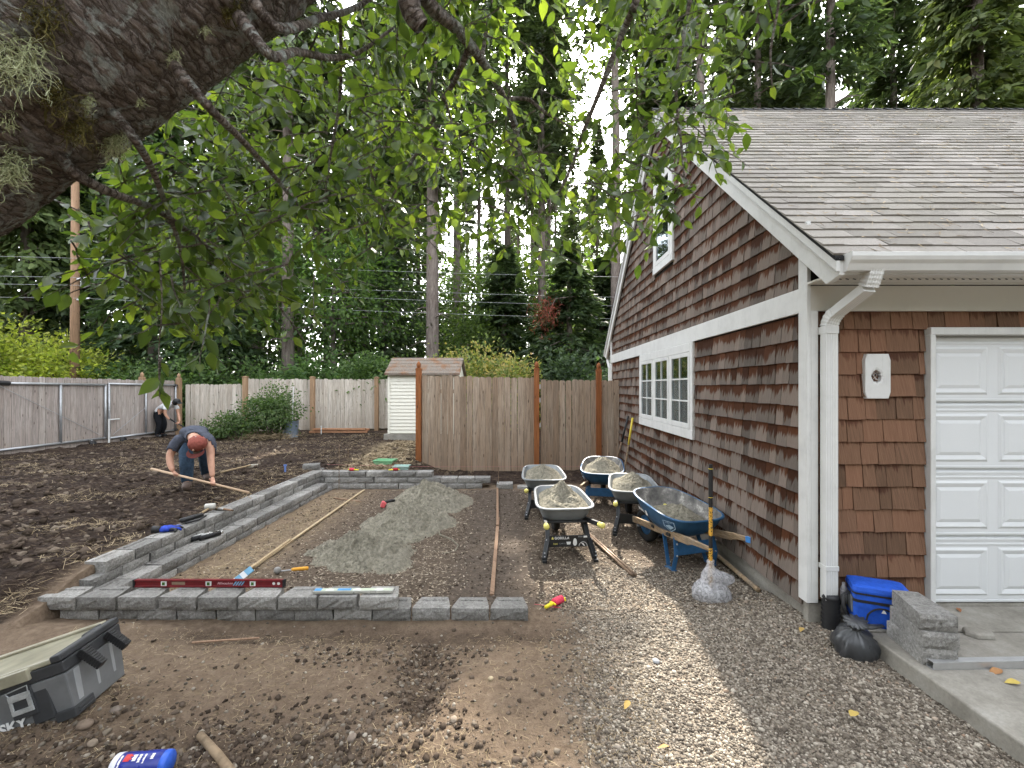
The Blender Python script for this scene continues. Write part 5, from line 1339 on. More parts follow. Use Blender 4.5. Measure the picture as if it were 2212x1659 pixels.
# hanging twigs with leaves
gC = np.random.default_rng(2024)
def canopy_density(x, y):
    """how thickly the leaves hang along this line of sight"""
    lower = np.interp(x, [0, 150, 300, 450, 600, 700], [500, 400, 285, 200, 100, 0])
    bottom = np.interp(x, [100, 200, 350, 500, 650, 800, 900, 1000, 1200, 1350, 1450, 1560, 1600], [560, 650, 740, 720, 660, 600, 560, 540, 560, 540, 500, 320, 220])
    dns = np.clip((y - lower + 40) / 60, 0, 1) * np.clip((bottom - y) / 130, 0, 1)
    dns = dns * np.where(x < 900, 1., np.where(x < 1340, .62, .85)) * np.clip((1600 - x) / 60, 0, 1) * np.clip((x - 130) / 120, 0, 1)
    dns = dns * (1 - .55 * np.exp(-(((x - 1180) / 120) ** 2 + ((y - 130) / 130) ** 2)))
    return dns * (.45 + .75 * sstep(.35, .6, fbm(x / 130. + 3, y / 130., 3)))
twigs = []; NTW = 1080
while len(twigs) < NTW:
    x = gC.uniform(120, 1620); y = gC.uniform(-160, 720)
    if gC.random() > float(canopy_density(np.array([x]), np.array([max(y, 2.)]))[0]): continue
    near_ = np.interp(x, [100, 500, 900, 1600], [2.0, 2.1, 2.2, 2.3])
    Y = near_ + 2.6 * gC.random() ** 1.5
    twigs.append((x, y, Y))
twigs += [(1640 + gC.uniform(-20, 120), gC.uniform(-60, 40), 2.0 + gC.uniform(0, .25)) for _ in range(11)] + [(1668, 130, 2.1), (1672, 180, 2.1), (1560, 210, 2.3), (1500, 330, 2.4), (1530, 300, 2.4), (1450, 420, 2.5), (1410, 430, 2.5), (345, 790, 2.0)]
leaf_pos, leaf_dir, leaf_len = [], [], []
m = MB()
for ti, (x, y, Y) in enumerate(twigs):
    p = np.array(at(x, y, Y)); az = gC.uniform(0, 6.28); L = gC.uniform(.16, .40)
    d = np.array([math.cos(az) * .8, math.sin(az) * .55, .1 - .65 * gC.random()]); d /= np.linalg.norm(d)
    if ti == len(twigs) - 1: d = np.array([.02, 0, -1.]); L = .12
    pts = []; k = 5
    for i in range(k + 1):
        t = i / k; pts.append(p - d * L * .35 + d * L * 1.2 * t + np.array([0, 0, -.10 * L * t * t * 3]) + gC.normal(0, .006, 3))
    m.tube(pts, [.005, .0042, .0034, .0027, .002, .0012], 4, caps=False)
    nl = int(gC.integers(5, 10)) if ti < NTW else 7
    for i in range(nl):
        t = .15 + .85 * (i + gC.random() * .6) / nl; q = pts[0] + (pts[-1] - pts[0]) * min(t, 1)
        j = min(int(t * k), k - 1); q = pts[j] + (pts[j + 1] - pts[j]) * (t * k - j) if t < 1 else pts[-1]
        side = np.array([-d[1], d[0], 0]) * (1 if i % 2 else -1)
        ld = d * .45 + side * .55 + gC.normal(0, .42, 3) + np.array([0, 0, -.45]); leaf_pos.append(q); leaf_dir.append(ld); leaf_len.append(gC.uniform(.055, .11))
tag(part('twigs', m, MAT_CHERRY, cherry, True), kind='stuff')
leaf_pos = np.array(leaf_pos); leaf_dir = np.array(leaf_dir); leaf_len = np.array(leaf_len); nL = len(leaf_pos)
prof = [(0, 0), (.06, .035), (.2, .17), (.42, .255), (.65, .22), (.85, .11), (1, 0)]
LV = []; LF = []
for i, (x, w) in enumerate(prof):
    sag = -.16 * x * x
    LV.append((x, 0, sag))
    if 0 < i < len(prof) - 1: LV += [(x - .03, w, sag + w * .38 + .015 * (-1) ** i), (x - .03, -w, sag + w * .38 - .015 * (-1) ** i)]
idx = [0] + [1 + 3 * i for i in range(5)] + [16]
LV = np.array(LV)
for i in range(6):
    a, c = idx[i], idx[i + 1]
    if i == 0: LF += [(a, c, c + 1), (a, c + 2, c)]
    elif i == 5: LF += [(a, c, a + 1), (a, a + 2, c)]
    else: LF += [(a, c, c + 1), (a, c + 1, a + 1), (a, c + 2, c), (a, a + 2, c + 2)]
b = NB('cherry_leaf'); rn = b.attr('rnd'); v = b.tc()
n = b.noise(v, 40, 3, .6)
f = b.math('ADD', b.math('MULTIPLY', rn, .8), b.math('MULTIPLY', n, .2))
c = b.ramp(f, [(.05, (.028, .052, .015)), (.45, (.052, .088, .022)), (.75, (.085, .13, .03)), (.95, (.15, .20, .04)), (1., (.36, .26, .05))])
MAT_LEAF = b.out(c, .38, b.bump(n, .3, .003), spec=.5, transl=.5, tcol=b.mix(1., c, (2.4, 2.3, .8), 'MULTIPLY'))
up = gC.normal(0, 1, (nL, 3)) + np.array([0, -.2, .6])
Ms = blades(leaf_pos, leaf_dir, up, leaf_len, leaf_len * 1.0)
app = leaf_len / np.linalg.norm(leaf_pos - np.array([0, 0, CAM_Z]), axis=1)
sx_ = CX + F * leaf_pos[:, 0] / leaf_pos[:, 1]; sy_ = CY - F * (leaf_pos[:, 2] - CAM_Z) / leaf_pos[:, 1]
infr = (sx_ > 10) & (sx_ < 2200) & (sy_ > 10)
order = np.argsort(-(app * infr))
LMESH = []
for k in range(8):
    LMESH.append(np_mesh('leaf', LV, np.array(LF), MAT_LEAF, np.full(len(LF), (k + .5) / 8.6), True))
for i in order[:300]:
    o = link('leaf', LMESH[int(gC.integers(0, 8))], cherry)
    M4 = Matrix([[*Ms[i][0], leaf_pos[i][0]], [*Ms[i][1], leaf_pos[i][1]], [*Ms[i][2], leaf_pos[i][2]], [0, 0, 0, 1]])
    o.matrix_local = Matrix.Translation(-cherry.location) @ M4
rest = order[300:]
me = scatter_mesh('foliage', LV, LF, Ms[rest], leaf_pos[rest], gC.random(len(rest)), MAT_LEAF, True)
tag(link('foliage', me, cherry, True), kind='stuff')
# pale lichen tufts and moss on the limb
def tuft(name, c, nrm_, r, n, mat, seed, hang=.5, th=.0011):
    g = random.Random(seed); m = MB(); c = Vector(c); nr = Vector(nrm_).normalized()
    for i in range(n):
        p = c + Vector((g.gauss(0, r * .30), g.gauss(0, r * .15), g.gauss(0, r * .42)))
        d = (nr * .6 + Vector((g.gauss(0, .8), g.gauss(0, .8), g.gauss(0, .8) - hang))).normalized(); pts = [p]
        m.rnd = g.random()
        for k in range(4):
            d = (d + Vector((g.gauss(0, .55), g.gauss(0, .55), g.gauss(0, .55) - .1))).normalized(); p = p + d * r * .16; pts.append(p)
        m.tube(pts, [th, th, th * .8, th * .7, th * .4], 4, caps=False)
    return part(name, m, mat, cherry, True)
MAT_LICHEN = rnd_mat('pale_lichen', [(0, (.28, .31, .16)), (.6, (.46, .50, .28)), (1, (.58, .60, .40))], .95)
MAT_MOSS = rnd_mat('olive_moss', [(0, (.04, .034, .01)), (.6, (.10, .084, .022)), (1, (.17, .145, .04))], .95)
def on_limb(xd, yd):
    """point where a line of sight meets the limb"""
    best = None
    o = np.array([0, 0, CAM_Z]); d = np.array(at(xd, yd, 1.)) - o; d /= np.linalg.norm(d)
    for t in np.arange(.8, 3.5, .01):
        p = o + d * t; k = np.argmin(np.linalg.norm(LP - p, axis=1))
        if np.linalg.norm(LP[k] - p) < LR[k] * 1.0: return p, p - LP[k]
    return None, None
for k, (xd, yd, r, n, mt, nm) in enumerate(((35, 115, .125, 420, MAT_LICHEN, 'lichen_tuft'), (10, 350, .10, 300, MAT_LICHEN, 'lichen_tuft'), (243, 300, .075, 260, MAT_LICHEN, 'lichen_tuft'), (190, 212, .04, 60, MAT_LICHEN, 'lichen_tuft'), (372, 118, .045, 60, MAT_LICHEN, 'lichen_tuft'), (130, 425, .03, 50, MAT_LICHEN, 'lichen_tuft'), (12, 255, .05, 60, MAT_LICHEN, 'lichen_tuft'), (120, 200, .09, 170, MAT_MOSS, 'moss_patch'), (160, 260, .09, 170, MAT_MOSS, 'moss_patch'), (90, 20, .10, 170, MAT_MOSS, 'moss_patch'), (500, 20, .06, 120, MAT_MOSS, 'moss_patch'), (440, 60, .03, 50, MAT_LICHEN, 'lichen_tuft'), (300, 215, .03, 60, MAT_LICHEN, 'lichen_tuft'), (60, 490, .03, 50, MAT_LICHEN, 'lichen_tuft'))):
    p, nr = on_limb(xd, yd)
    if p is not None: tuft(nm, p + nr * .01, nr, r, n, mt, 500 + k, th=.0011 if mt is MAT_LICHEN else .0016)
# ================================================================== lettering helper
def text_mesh(s, size, mat, extrude=.0006, bold=0., shear=0., spacing=1.):
    cu = bpy.data.curves.new('text', 'FONT'); cu.body = s; cu.size = size; cu.extrude = extrude; cu.align_x = 'CENTER'; cu.align_y = 'CENTER'; cu.offset = bold; cu.shear = shear; cu.space_character = spacing; cu.resolution_u = 3
    o = bpy.data.objects.new('text', cu); COL.objects.link(o)
    bpy.context.view_layer.update()
    me = bpy.data.meshes.new_from_object(o.evaluated_get(bpy.context.evaluated_depsgraph_get()))
    bpy.data.objects.remove(o); bpy.data.curves.remove(cu)
    me.materials.clear(); me.materials.append(mat); return me
def put_text(name, me, parent, pos, right, up_):
    """text lying in the plane spanned by right and up, in the parent's frame"""
    r_ = Vector(right).normalized(); u = Vector(up_); u = (u - r_ * u.dot(r_)).normalized(); n = r_.cross(u)
    o = link(name, me, parent)
    o.matrix_local = Matrix([[r_.x, u.x, n.x, pos[0]], [r_.y, u.y, n.y, pos[1]], [r_.z, u.z, n.z, pos[2]], [0, 0, 0, 1]])
    return o
MAT_WTXT = plain('white_print', (.75, .75, .73), .5, var=.05)
MAT_YEL = plain('yellow_plastic', (.72, .55, .06), .45, var=.08)
MAT_YELP = plain('pale_yellow_grip', (.70, .62, .16), .5, var=.08)
# ================================================================== sand
b = NB('crevice_shaded_sand'); v = b.tc(); n1 = b.noise(v, 26, 8, .72, .4); n2 = b.noise(v, 3, 4); n3 = b.noise(v, 110, 3, .7)
c = b.ramp(n1, [(.34, (.15, .138, .105)), (.5, (.31, .285, .22)), (.66, (.44, .405, .32))])  # dark end of the ramp paints shade into the crevices between clumps
MAT_SAND = b.out(b.mix(b.ramp(n2, [(.45, 0.), (.7, .35)]), c, (.33, .30, .245)), .97, b.bump(b.math('ADD', n1, b.math('MULTIPLY', n3, .4)), 1., .045), spec=.1)
def sand_heap(name, rim, base, H, label, seed, pk=(0, 0), sharp=1.25, amp=.03, loc=(0, 0, 0), rz=0., rings=54):
    """rim: function angle -> radius"""
    n = 150; V = []; th = np.linspace(0, 2 * np.pi, n, endpoint=False)
    R0 = np.array([rim(a) for a in th])
    for i in range(rings + 1):
        t = i / rings
        x = np.cos(th) * R0 * t + pk[0] * (1 - t); y = np.sin(th) * R0 * t + pk[1] * (1 - t)
        z = base + H * (1 - t) ** sharp + amp * (1 - t ** 6) * 2.2 * (fbm(x * 9 + seed, y * 7 + seed * 2.3, 5, gain=.6) - .5) * (1 if i else .3) + (.45 * amp + .008) * (1 - t ** 8) * (np.abs(fbm(x * 26 + seed, y * 26, 3) - .5) * -2.2 + .3)
        if i == 0: x[:] = x[0]; y[:] = y[0]; z[:] = z.mean()
        V.append(np.stack([x, y, z], -1))
    V = np.concatenate(V); k = rings + 1
    i0 = (np.arange(rings)[:, None] * n + np.arange(n)[None]).ravel(); i1 = (np.arange(rings)[:, None] * n + ((np.arange(n) + 1) % n)[None]).ravel()
    me = np_mesh(name, V, np.stack([i0, i1, i1 + n, i0 + n], -1)[:, ::-1], MAT_SAND, smooth=True)
    o = link(name, me, loc=loc); o.rotation_euler = (0, 0, rz); return tag(o, label, 'sand', 'heaps of grey sand')
def blobrim(r, sx, sy, seed):
    r_ = random.Random(seed); ph = [r_.uniform(0, 6.28) for _ in range(4)]
    return lambda a: r * math.hypot(sx * math.cos(a), sy * math.sin(a)) * (1 + .10 * math.sin(2 * a + ph[0]) + .07 * math.sin(3 * a + ph[1]) + .05 * math.sin(5 * a + ph[2]) + .04 * math.sin(9 * a + ph[3]))
sand_heap('sand_pile', blobrim(.58, 1.15, 1., 1), -.02, .44, 'tallest sand pile on the patio bed, by the rear wall', 1, (-.06, -.05), 1.0, .07, (-1.42, 7.05, 0))
sand_heap('sand_pile', blobrim(.62, 1.1, 1., 2), -.02, .36, 'middle sand pile on the patio bed with a cord lying on it', 2, (-.06, .05), 1.0, .08, (-1.52, 5.9, 0))
sand_heap('sand_pile', blobrim(.62, 1.15, .75, 5), -.02, .26, 'lowest spread-out sand pile, closest to the red level', 3, (-.12, .1), 1.0, .10, (-1.72, 4.93, 0))
# ================================================================== wheelbarrows
MAT_GREYP = plain('grey_poly_tray', (.235, .25, .255), .5, var=.14, scale=4, bscale=30)
MAT_BLUEP = plain('blue_poly_tray', (.022, .085, .175), .42, var=.22, scale=5, bscale=30)
MAT_BLUES = plain('blue_painted_steel', (.03, .115, .25), .45, var=.22, scale=12)
MAT_BLKS = plain('black_painted_steel', (.016, .017, .018), .4, var=.3, scale=12, spec=.5)
b = NB('cement_crust'); v = b.tc(); n1 = b.noise(v, 8, 7, .7); n2 = b.noise(v, 50, 4)
MAT_CRUST = b.out(b.ramp(n1, [(.35, (.085, .082, .078)), (.55, (.19, .18, .165)), (.66, (.42, .40, .36))]), .9, b.bump(n2, .5, .006))
b = NB('weathered_handle_wood'); v = b.tc(); n1 = b.noise(b.mapping(v, (4, 60, 60)), 1, 5, .7); n2 = b.noise(v, 9, 4)
MAT_HWOOD = b.out(b.mix(b.ramp(n2, [(.45, 0.), (.7, .7)]), b.ramp(n1, [(.3, (.13, .088, .05)), (.55, (.30, .215, .13)), (.75, (.42, .32, .21))]), (.19, .16, .13)), .85, b.bump(n1, .5, .004))
MAT_TYRE = plain('rubber', (.022, .021, .020), .85, var=.3, bscale=90, bump=.4)
def tray_ring(z, x0, x1, wh, wf, p, tilt=0., n=48, inset=0.):
    out = []; xc, a = (x0 + x1) / 2, (x1 - x0) / 2 - inset
    for k in range(n):
        t = 2 * math.pi * k / n; c, s_ = math.cos(t), math.sin(t)
        x = xc + a * math.copysign(abs(c) ** p, c); f = (x - x0) / (x1 - x0)
        w = wh + (wf - wh) * f - inset
        out.append(Vector((x, w * math.copysign(abs(s_) ** p, s_), z + tilt * (x - xc))))
    return out
def tray(parent, kind):
    m = MB()
    if kind == 'grey':
        lv = [(.335, -.26, .20, .20, .18, .5, 0), (.345, -.30, .25, .23, .20, .48, .0), (.40, -.345, .33, .275, .225, .45, .03), (.455, -.37, .385, .298, .24, .43, .05), (.465, -.378, .395, .304, .245, .43, .05), (.54, -.41, .47, .335, .27, .42, .07)]
        rimw = .022; mo, mi = MAT_GREYP, MAT_GREYP
    else:
        lv = [(.33, -.26, .16, .17, .15, .7, 0), (.345, -.32, .25, .22, .19, .66, .0), (.42, -.39, .36, .285, .25, .62, .05), (.50, -.435, .44, .325, .285, .60, .09), (.585, -.47, .51, .352, .305, .58, .12)]
        rimw = .018; mo, mi = MAT_BLUEP, MAT_CRUST
    rings = [tray_ring(*q) for q in lv]
    z, x0, x1, wh, wf, p, tl = lv[-1]
    rings += [tray_ring(z + .004, x0 - rimw, x1 + rimw, wh + rimw, wf + rimw, p, tl), tray_ring(z + .016, x0 - rimw, x1 + rimw, wh + rimw, wf + rimw, p, tl), tray_ring(z + .022, x0 - rimw * .5, x1 + rimw * .5, wh + rimw * .5, wf + rimw * .5, p, tl), tray_ring(z + .018, x0 + .004, x1 - .004, wh - .004, wf - .004, p, tl)]
    m.loft(rings, (True, False))
    nb = len(rings)
    m.cur = 1
    inner = [rings[-1]] + [tray_ring(q[0] + .008, q[1] + .008, q[2] - .008, q[3] - .008, q[4] - .008, q[5], q[6]) for q in reversed(lv[:-1])]
    m.loft(inner, (False, True))
    o = part('tray', m, [mo, mi], parent, smooth=True)
    md = o.modifiers.new('edge', 'EDGE_SPLIT'); md.split_angle = R(50)
    return lv[-1]
def wheel(parent, x, z=.2, r=.2, w=.085, mat=None):
    M = Matrix.Rotation(R(90), 3, 'X')
    m = MB(); prof = [(r * .58, -w * .35), (r * .75, -w * .5), (r * .93, -w * .46), (r, -w * .22), (r, w * .22), (r * .93, w * .46), (r * .75, w * .5), (r * .58, w * .35), (r * .58, -w * .35)]
    m.lathe(prof, 28, (x, 0, z), M, caps=False); wh = part('wheel', m, MAT_TYRE, parent, smooth=True)
    m = MB(); m.lathe([(.001, -w * .45), (.03, -w * .45), (.04, -w * .2), (r * .45, -w * .12), (r * .6, -w * .32), (r * .6, w * .32), (r * .45, w * .12), (.04, w * .2), (.03, w * .45), (.001, w * .45)], 24, (x, 0, z), M); part('rim', m, mat or MAT_BLKS, wh, smooth=True)
    m = MB(); m.tube([(x, -.14, z), (x, .14, z)], .012, 8); part('axle', m, MAT_GALV, wh)
def grey_barrow(label, loc, rz, sticker=False):
    e = thing('wheelbarrow', label, 'wheelbarrow', loc, rz, 'wheelbarrows loaded with sand by the garage')
    tray(e, 'grey'); wheel(e, .50)
    for s_ in (-1, 1):
        m = MB(); m.bar((.62, .11 * s_, .21), (-.05, .22 * s_, .325), .032, .045); m.bar((-.05, .22 * s_, .325), (-.80, .285 * s_, .455), .034, .05); h = part('handle', m, MAT_BLKS, e, bev=.004)
        m = MB(); m.tube([(-.74, .281 * s_, .444), (-.84, .288 * s_, .462), (-.86, .289 * s_, .465)], [.028, .03, .022], 12); part('grip', m, MAT_YELP, h, smooth=True)
        m = MB(); m.bar((-.30, .215 * s_, .36), (-.47, .225 * s_, .20), .05, .035); m.bar((-.47, .225 * s_, .21), (-.565, .275 * s_, .03), .055, .04, w2=.05, h2=.05); m.box((-.57, .278 * s_, .015), (.09, .05, .03)); m.bar((-.46, .222 * s_, .16), (-.12, .215 * s_, .32), .03, .03)
        lg = part('leg', m, MAT_BLKS, e, bev=.004)
        m = MB()
        for (px_, pz) in ((-.60, .05), (-.59, .085), (-.52, .2)): m.sphere((px_ - .01, .25 * s_ if pz > .1 else .277 * s_, pz + .02), .008, 8, 5)
        part('bolt', m, MAT_GALV, lg, smooth=True)
        m = MB(); m.bar((.50, .1 * s_, .2), (.36, .12 * s_, .34), .03, .02); part('wheel_strut', m, MAT_BLKS, e)
    m = MB(); m.box((-.49, 0, .19), (.012, .43, .125)); pl = part('leg_plate', m, MAT_BLKS, e, bev=.003)
    m = MB(); m.bar((-.36, -.24, .365), (-.36, .24, .365), .05, .02); part('cross_bar', m, MAT_BLKS, e, bev=.003)
    if sticker:
        X = -.4972
        put_text('lettering', text_mesh('GORILLA', .036, MAT_WTXT, bold=.0012, spacing=1.15), pl, (X, .075, .225), (0, -1, 0), (0, 0, 1))
        put_text('lettering', text_mesh('Steel', .026, MAT_YELP), pl, (X, .145, .165), (0, -1, 0), (0, 0, 1))
        put_text('lettering', text_mesh('CARTS', .022, MATS['grey_poly_tray']), pl, (X, .07, .165), (0, -1, 0), (0, 0, 1))
        P = lambda y, z: (X, y, z)
        m = MB(); m.prism([P(.19, .213), P(.165, .213), P(.168, .23), P(.178, .243), P(.184, .232)], (-.001, 0, 0)); part('emblem', m, MAT_YELP, pl)
        m = MB(); m.prism([P(.025, .185), P(-.025, .185), P(-.018, .155), P(.018, .155)], (-.001, 0, 0)); part('emblem', m, MAT_WTXT, pl)
        m = MB(); m.prism([P(-.07 + .022 * math.cos(a), .17 + (.052 if math.sin(a) > 0 else .03) * math.sin(a)) for a in np.linspace(0, 6.1, 16)], (-.001, 0, 0)); part('emblem', m, MAT_WTXT, pl)
        m = MB(); m.prism([P(-.165, .247), P(-.205, .247), P(-.205, .227), P(-.165, .227)], (-.001, 0, 0)); part('emblem', m, MAT_WTXT, pl)
        m = MB(); m.prism([P(-.105, .242), P(-.155, .242), P(-.155, .232), P(-.105, .232)], (-.001, 0, 0)); part('emblem', m, MATS['grey_poly_tray'], pl)
        m = MB(); arc = [P(-.16 + .048 * math.cos(a), .135 + .048 * math.sin(a)) for a in np.linspace(0, math.pi, 12)] + [P(-.16 + .043 * math.cos(a), .135 + .043 * math.sin(a)) for a in np.linspace(math.pi, 0, 12)]
        n_ = len(arc) // 2
        m.loft([[arc[i], arc[2 * n_ - 1 - i]] for i in range(n_)], (False, False), closed=False); part('emblem', m, MAT_WTXT, pl)
        m = MB(); m.prism([P(-.135, .173), P(-.165, .165), P(-.182, .135), P(-.165, .14)], (-.001, 0, 0)); part('emblem', m, MAT_WTXT, pl)
    return e
def blue_barrow(label, loc, rz, tape=False):
    e = thing('wheelbarrow', label, 'wheelbarrow', loc, rz, 'wheelbarrows loaded with sand by the garage')
    tray(e, 'blue'); wheel(e, .55, mat=MAT_BLUES)
    for s_ in (-1, 1):
        m = MB(); m.bar((.70, .10 * s_, .235), (-.55, .255 * s_, .385), .034, .075); m.bar((-.55, .255 * s_, .390), (-.62, .262 * s_, .402), .034, .074, w2=.034, h2=.05); m.bar((-.62, .262 * s_, .402), (-.90, .29 * s_, .432), .034, .05, w2=.028, h2=.036)
        h = part('handle', m, MAT_HWOOD, e, bev=.007)
        if tape and s_ < 0:
            m = MB(); m.bar((-.72, .272 * s_, .412), (-.775, .278 * s_, .418), .04, .056); part('tape', m, plain('blue_tape', (.05, .22, .55), .5), h, bev=.003)
        m = MB(); foot = Vector((-.32, .245 * s_, 0))
        m.bar((-.08, .205 * s_, .31), (-.20, .235 * s_, .02), .045, .008, up=(1, 0, .3)); part('leg', m, MAT_BLUES, e, bev=.002)
        m = MB(); m.bar((-.30, .225 * s_, .34), (-.335, .24 * s_, .16), .05, .008, up=(1, 0, .2)); m.bar((-.335, .24 * s_, .165), (-.30, .25 * s_, .01), .052, .008, up=(1, 0, .2)); m.box((-.25, .245 * s_, .006), (.14, .05, .010)); lg = part('leg', m, MAT_BLUES, e, bev=.002)
        m = MB()
        for zz in (.285, .165): m.sphere((-.338 - .006, .236 * s_, zz), .010, 8, 5)
        part('bolt', m, MAT_GALV, lg, smooth=True)
        m = MB(); m.bar((.55, .12 * s_, .2), (.55, .125 * s_, .26), .03, .02); part('axle_bracket', m, MAT_BLUES, e)
    m = MB(); m.box((-.325, 0, .225), (.008, .45, .13)); pl = part('leg_plate', m, MAT_BLUES, e, bev=.003)
    m = MB(); m.bar((-.2, -.25, .34), (-.2, .25, .34), .06, .03); m.bar((.15, -.2, .315), (.15, .2, .315), .05, .03); part('riser', m, MAT_BLKS, e, bev=.003)
    # print on the flank that looks left of travel, and a shield further back
    def flank(x, z, off=.004):
        # tray wall point at given x,z on +y side
        lv = [(.33, .17, .15), (.345, .22, .19), (.42, .285, .25), (.50, .325, .285), (.585, .352, .305)]
        zz = z - .08 * x; q = np.interp(zz, [l[0] for l in lv], [l[1] for l in lv]); r_ = np.interp(zz, [l[0] for l in lv], [l[2] for l in lv])
        x0, x1 = -.44, .45; f = (x - x0) / (x1 - x0); c = (2 * f - 1); pw = .6
        s_ = max(0., 1 - abs(c) ** (2 / pw)) ** (pw / 2)
        return Vector((x, (q + (r_ - q) * f) * s_ + off, z))
    p0 = flank(.24, .50); r_ = (flank(.17, .50) - flank(.31, .50)); u_ = flank(.24, .54) - flank(.24, .46)
    put_text('lettering', text_mesh('Jackson', .058, MAT_WTXT, bold=.001), e, p0 + r_.cross(u_).normalized() * .006, r_, u_)
    p1 = flank(.105, .49); r1 = flank(.08, .49) - flank(.13, .49); n1_ = r1.cross(u_).normalized()
    m = MB(); r1.normalize(); uu = u_.normalized()
    q = [p1 + n1_ * .008 + r1 * a + uu * c for a, c in ((-.02, -.028), (.02, -.028), (.02, .028), (-.02, .028))]; m.prism(q, n1_ * .0012); part('emblem', m, MAT_WTXT, e)
    pa = flank(-.30, .47); ra = (flank(-.34, .47) - flank(-.26, .47)); ua = flank(-.30, .51) - flank(-.30, .43); na = ra.cross(ua).normalized(); ra.normalize(); ua.normalize()
    outl = [(-.07, .05), (.07, .05), (.07, -.02), (0, -.07), (-.07, -.02)]
    m = MB(); m.loft([[pa + na * .010 + ra * x * k + ua * y * k for x, y in outl] for k in (1, .88)], (False, False)); part('emblem', m, plain('pale_blue_print', (.30, .42, .52), .6), e)
    m = MB(); m.prism([pa + na * .010 + ra * x + ua * y for x, y in ((-.05, -.01), (0, .012), (.05, -.01), (0, -.045))], na * .001); part('emblem', m, MATS['pale_blue_print'], e)
    put_text('lettering', text_mesh('6 CU. FT.', .022, MATS['pale_blue_print']), e, pa + na * .011 + ua * .03, ra, ua)
    return e
def rim_in(x0, x1, wh, wf, p, ins=.03):
    pts = tray_ring(0, x0, x1, wh, wf, p, 0, 144, ins); xc = (x0 + x1) / 2
    def f(a):
        best = min(pts, key=lambda q: abs(math.atan2(math.sin(math.atan2(q.y, q.x) - a), math.cos(math.atan2(q.y, q.x) - a)))); return math.hypot(best.x, best.y)
    return f
BR_SPOTS = [
    ('grey', 'grey wheelbarrow with a sticker plate, heaped with sand, front centre', (.50, 5.32, 0), R(94), True, .58, .21, 'sand heaped in the grey wheelbarrow with the sticker plate'),
    ('grey', 'grey wheelbarrow close to the rear wall, behind the sticker-plated one', (.36, 6.85, 0), R(91), False, .57, .14, 'sand heaped in the grey wheelbarrow close to the rear wall'),
    ('grey', 'grey wheelbarrow between the two blue ones beside the garage wall', (1.56, 6.12, 0), R(82), False, .57, .16, 'sand heaped in the grey wheelbarrow between the blue ones'),
    ('blue', 'blue wheelbarrow with wooden handles in front of the garden gate', (1.36, 7.25, 0), R(78), False, .58, .19, 'sand heaped in the blue wheelbarrow before the garden gate'),
    ('blue', 'blue wheelbarrow, half full, wooden handles resting towards the garage wall', (1.72, 4.86, 0), R(107), True, .50, .10, 'low dark sand in the half full blue wheelbarrow'),
]
for kind, lab, loc, rz, extra, zb, hh, slab in BR_SPOTS:
    loc = (loc[0], loc[1], .005)
    if kind == 'grey':
        grey_barrow(lab, loc, rz, extra); rim = rim_in(-.40, .46, .33, .265, .45)
        sand_heap('sand_load', rim, .515, hh + .03, slab, len(lab), (.02, 0), 1.15, .035, loc, rz).rotation_euler = (0, R(-3.5), rz)
    else:
        blue_barrow(lab, loc, rz, extra)
        if zb > .5: rim = rim_in(-.44, .48, .335, .29, .6)
        else: rim = rim_in(-.40, .40, .29, .25, .6)
        sand_heap('sand_load', rim, zb - .04, hh + .05, slab, len(lab), (-.04, 0), 1.1, .035, loc, rz).rotation_euler = (0, R(-5), rz)
# ================================================================== tool box tipped on the spoil heap
MAT_BOXG = plain('grey_box_plastic', (.165, .17, .172), .55, var=.14, scale=7, bscale=220, bump=.3)
MAT_BOXD = plain('dark_box_plastic', (.045, .047, .05), .5, var=.15)
b = NB('yellowed_clear_lid'); v = b.tc(); n1 = b.noise(v, 6, 5, .6)
MAT_LIDY = b.out(b.ramp(n1, [(.35, (.30, .28, .20)), (.6, (.45, .42, .31)), (.8, (.58, .56, .48))]), .3, None, spec=.5, transl=.25)
MAT_LATCH = plain('worn_silver_latch', (.50, .52, .52), .35, metal=.35, var=.3, scale=30)
tb = thing('tool_box', 'big grey tool box with yellowed clear lid tipped on the soil', 'tool box', (-2.33, 2.324, .145))
tb.rotation_euler = Matrix(((0.94440903, -0.16484336, -0.28446135), (0.16775939, 0.98572481, -0.01426099), (0.28275144, -0.03425285, 0.95858143))).to_euler()
BL, BD, BH = .64, .40, .33
def wedge(m, x0, x1, y0, y1, z0, z1, t=.0):
    m.add([(x0 + t, y0 + t, z0), (x1 - t, y0 + t, z0), (x1 - t, y1 - t, z0), (x0 + t, y1 - t, z0), (x0, y0, z1), (x1, y0, z1), (x1, y1, z1), (x0, y1, z1)], [(3, 2, 1, 0), (4, 5, 6, 7), (0, 1, 5, 4), (1, 2, 6, 5), (2, 3, 7, 6), (3, 0, 4, 7)])
m = MB(); wedge(m, -BL, 0, 0, BD, 0, BH - .09, .022); body = part('body', m, MAT_BOXG, tb, bev=.008)
m = MB(); wedge(m, -BL - .008, .008, -.008, BD + .008, BH - .085, BH - .025, .004); part('upper_rim', m, MAT_BOXD, tb, bev=.006)
m = MB(); wedge(m, -BL + .02, -.045, .0, BD - .02, BH - .022, BH + .006, -.004); lid = part('lid', m, MAT_LIDY, tb, bev=.008)
m = MB(); m.bb(-BL + .02, -.04, BD - .05, BD - .01, BH + .007, BH + .022); part('lid_rib', m, MAT_LIDY, lid, bev=.004)
m = MB(); m.bb(-.043, .010, -.01, BD + .01, BH - .022, BH + .016); m.bb(-.06, -.043, BD * .55, BD, BH - .02, BH + .02); part('end_cap', m, MAT_BOXD, tb, bev=.008)
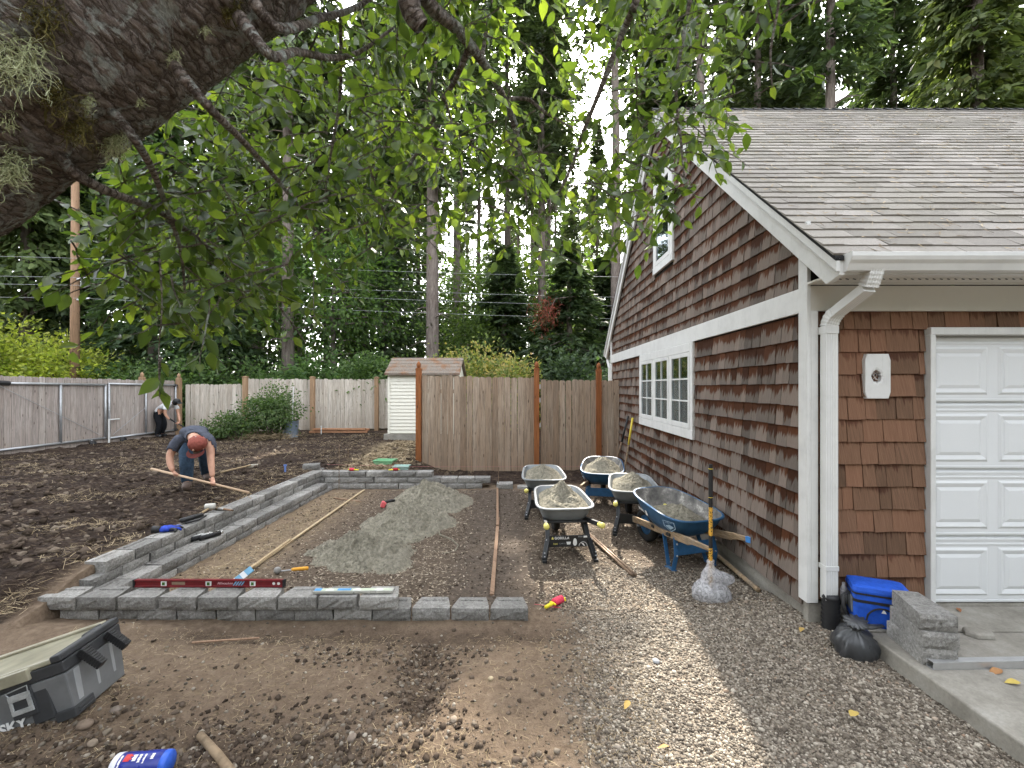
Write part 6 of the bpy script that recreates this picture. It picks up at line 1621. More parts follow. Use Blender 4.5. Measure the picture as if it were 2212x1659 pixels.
# lighter ribs on the end face, recess and corner guards
for yy, w in ((.05, .035), (.185, .02), (.30, .022)):
    m = MB(); m.add([(.002, yy, BH - .1), (.002, yy + w, BH - .1), (-.022, yy + w, .01), (-.022, yy, .01), (-.006, yy - .004, BH - .1), (-.006, yy + w + .004, BH - .1), (-.03, yy + w + .004, .01), (-.03, yy - .004, .01)], [(0, 1, 2, 3), (4, 0, 3, 7), (1, 5, 6, 2), (0, 4, 5, 1), (3, 2, 6, 7)])
    part('end_rib', m, plain('light_grey_plastic', (.34, .35, .355), .5), body, bev=.002)
m = MB(); m.bb(-.10, -.006, .000, .13, .0, .05); m.bb(-.03, -.0, .02, .12, .012, .02); m.bb(-.03, -.001, .02, .12, .03, .038); part('corner_guard', m, MAT_BOXD, body, bev=.006)
m = MB(); wedge(m, -.20, -.10, .004, .03, .03, .235, 0); part('front_pillar', m, MAT_BOXD, body, bev=.006)
m = MB(); wedge(m, -.36, -.34, .004, .03, .0, .24, 0); wedge(m, -.52, -.50, .004, .03, .0, .24, 0); part('front_rib', m, MAT_BOXG, body, bev=.004)
# two ribbed grips hinged on the end
for gy_ in (.10, .29):
    m = MB()
    for i in range(9):
        t = i / 8; cx_ = .012 + .055 * t; cz_ = BH - .035 - .105 * t
        m.box((cx_ + .016, gy_ + .012 * t, cz_), (.042, .052 * (1 - .12 * t), .0135), Matrix.Rotation(R(-40), 3, 'Y'))
        if i < 8: m.box((cx_ + .019, gy_ + .012 * t, cz_ - .0066), (.034, .045 * (1 - .12 * t), .010), Matrix.Rotation(R(-40), 3, 'Y'))
    part('ribbed_grip', m, MAT_BLACK, tb, bev=.003)
# metal latch with a window, lid tab over it
m = MB(); lx, lz = -.215, .165
for (a0, a1, c0, c1) in ((-.05, .05, .02, .055), (-.05, .05, -.05, -.025), (-.05, -.035, -.025, .02), (.03, .05, -.025, .02)): m.bb(lx + a0, lx + a1, -.014, -.006, lz + c0, lz + c1)
lt = part('latch', m, MAT_LATCH, tb, bev=.003)
m = MB(); m.tube([(lx - .04, -.012, lz + .05), (lx - .05, -.014, lz + .075), (lx + .05, -.014, lz + .085), (lx + .046, -.012, lz + .052)], .003, 6); part('latch_wire', m, MAT_LATCH, lt)
m = MB(); m.bb(lx - .075, lx + .075, -.024, .01, BH - .06, BH - .0); part('lid_tab', m, MAT_LIDY, lid, bev=.005)
m = MB(); m.bb(lx - .055, lx + .055, -.006, .02, lz - .075, lz + .08); part('latch_recess', m, MAT_BOXD, tb, bev=.003)
put_text('lettering', text_mesh('HUSKY.', .072, MAT_WTXT, bold=.0025), tb, (-.335, .0035, .062), (1, 0, 0), (0, .06, 1))
# ================================================================== canister, wooden handle
cn = thing('drink_canister', 'blue and white printed canister lying on the soil clods', 'canister', gp(308, 1652, .07))
axd = (gp(366, 1640, .07) - gp(250, 1650, .07)).normalized(); cn.rotation_euler = axd.to_track_quat('Z', 'X').to_euler()
MAT_CANB = plain('blue_print', (.02, .035, .26), .3, spec=.5, var=.2, scale=20); MAT_CANL = plain('bright_blue_cap', (.04, .13, .62), .35)
m = MB(); m.lathe([(.05, -.10), (.054, -.098), (.055, -.05), (.0535, 0), (.055, .05), (.052, .095), (.048, .10)], 28); cb = part('body', m, MAT_CANB, cn, smooth=True)
m = MB(); m.lathe([(.05, -.122), (.055, -.118), (.056, -.100), (.0555, -.092), (.05, -.092)], 28); part('lid', m, plain('white_lid', (.66, .66, .70), .4), cn, smooth=True)
m = MB(); m.lathe([(.048, .094), (.053, .096), (.052, .118), (.046, .124)], 28); part('cap', m, MAT_CANL, cn, smooth=True)
def wrap(poly, r, name, mat):
    m = MB(); n = len(poly); m.add([(r * math.cos(a), r * math.sin(a), z) for a, z in poly], [tuple(range(n))]); part(name, m, mat, cb)
MAT_RED = plain('red_print', (.55, .03, .025), .4)
for a0 in (0., 1.57, 3.14, 4.71):
    for i in range(5): wrap([(a0 + .12 * i, -.066), (a0 + .12 * (i + 1), -.066), (a0 + .12 * (i + 1), -.04 + .008 * (i % 2)), (a0 + .12 * i, -.04 + .008 * (i % 2))], .0565, 'print', MAT_RED)
    for k, (z0, z1, da) in enumerate(((-.03, -.012, .5), (-.004, .010, .62), (.02, .028, .7), (.05, .066, .45), (-.085, -.076, .9))):
        for i in range(4): wrap([(a0 + .1 + da / 4 * i, z0 + .004 * (i % 2)), (a0 + .1 + da / 4 * (i + 1), z0), (a0 + .1 + da / 4 * (i + 1), z1), (a0 + .1 + da / 4 * i, z1 - .003 * (k % 2))], .0562, 'print', MAT_WTXT)
m = MB(); m.tube([at(432, 1588, 2.33), at(470, 1630, 2.2), at(545, 1725, 2.0)], [.019, .0205, .021], 14)
solo('sledge_hammer', m, plain('worn_tan_wood', (.27, .195, .12), .75, var=.35, scale=16, bscale=90, bump=.4), 'thick worn wooden tool handle sticking in from the bottom edge', 'tool', smooth=True)
# ================================================================== string reels
MAT_PINK = plain('pink_twine', (.72, .06, .11), .8, var=.2, scale=60, bscale=260, bump=.8)
def reel(label, loc, rz, tilt=0., s=1., col=MAT_PINK):
    e = thing('string_reel', label, 'string reel', loc, rz, 'twine reels'); e.rotation_euler = (0, tilt, rz); e.scale = (s, s, s)
    m = MB(); m.tube([(-.13, 0, .018), (-.075, 0, .02), (-.05, 0, .022)], [.012, .014, .011], 10); m.tube([(-.052, -.03, .022), (-.05, 0, .022), (-.052, .03, .022)], [.007, .011, .007], 8); m.tube([(-.05, 0, .022), (.06, 0, .022)], .007, 8); m.tube([(.052, -.03, .022), (.055, 0, .022), (.052, .03, .022)], [.007, .011, .007], 8); m.tube([(.055, 0, .022), (.075, 0, .022)], [.01, .008], 8)
    part('frame', m, plain('yellow_reel', (.78, .66, .02), .45), e, smooth=True)
    m = MB(); prof = [(.004, -.044)] + [(.026 + .004 * math.sin(i * 2.3), -.042 + i * .006) for i in range(15)] + [(.004, .044)]
    m.lathe(prof, 14, (0, 0, .026), Matrix.Rotation(R(90), 3, 'Y')); part('twine', m, col, e, smooth=True); return e
p = gp(1205, 1308); reel('yellow reel of bright pink twine lying on the gravel', (p.x, p.y, zs(p.x, p.y) + .012), R(40), s=1.15)
reel('pink twine reel on the rear wall, nearer the steel rod', (-3.15, 8.26, .318), R(175)); reel('red twine reel on the rear wall, nearer the green tubs', (-2.33, 8.26, .318), R(8), col=plain('red_twine', (.42, .02, .03), .8))
m = MB(); m.tube([(p.x - .1, p.y - .06, .012), (.35, 3.72, .02), (.12, 3.70, .06)], .0012, 4); solo('loose_string', m, MAT_PINK, 'thin pink string running from the reel to the front wall', 'string')
m = MB(); m.tube([(-3.7, 8.45, .40), (-2, 8.5, .352), (1.5, 8.6, .335)], .0016, 4); solo('string_line', m, plain('pale_pink_string', (.55, .22, .22), .8), 'pink guide string stretched low across the front fence', 'string')
# ================================================================== levels
lv = thing('spirit_level', 'long dark red spirit level standing on the front blocks', 'spirit level', (-2.61, 3.70, .205))
m = MB(); m.prism([(-.62, y, z) for y, z in ((-.014, 0), (.014, 0), (.014, .010), (.006, .014), (.006, .048), (.014, .052), (.014, .062), (-.014, .062), (-.014, .052), (-.006, .048), (-.006, .014), (-.014, .010))], (1.24, 0, 0))
lb = part('body', m, plain('dark_red_metal', (.17, .012, .016), .35, metal=.2, var=.15), lv, bev=.001)
for xx in (-.635, .62):
    m = MB(); m.bb(xx, xx + .018, -.015, .015, -.001, .064); part('end_cap', m, MAT_BLACK, lv, bev=.003)
for xx in (-.375, -.0, .37):
    m = MB(); m.bb(xx - .024, xx + .024, -.0128, -.0062, .010, .052); vi = part('vial_block', m, plain('white_vial_block', (.78, .78, .76), .4), lv, bev=.004)
    m = MB(); m.bb(xx - .012, xx + .012, -.0150, -.0130, .018, .044); part('vial', m, plain('green_vial', (.06, .16, .03), .2), vi, bev=.002)
m = MB(); m.bb(-.31, -.2, -.0075, -.0062, .02, .045); part('plate', m, plain('tan_plate', (.28, .19, .13), .5), lv)
put_text('lettering', text_mesh('Milwaukee', .030, plain('pink_print', (.62, .36, .38), .5), shear=.35, bold=.0004), lv, (.135, -.0066, .032), (1, .0, 0), (0, 0, 1))
m = MB()
for q in ((.545, .012), (.585, .012)): m.lathe([(.001, 0), (q[1], 0), (q[1], .001), (.001, .001)], 14, (q[0], -.0062, .03), Matrix.Rotation(R(90), 3, 'X'))
part('emblem', m, MAT_WTXT, lv)
m = MB()
for i in range(4): m.prism([(.20 + i * .022, -.0066, .014), (.213 + i * .022, -.0066, .014), (.238 + i * .022, -.0066, .048), (.225 + i * .022, -.0066, .048)], (0, -.0008, 0))
part('print', m, plain('blue_stripe', (.2, .42, .62), .5), lv)
l2 = thing('spirit_level', 'shorter silver spirit level with blue print lying on the blocks', 'spirit level', (-1.36, 3.605, .204), R(1))
m = MB(); m.bb(-.32, .32, -.028, .028, 0, .022); lb = part('body', m, plain('silver_level', (.55, .55, .50), .3, metal=.5), l2, bev=.002)
m = MB(); m.bb(-.30, .30, -.02, .02, .0222, .0232); part('label_strip', m, plain('pale_green_strip', (.5, .55, .42), .4), l2)
for xx in (-.19, .03, .21):
    m = MB(); n_ = 14; m.add([(xx + .035 * math.cos(a), -.02 + .035 * math.sin(a), .0240) for a in np.linspace(0, math.pi, n_)], [tuple(range(n_))]); part('vial_cover', m, MAT_WTXT, l2)
m = MB(); m.bb(-.13, -.02, -.018, .016, .0236, .0244); m.bb(-.315, -.26, -.02, .02, .0236, .0244); part('print', m, plain('sky_blue_print', (.08, .3, .6), .4), l2)
# ================================================================== boards, pipes and sticks on the bed
MAT_LATH = fence_wood('new_lath', [(.50, .38, .23), (.55, .43, .27), (.60, .48, .31), (.46, .33, .19), (.3, .22, .13)])
MAT_LATH2 = fence_wood('reddish_lath', [(.30, .19, .12), (.34, .23, .15), (.40, .28, .19), (.28, .17, .11), (.2, .13, .09)])
def stick(name, a, c, w, h, mat, label, cat, group=None):
    m = MB(); m.rnd = rng.random(); m.bar(a, c, w, h); return solo(name, m, mat, label, cat, group, bev=.002)
stick('screed_lath', (-2.76, 4.55, .018), (-2.83, 8.0, .018), .034, .02, MAT_LATH, 'long pale lath lying on the bed towards the rear wall', 'lath')
stick('screed_lath', (-2.74, 3.98, .03), (-2.79, 5.35, .036), .03, .016, MAT_LATH, 'shorter pale lath overlapping the long one near the red level', 'lath')
stick('screed_lath', (-.25, 3.95, .02), (-.31, 6.3, .014), .04, .02, MAT_LATH2, 'reddish lath in the dark strip, end nearest the front wall', 'lath')
stick('screed_lath', (-.30, 5.9, .034), (-.42, 8.25, .02), .035, .018, MAT_LATH2, 'reddish lath in the dark strip reaching the rear wall', 'lath')
stick('offcut', (-3.15, 7.45, .012), (-2.6, 7.2, .012), .03, .012, MAT_LATH2, 'small thin wood offcut lying near the stepped wall end', 'offcut')
stick('offcut', gp(415, 1388, .012), gp(560, 1378, .012), .018, .010, MAT_LATH2, 'thin dead stick lying in front of the block wall', 'stick')
e = thing('painted_board', 'short board striped blue and white leaning behind the red level', 'board', (-2.62, 4.02, 0)); P0, P1 = Vector((-.10, -.1, .012)), Vector((.09, .14, .17)); m = MB(); m.bar(P0, P1, .06, .012, up=(.3, -1, .6)); part('board', m, plain('pale_blue_board', (.16, .36, .52), .6), e, bev=.002)
m = MB()
for t in (.2, .45, .7): q = P0.lerp(P1, t); m.bar(q, P0.lerp(P1, t + .12), .0605, .0125, up=(.3, -1, .6))
part('stripe', m, plain('white_stripe', (.7, .72, .72), .6), e)
MAT_PIPE = plain('rusty_pipe', (.22, .15, .10), .55, metal=.4, var=.35, scale=20)
for k, dx in enumerate((0, .032)):
    A_, B_ = gp(1262, 1148, .02) + Vector((dx, 0, 0)), gp(1366, 1243, .02) + Vector((dx * 1.1, .01, 0)); m = MB(); m.tube([A_, B_], .0145, 12); d_ = (B_ - A_).normalized(); m.tube([B_ - d_ * .0, B_ + d_ * .0015], .009, 10)
    solo('steel_pipe', m, MAT_PIPE, ['thin brown pipe on the ground, on the side of the lath strip', 'thin brown pipe on the ground, on the side of the blue wheelbarrow'][k], 'pipe', 'pipes lying before the wheelbarrows', smooth=True)
m = MB(); m.tube([(2.16, 5.3, .045), (2.13, 3.93, .07)], .021, 12); solo('wooden_pole', m, MAT_HWOOD, 'round wooden pole lying along the garage foundation', 'pole', smooth=True)
for k, (a, c, mt, lab) in enumerate((((1.84, 8.8, .0), (2.165, 8.8, 1.31), MATS['rusty_pipe'], 'dark-topped tool handle leaning on the shingle wall near the gate'), ((1.97, 8.45, .0), (2.165, 8.45, 1.30), MAT_HWOOD, 'yellow-banded tool handle leaning on the shingle wall near the gate'))):
    e = thing('leaning_tool', lab, 'tool', a, 0, 'long handles leaning on the garage'); m = MB(); m.tube([(0, 0, 0), Vector(c) - Vector(a)], .018, 10); part('shaft', m, mt, e, smooth=True)
    d_ = Vector(c) - Vector(a); m = MB(); m.tube([d_ * .6, d_ * .999], .0205, 10); part('sleeve', m, MAT_BLACK if k == 0 else MAT_YEL, e, smooth=True)
    m = MB(); m.box((0, 0, .09), (.03, .16, .18)); part('blade', m, MAT_GALV, e, bev=.006)
for k, (x, y, z0, z1, lab) in enumerate(((-3.32, 8.08, 0, .84, 'thin rusty steel rod standing before the left end of the rear wall'), (-.40, 8.2, 0, .40, 'short rusty steel rod standing at the end of the rear wall'), (-3.75, 9.6, .2, .55, 'thin stake standing in the soil beyond the rear wall'))):
    m = MB(); m.tube([(x, y, z0), (x + .005, y, z1)], .0065, 8); solo('steel_rod', m, MAT_PIPE, lab, 'rod', 'rods and stakes')
def stake(label, p, h, cap):
    e = thing('survey_stake', label, 'stake', p, 0, 'rods and stakes'); m = MB(); m.box((0, 0, h / 2), (.03, .012, h)); part('shaft', m, cap, e); m = MB(); m.box((0, 0, h + .01), (.05, .02, .03)); part('flag', m, cap, e)
stake('small blue-topped stake in the yard behind the stepped wall', (*gp(616, 1019, .3)[:2], .27), .14, plain('stake_blue', (.15, .25, .6), .6))
stake('white plastic stake standing before the stacked lumber', (*gp(694, 941, .3)[:2], .27), .33, MAT_WHITE)
# ================================================================== hand tools on the walls and bed
hm = thing('club_hammer', 'small hammer with orange-yellow handle lying by the sand', 'hammer', (*gp(630, 1238, 0)[:2], .025), R(8))
m = MB(); m.tube([(-.11, 0, 0), (.02, 0, .01)], .006, 8); part('shaft', m, MAT_GALV, hm); m = MB(); m.tube([(.0, 0, .01), (.02, 0, .012), (.15, 0, .016), (.16, 0, .016)], [.012, .017, .019, .012], 12); part('grip', m, plain('orange_yellow_grip', (.72, .34, .03), .5), hm, smooth=True)
m = MB(); m.sphere((-.135, 0, .01), .036, 12, 8, (1, .8, 1.0)); part('head', m, plain('dusty_steel', (.32, .31, .29), .6, metal=.3), hm, smooth=True)
ml = thing('rubber_mallet', 'white rubber mallet lying on the upper block wall', 'mallet', (-3.87, 5.5, .335), R(20))
m = MB(); m.lathe([(.028, -.055), (.035, -.05), (.036, 0), (.035, .05), (.028, .055)], 16, (0, 0, .06), Matrix.Rotation(R(90), 3, 'Y')); part('head', m, plain('dusty_white_rubber', (.55, .53, .48), .8), ml, smooth=True)
m = MB(); m.tube([(0, 0, .04), (-.06, -.16, .018), (-.1, -.27, .015)], [.011, .013, .014], 10); part('handle', m, MAT_LATH, ml, smooth=True)
br = thing('hand_brush', 'masonry brush with tan bristles beside the mallet', 'brush', (-3.76, 5.55, .335), R(70)); m = MB(); m.box((0, 0, .015), (.05, .09, .025)); part('ferrule', m, plain('dusty_steel', (.3, .3, .3)), br, bev=.005); m = MB(); m.box((0, .085, .015), (.055, .08, .022), taper=(1.1, 1)); part('bristles', m, MAT_STRAW, br); m = MB(); m.tube([(0, -.04, .015), (0, -.2, .014)], [.014, .01], 8); part('handle', m, MAT_LATH2, br)
def pad(label, loc, rz, col):
    e = thing('knee_pad', label, 'knee pad', loc, rz); m = MB()
    m.tube([(-.13, 0, .04), (-.12, 0, .042), (.12, 0, .042), (.13, 0, .04)], [.02, .035, .035, .02], 12, sq=(.8, 1)); part('cushion', m, MAT_BLACK, e, smooth=True)
    m = MB(); m.tube([(-.12, -.06, .02), (.0, -.09, .02), (.13, -.05, .03)], .012, 8); part('strap', m, col, e, smooth=True); return e
pad('black padded roll on the upper block wall beside the mallet', (-3.80, 5.1, .33), R(75), MAT_BLACK)
gl = thing('work_glove', 'crumpled blue and black work gloves on the upper block wall', 'gloves', (-3.80, 4.74, .33), R(30))
m = MB(); m.sphere((0, 0, .03), .07, 14, 9, (1.1, .8, .5), jit=.13); part('palm', m, plain('blue_glove', (.02, .06, .45), .7, var=.4, scale=30), gl, smooth=True)
for k in range(4):
    m = MB(); a = -.7 + .4 * k; m.tube([(.04 * math.cos(a), .05 * math.sin(a), .03), (.11 * math.cos(a), .11 * math.sin(a), .03), (.14 * math.cos(a * 1.3), .14 * math.sin(a * 1.3), .012)], [.018, .015, .01], 8); part('finger', m, MATS['blue_glove'] if k % 2 else MAT_BLACK, gl, smooth=True)
m = MB(); m.tube([(-.05, 0, .03), (-.12, .02, .03)], [.035, .045], 10); part('cuff', m, MAT_BLACK, gl, smooth=True)
for k, (dx, dy, lab) in enumerate(((0, 0, 'black metal tube tool on the lower block ledge, outer one'), (.07, .04, 'black metal tube tool on the lower block ledge, inner one'))):
    e = thing('grout_tool', lab, 'tool', (-3.62 + dx, 5.02 + dy, .152), R(62), 'black tools on the ledge'); m = MB(); m.tube([(-.12, 0, .03), (.10, 0, .03)], .026, 12); part('barrel', m, MAT_BLACK, e, smooth=True); m = MB(); m.tube([(-.10, 0, .058), (.08, 0, .058)], .008, 8); m.sphere((.115, 0, .03), .02, 10, 6); part('fitting', m, plain('bright_steel', (.62, .62, .6), .25, metal=.8), e, smooth=True)
pk = thing('power_tool', 'pink-red handled tool half buried at the edge of the sand', 'tool', (*gp(828, 1098, 0)[:2], .03), R(20)); m = MB(); m.box((0, 0, .03), (.07, .10, .09), Matrix.Rotation(.4, 3, 'Y')); part('body', m, plain('faded_red_plastic', (.68, .12, .13), .5), pk, bev=.015); m = MB(); m.tube([(.03, 0, .06), (.12, .0, .08), (.18, .02, .07)], [.02, .024, .018], 10); part('grip', m, MAT_BLACK, pk, smooth=True)
m = MB(); m.tube([at(946, 1098, 5.75), at(942, 1125, 5.5), at(950, 1155, 5.25), at(975, 1165, 5.2), at(990, 1178, 5.15), at(982, 1192, 5.05), at(955, 1196, 4.98)], .009, 8); solo('sand_covered_cord', m, MAT_SAND, 'sand covered cord curling over the middle sand pile', 'cord', smooth=True)
for k, (xd, yd, z, col, sz, lab) in enumerate(((832, 998, .34, (.22, .48, .27), (.42, .26, .09), 'green plastic tub lying behind the rear wall'), (868, 1010, .33, (.40, .56, .50), (.30, .2, .07), 'pale green tray lying closest behind the rear wall'))):
    P = gp(xd, yd, z); m = MB(); w, d_, h = sz
    e = thing('plastic_tub', lab, 'tub', (P.x, P.y, .30), R(-6 + 9 * k)); m.loft([[(x, y, 0) for x, y in ((-w / 2.3, -d_ / 2.3), (w / 2.3, -d_ / 2.3), (w / 2.3, d_ / 2.3), (-w / 2.3, d_ / 2.3))], [(x, y, h) for x, y in ((-w / 2, -d_ / 2), (w / 2, -d_ / 2), (w / 2, d_ / 2), (-w / 2, d_ / 2))], [(x, y, h) for x, y in ((-w / 2.1, -d_ / 2.1), (w / 2.1, -d_ / 2.1), (w / 2.1, d_ / 2.1), (-w / 2.1, d_ / 2.1))], [(x, y, .012) for x, y in ((-w / 2.4, -d_ / 2.4), (w / 2.4, -d_ / 2.4), (w / 2.4, d_ / 2.4), (-w / 2.4, d_ / 2.4))]], (True, True)); part('shell', m, plain('tub_%d' % k, col, .45), e, bev=.006)
    m = MB(); m.bb(-w / 2 - .01, w / 2 + .01, -d_ / 2 - .01, -d_ / 2, h - .015, h); m.bb(-w / 2 - .01, w / 2 + .01, d_ / 2, d_ / 2 + .01, h - .015, h); part('lip', m, MATS['tub_%d' % k], e)
ho = thing('garden_hoe', 'pale handled hoe lying on the soil beyond the bending worker', 'hoe', gp(470, 1022, .32)); d_ = gp(545, 1004, .36) - gp(470, 1022, .32); m = MB(); m.tube([(0, 0, 0), d_ * .95], .016, 8); part('handle', m, MAT_LATH, ho, smooth=True); m = MB(); m.box(d_ + Vector((.02, 0, -.02)), (.16, .05, .06), Matrix.Rotation(.4, 3, 'Z')); part('blade', m, plain('dry_mud_blade', (.42, .38, .31), .9), ho, bev=.006)
# ================================================================== by the rear fence: bin, brick pile, lumber
tc_ = thing('trash_can', 'dented blue-grey metal bin full of yard waste by the fence', 'bin', (*gp(628, 945, .3)[:2], .28)); m = MB(); prof = [(.19, 0), (.2, .02)] + [(.20 + .03 * i / 8 + (.004 if i % 2 else 0), .02 + .50 * i / 8) for i in range(9)] + [(.24, .53), (.24, .545), (.225, .545), (.22, .50), (.2, .42)]
m.lathe(prof, 24); part('body', m, plain('blue_grey_bin', (.20, .25, .31), .45, metal=.3, var=.2), tc_, smooth=True)
m = MB()
for i in range(26): a = rng.uniform(0, 6.28); m.rnd = rng.random(); m.tube([(0, 0, .42), (.13 * math.cos(a), .13 * math.sin(a), .53), (.28 * math.cos(a), .28 * math.sin(a), .52 + rng.uniform(-.06, .09))], [.008, .006, .003], 5)
part('yard_waste', m, MAT_STRAW, tc_)
m = MB(); m.tube([(.1, -.1, .4), (.12, -.06, 1.62)], .014, 8); part('tool_handle', m, MAT_WHITE, tc_); m = MB(); m.tube([(-.19, -.2, .02), (.03, -.2, .75)], .012, 8); part('tool_handle', m, MAT_GALV, tc_)
bp = thing('brick_pile', 'loose stack of old grey-brown bricks beside the low shrub', 'bricks', (*gp(506, 947, .3)[:2], .27)); MAT_OBR = rnd_mat('old_brick', [(0, (.17, .13, .10)), (.5, (.28, .225, .18)), (1, (.40, .34, .29))], .95, nscale=14)
for layer in range(6):
    for k in range(5 - layer // 2):
        m = MB(); m.rnd = rng.random(); m.box((-.48 + .225 * k + .11 * (layer % 2) + rng.uniform(-.02, .02) + .03 * layer, rng.uniform(-.05, .03), .035 + .068 * layer), (.20, .11, .062), Matrix.Rotation(rng.uniform(-.25, .25), 3, 'Z')); part('brick', m, MAT_OBR, bp, bev=.006)
lm = thing('lumber_stack', 'stack of reddish boards lying along the foot of the rear fence', 'lumber', (-6.25, 15.3, .3)); MAT_LUM = fence_wood('fresh_lumber', [(.48, .24, .13), (.52, .28, .16), (.58, .33, .2), (.42, .2, .1), (.3, .16, .09)])
for k, (x0, x1, y, z) in enumerate(((-.9, .95, 0, .03), (-.85, .98, .1, .1), (-.92, .9, -.02, .12), (-1.0, -.78, -.1, .03))):
    m = MB(); m.rnd = rng.random(); m.bb(x0, x1, y - .07, y + .07, z - .02, z + .045); part('board', m, MAT_LUM, lm, bev=.003)
gg = np.random.default_rng(8); n = 900; c0 = gp(585, 946, .3); pos = np.stack([c0.x + gg.normal(0, .45, n), c0.y - .3 + gg.normal(0, .25, n), .3 + np.abs(gg.normal(0, .09, n))], -1); d = gg.normal(0, 1, (n, 3)) * np.array([1, 1, .3])
tag(link('straw', scatter_mesh('straw', DIAM, [(0, 1, 2, 3)], blades(pos, d, gg.normal(0, 1, (n, 3)), gg.uniform(.12, .35, n), gg.uniform(.01, .025, n)), pos, gg.random(n), MAT_STRAW, False)), 'heap of dry stalks and straw at the foot of the garden shrub', 'straw', kind='stuff')
# ================================================================== digging bar standing in a plastic bag
db = thing('digging_bar', 'upright yellow and black bar handle standing in a clear bag', 'tool', (1.69, 3.9, 0))
segs = [(.10, .46, 'y'), (.46, .57, 'k'), (.57, .82, 'y'), (.82, .90, 'k'), (.90, 1.17, 'g'), (1.17, 1.20, 'k')]
for z0, z1, c in segs:
    m = MB(); r_ = .0165 if c != 'g' else .019; m.tube([(0, 0, z0), (0, 0, z1)], r_, 14)
    if c == 'y':
        b = NB('chipped_yellow') if 'chip' not in MATS else None
        if b: v = b.tc(); n1 = b.noise(v, 60, 4, .7); MATS['chip'] = b.out(b.ramp(n1, [(.42, (.03, .025, .02)), (.45, (.62, .34, .05))], 'CONSTANT'), .5)
        part('yellow_band', m, MATS['chip'], db, smooth=False)
    else: part('grip' if c == 'g' else 'black_band', m, MAT_BLACK, db)
m = MB(); m.tube([(0, 0, 1.158), (0, 0, 1.163)], .0195, 12); m.tube([(0, 0, .905), (0, 0, .909)], .0195, 12); part('ring', m, MAT_YEL, db)
b = NB('clear_poly_bag'); v = b.tc(); n1 = b.noise(v, 22, 4, .6, 1.5)
gl_ = b.n('ShaderNodeBsdfPrincipled'); b.put(gl_.inputs['Base Color'], (.66, .66, .68)); b.put(gl_.inputs['Roughness'], .18); b.put(gl_.inputs['Specular IOR Level'], .8); b.L(b.bump(n1, .6, .02), gl_.inputs['Normal'])
tr_ = b.n('ShaderNodeBsdfTransparent'); tr_.inputs[0].default_value = (.95, .95, .96, 1); tl_ = b.n('ShaderNodeBsdfTranslucent'); tl_.inputs[0].default_value = (.68, .68, .70, 1)
mx1 = b.n('ShaderNodeMixShader'); mx1.inputs[0].default_value = .35; b.L(gl_.outputs[0], mx1.inputs[1]); b.L(tl_.outputs[0], mx1.inputs[2])
mx2 = b.n('ShaderNodeMixShader'); b.L(b.ramp(n1, [(.35, .3), (.6, .8)]), mx2.inputs[0]); b.L(tr_.outputs[0], mx2.inputs[1]); b.L(mx1.outputs[0], mx2.inputs[2]); b.L(mx2.outputs[0], b.o.inputs[0]); MAT_BAG = b.m
def crumple(name, prof, n, seed, mat, parent=None, amp=.12, lab=None, cat=None, loc=(0, 0, 0), sq=1., pleat=0.):
    g = np.random.default_rng(seed); th = np.linspace(0, 2 * np.pi, n, endpoint=False); V = []
    for i, (r, z, ox) in enumerate(prof):
        nz = (fbm(np.cos(th) * 2.2 + seed, np.sin(th) * 2.2 + z * 9, 4, gain=.65) - .5) * 2
        fold = np.abs(np.sin(th * 5 + seed + 3 * z + 2 * nz)) - .5
        pl = pleat * np.sin(th * 13 + nz * 2) * max(0, i / len(prof) - .45)
        rr = r * (1 + amp * nz + amp * .6 * fold + pl)
        V.append(np.stack([np.cos(th) * rr + ox, np.sin(th) * rr * sq, np.full(n, z) + r * amp * .5 * nz], -1))
    V = np.concatenate(V); k = len(prof)
    i0 = (np.arange(k - 1)[:, None] * n + np.arange(n)[None]).ravel(); i1 = (np.arange(k - 1)[:, None] * n + ((np.arange(n) + 1) % n)[None]).ravel()
    V = np.concatenate([V, V[:n].mean(0)[None], V[-n:].mean(0)[None]]); c0, c1 = len(V) - 2, len(V) - 1
    Fc = np.stack([i0, i1, i1 + n, i0 + n], -1); caps = np.array([(c0, (j + 1) % n, j, j) for j in range(n)] )
    me = bpy.data.meshes.new(name); fl = [tuple(f) for f in Fc] + [(c0, (j + 1) % n, j) for j in range(n)] + [(c1, (k - 1) * n + j, (k - 1) * n + (j + 1) % n) for j in range(n)]
    me.from_pydata([tuple(p) for p in V], [], fl); me.materials.append(mat); me.polygons.foreach_set('use_smooth', np.ones(len(fl), dtype=bool)); me.update()
    o = link(name, me, parent, loc=loc)
    if lab: tag(o, lab, cat)
    return o
bag = crumple('plastic_bag', [(.02, .005, 0), (.15, .0, .01), (.172, .03, .01), (.165, .08, .005), (.14, .12, 0), (.10, .155, -.005), (.085, .175, 0), (.10, .20, .02), (.085, .24, .015), (.045, .275, .0), (.03, .31, 0), (.034, .345, 0)], 64, 4, MAT_BAG, lab='crumpled clear plastic bag tied round the foot of the bar', cat='bag', loc=(1.69, 3.9, .005), sq=.75, amp=.085)
bag2 = crumple('bag_fold', [(.01, .10, .08), (.05, .12, .10), (.085, .16, .13), (.08, .20, .13), (.03, .24, .09)], 40, 9, MAT_BAG, parent=bag, sq=.5)
m = MB(); m.sphere((0, 0, .06), .085, 14, 9, (1.3, .9, .7), jit=.08); part('bag_contents', m, plain('grey_rubble', (.36, .35, .34), .9), bag, smooth=True)
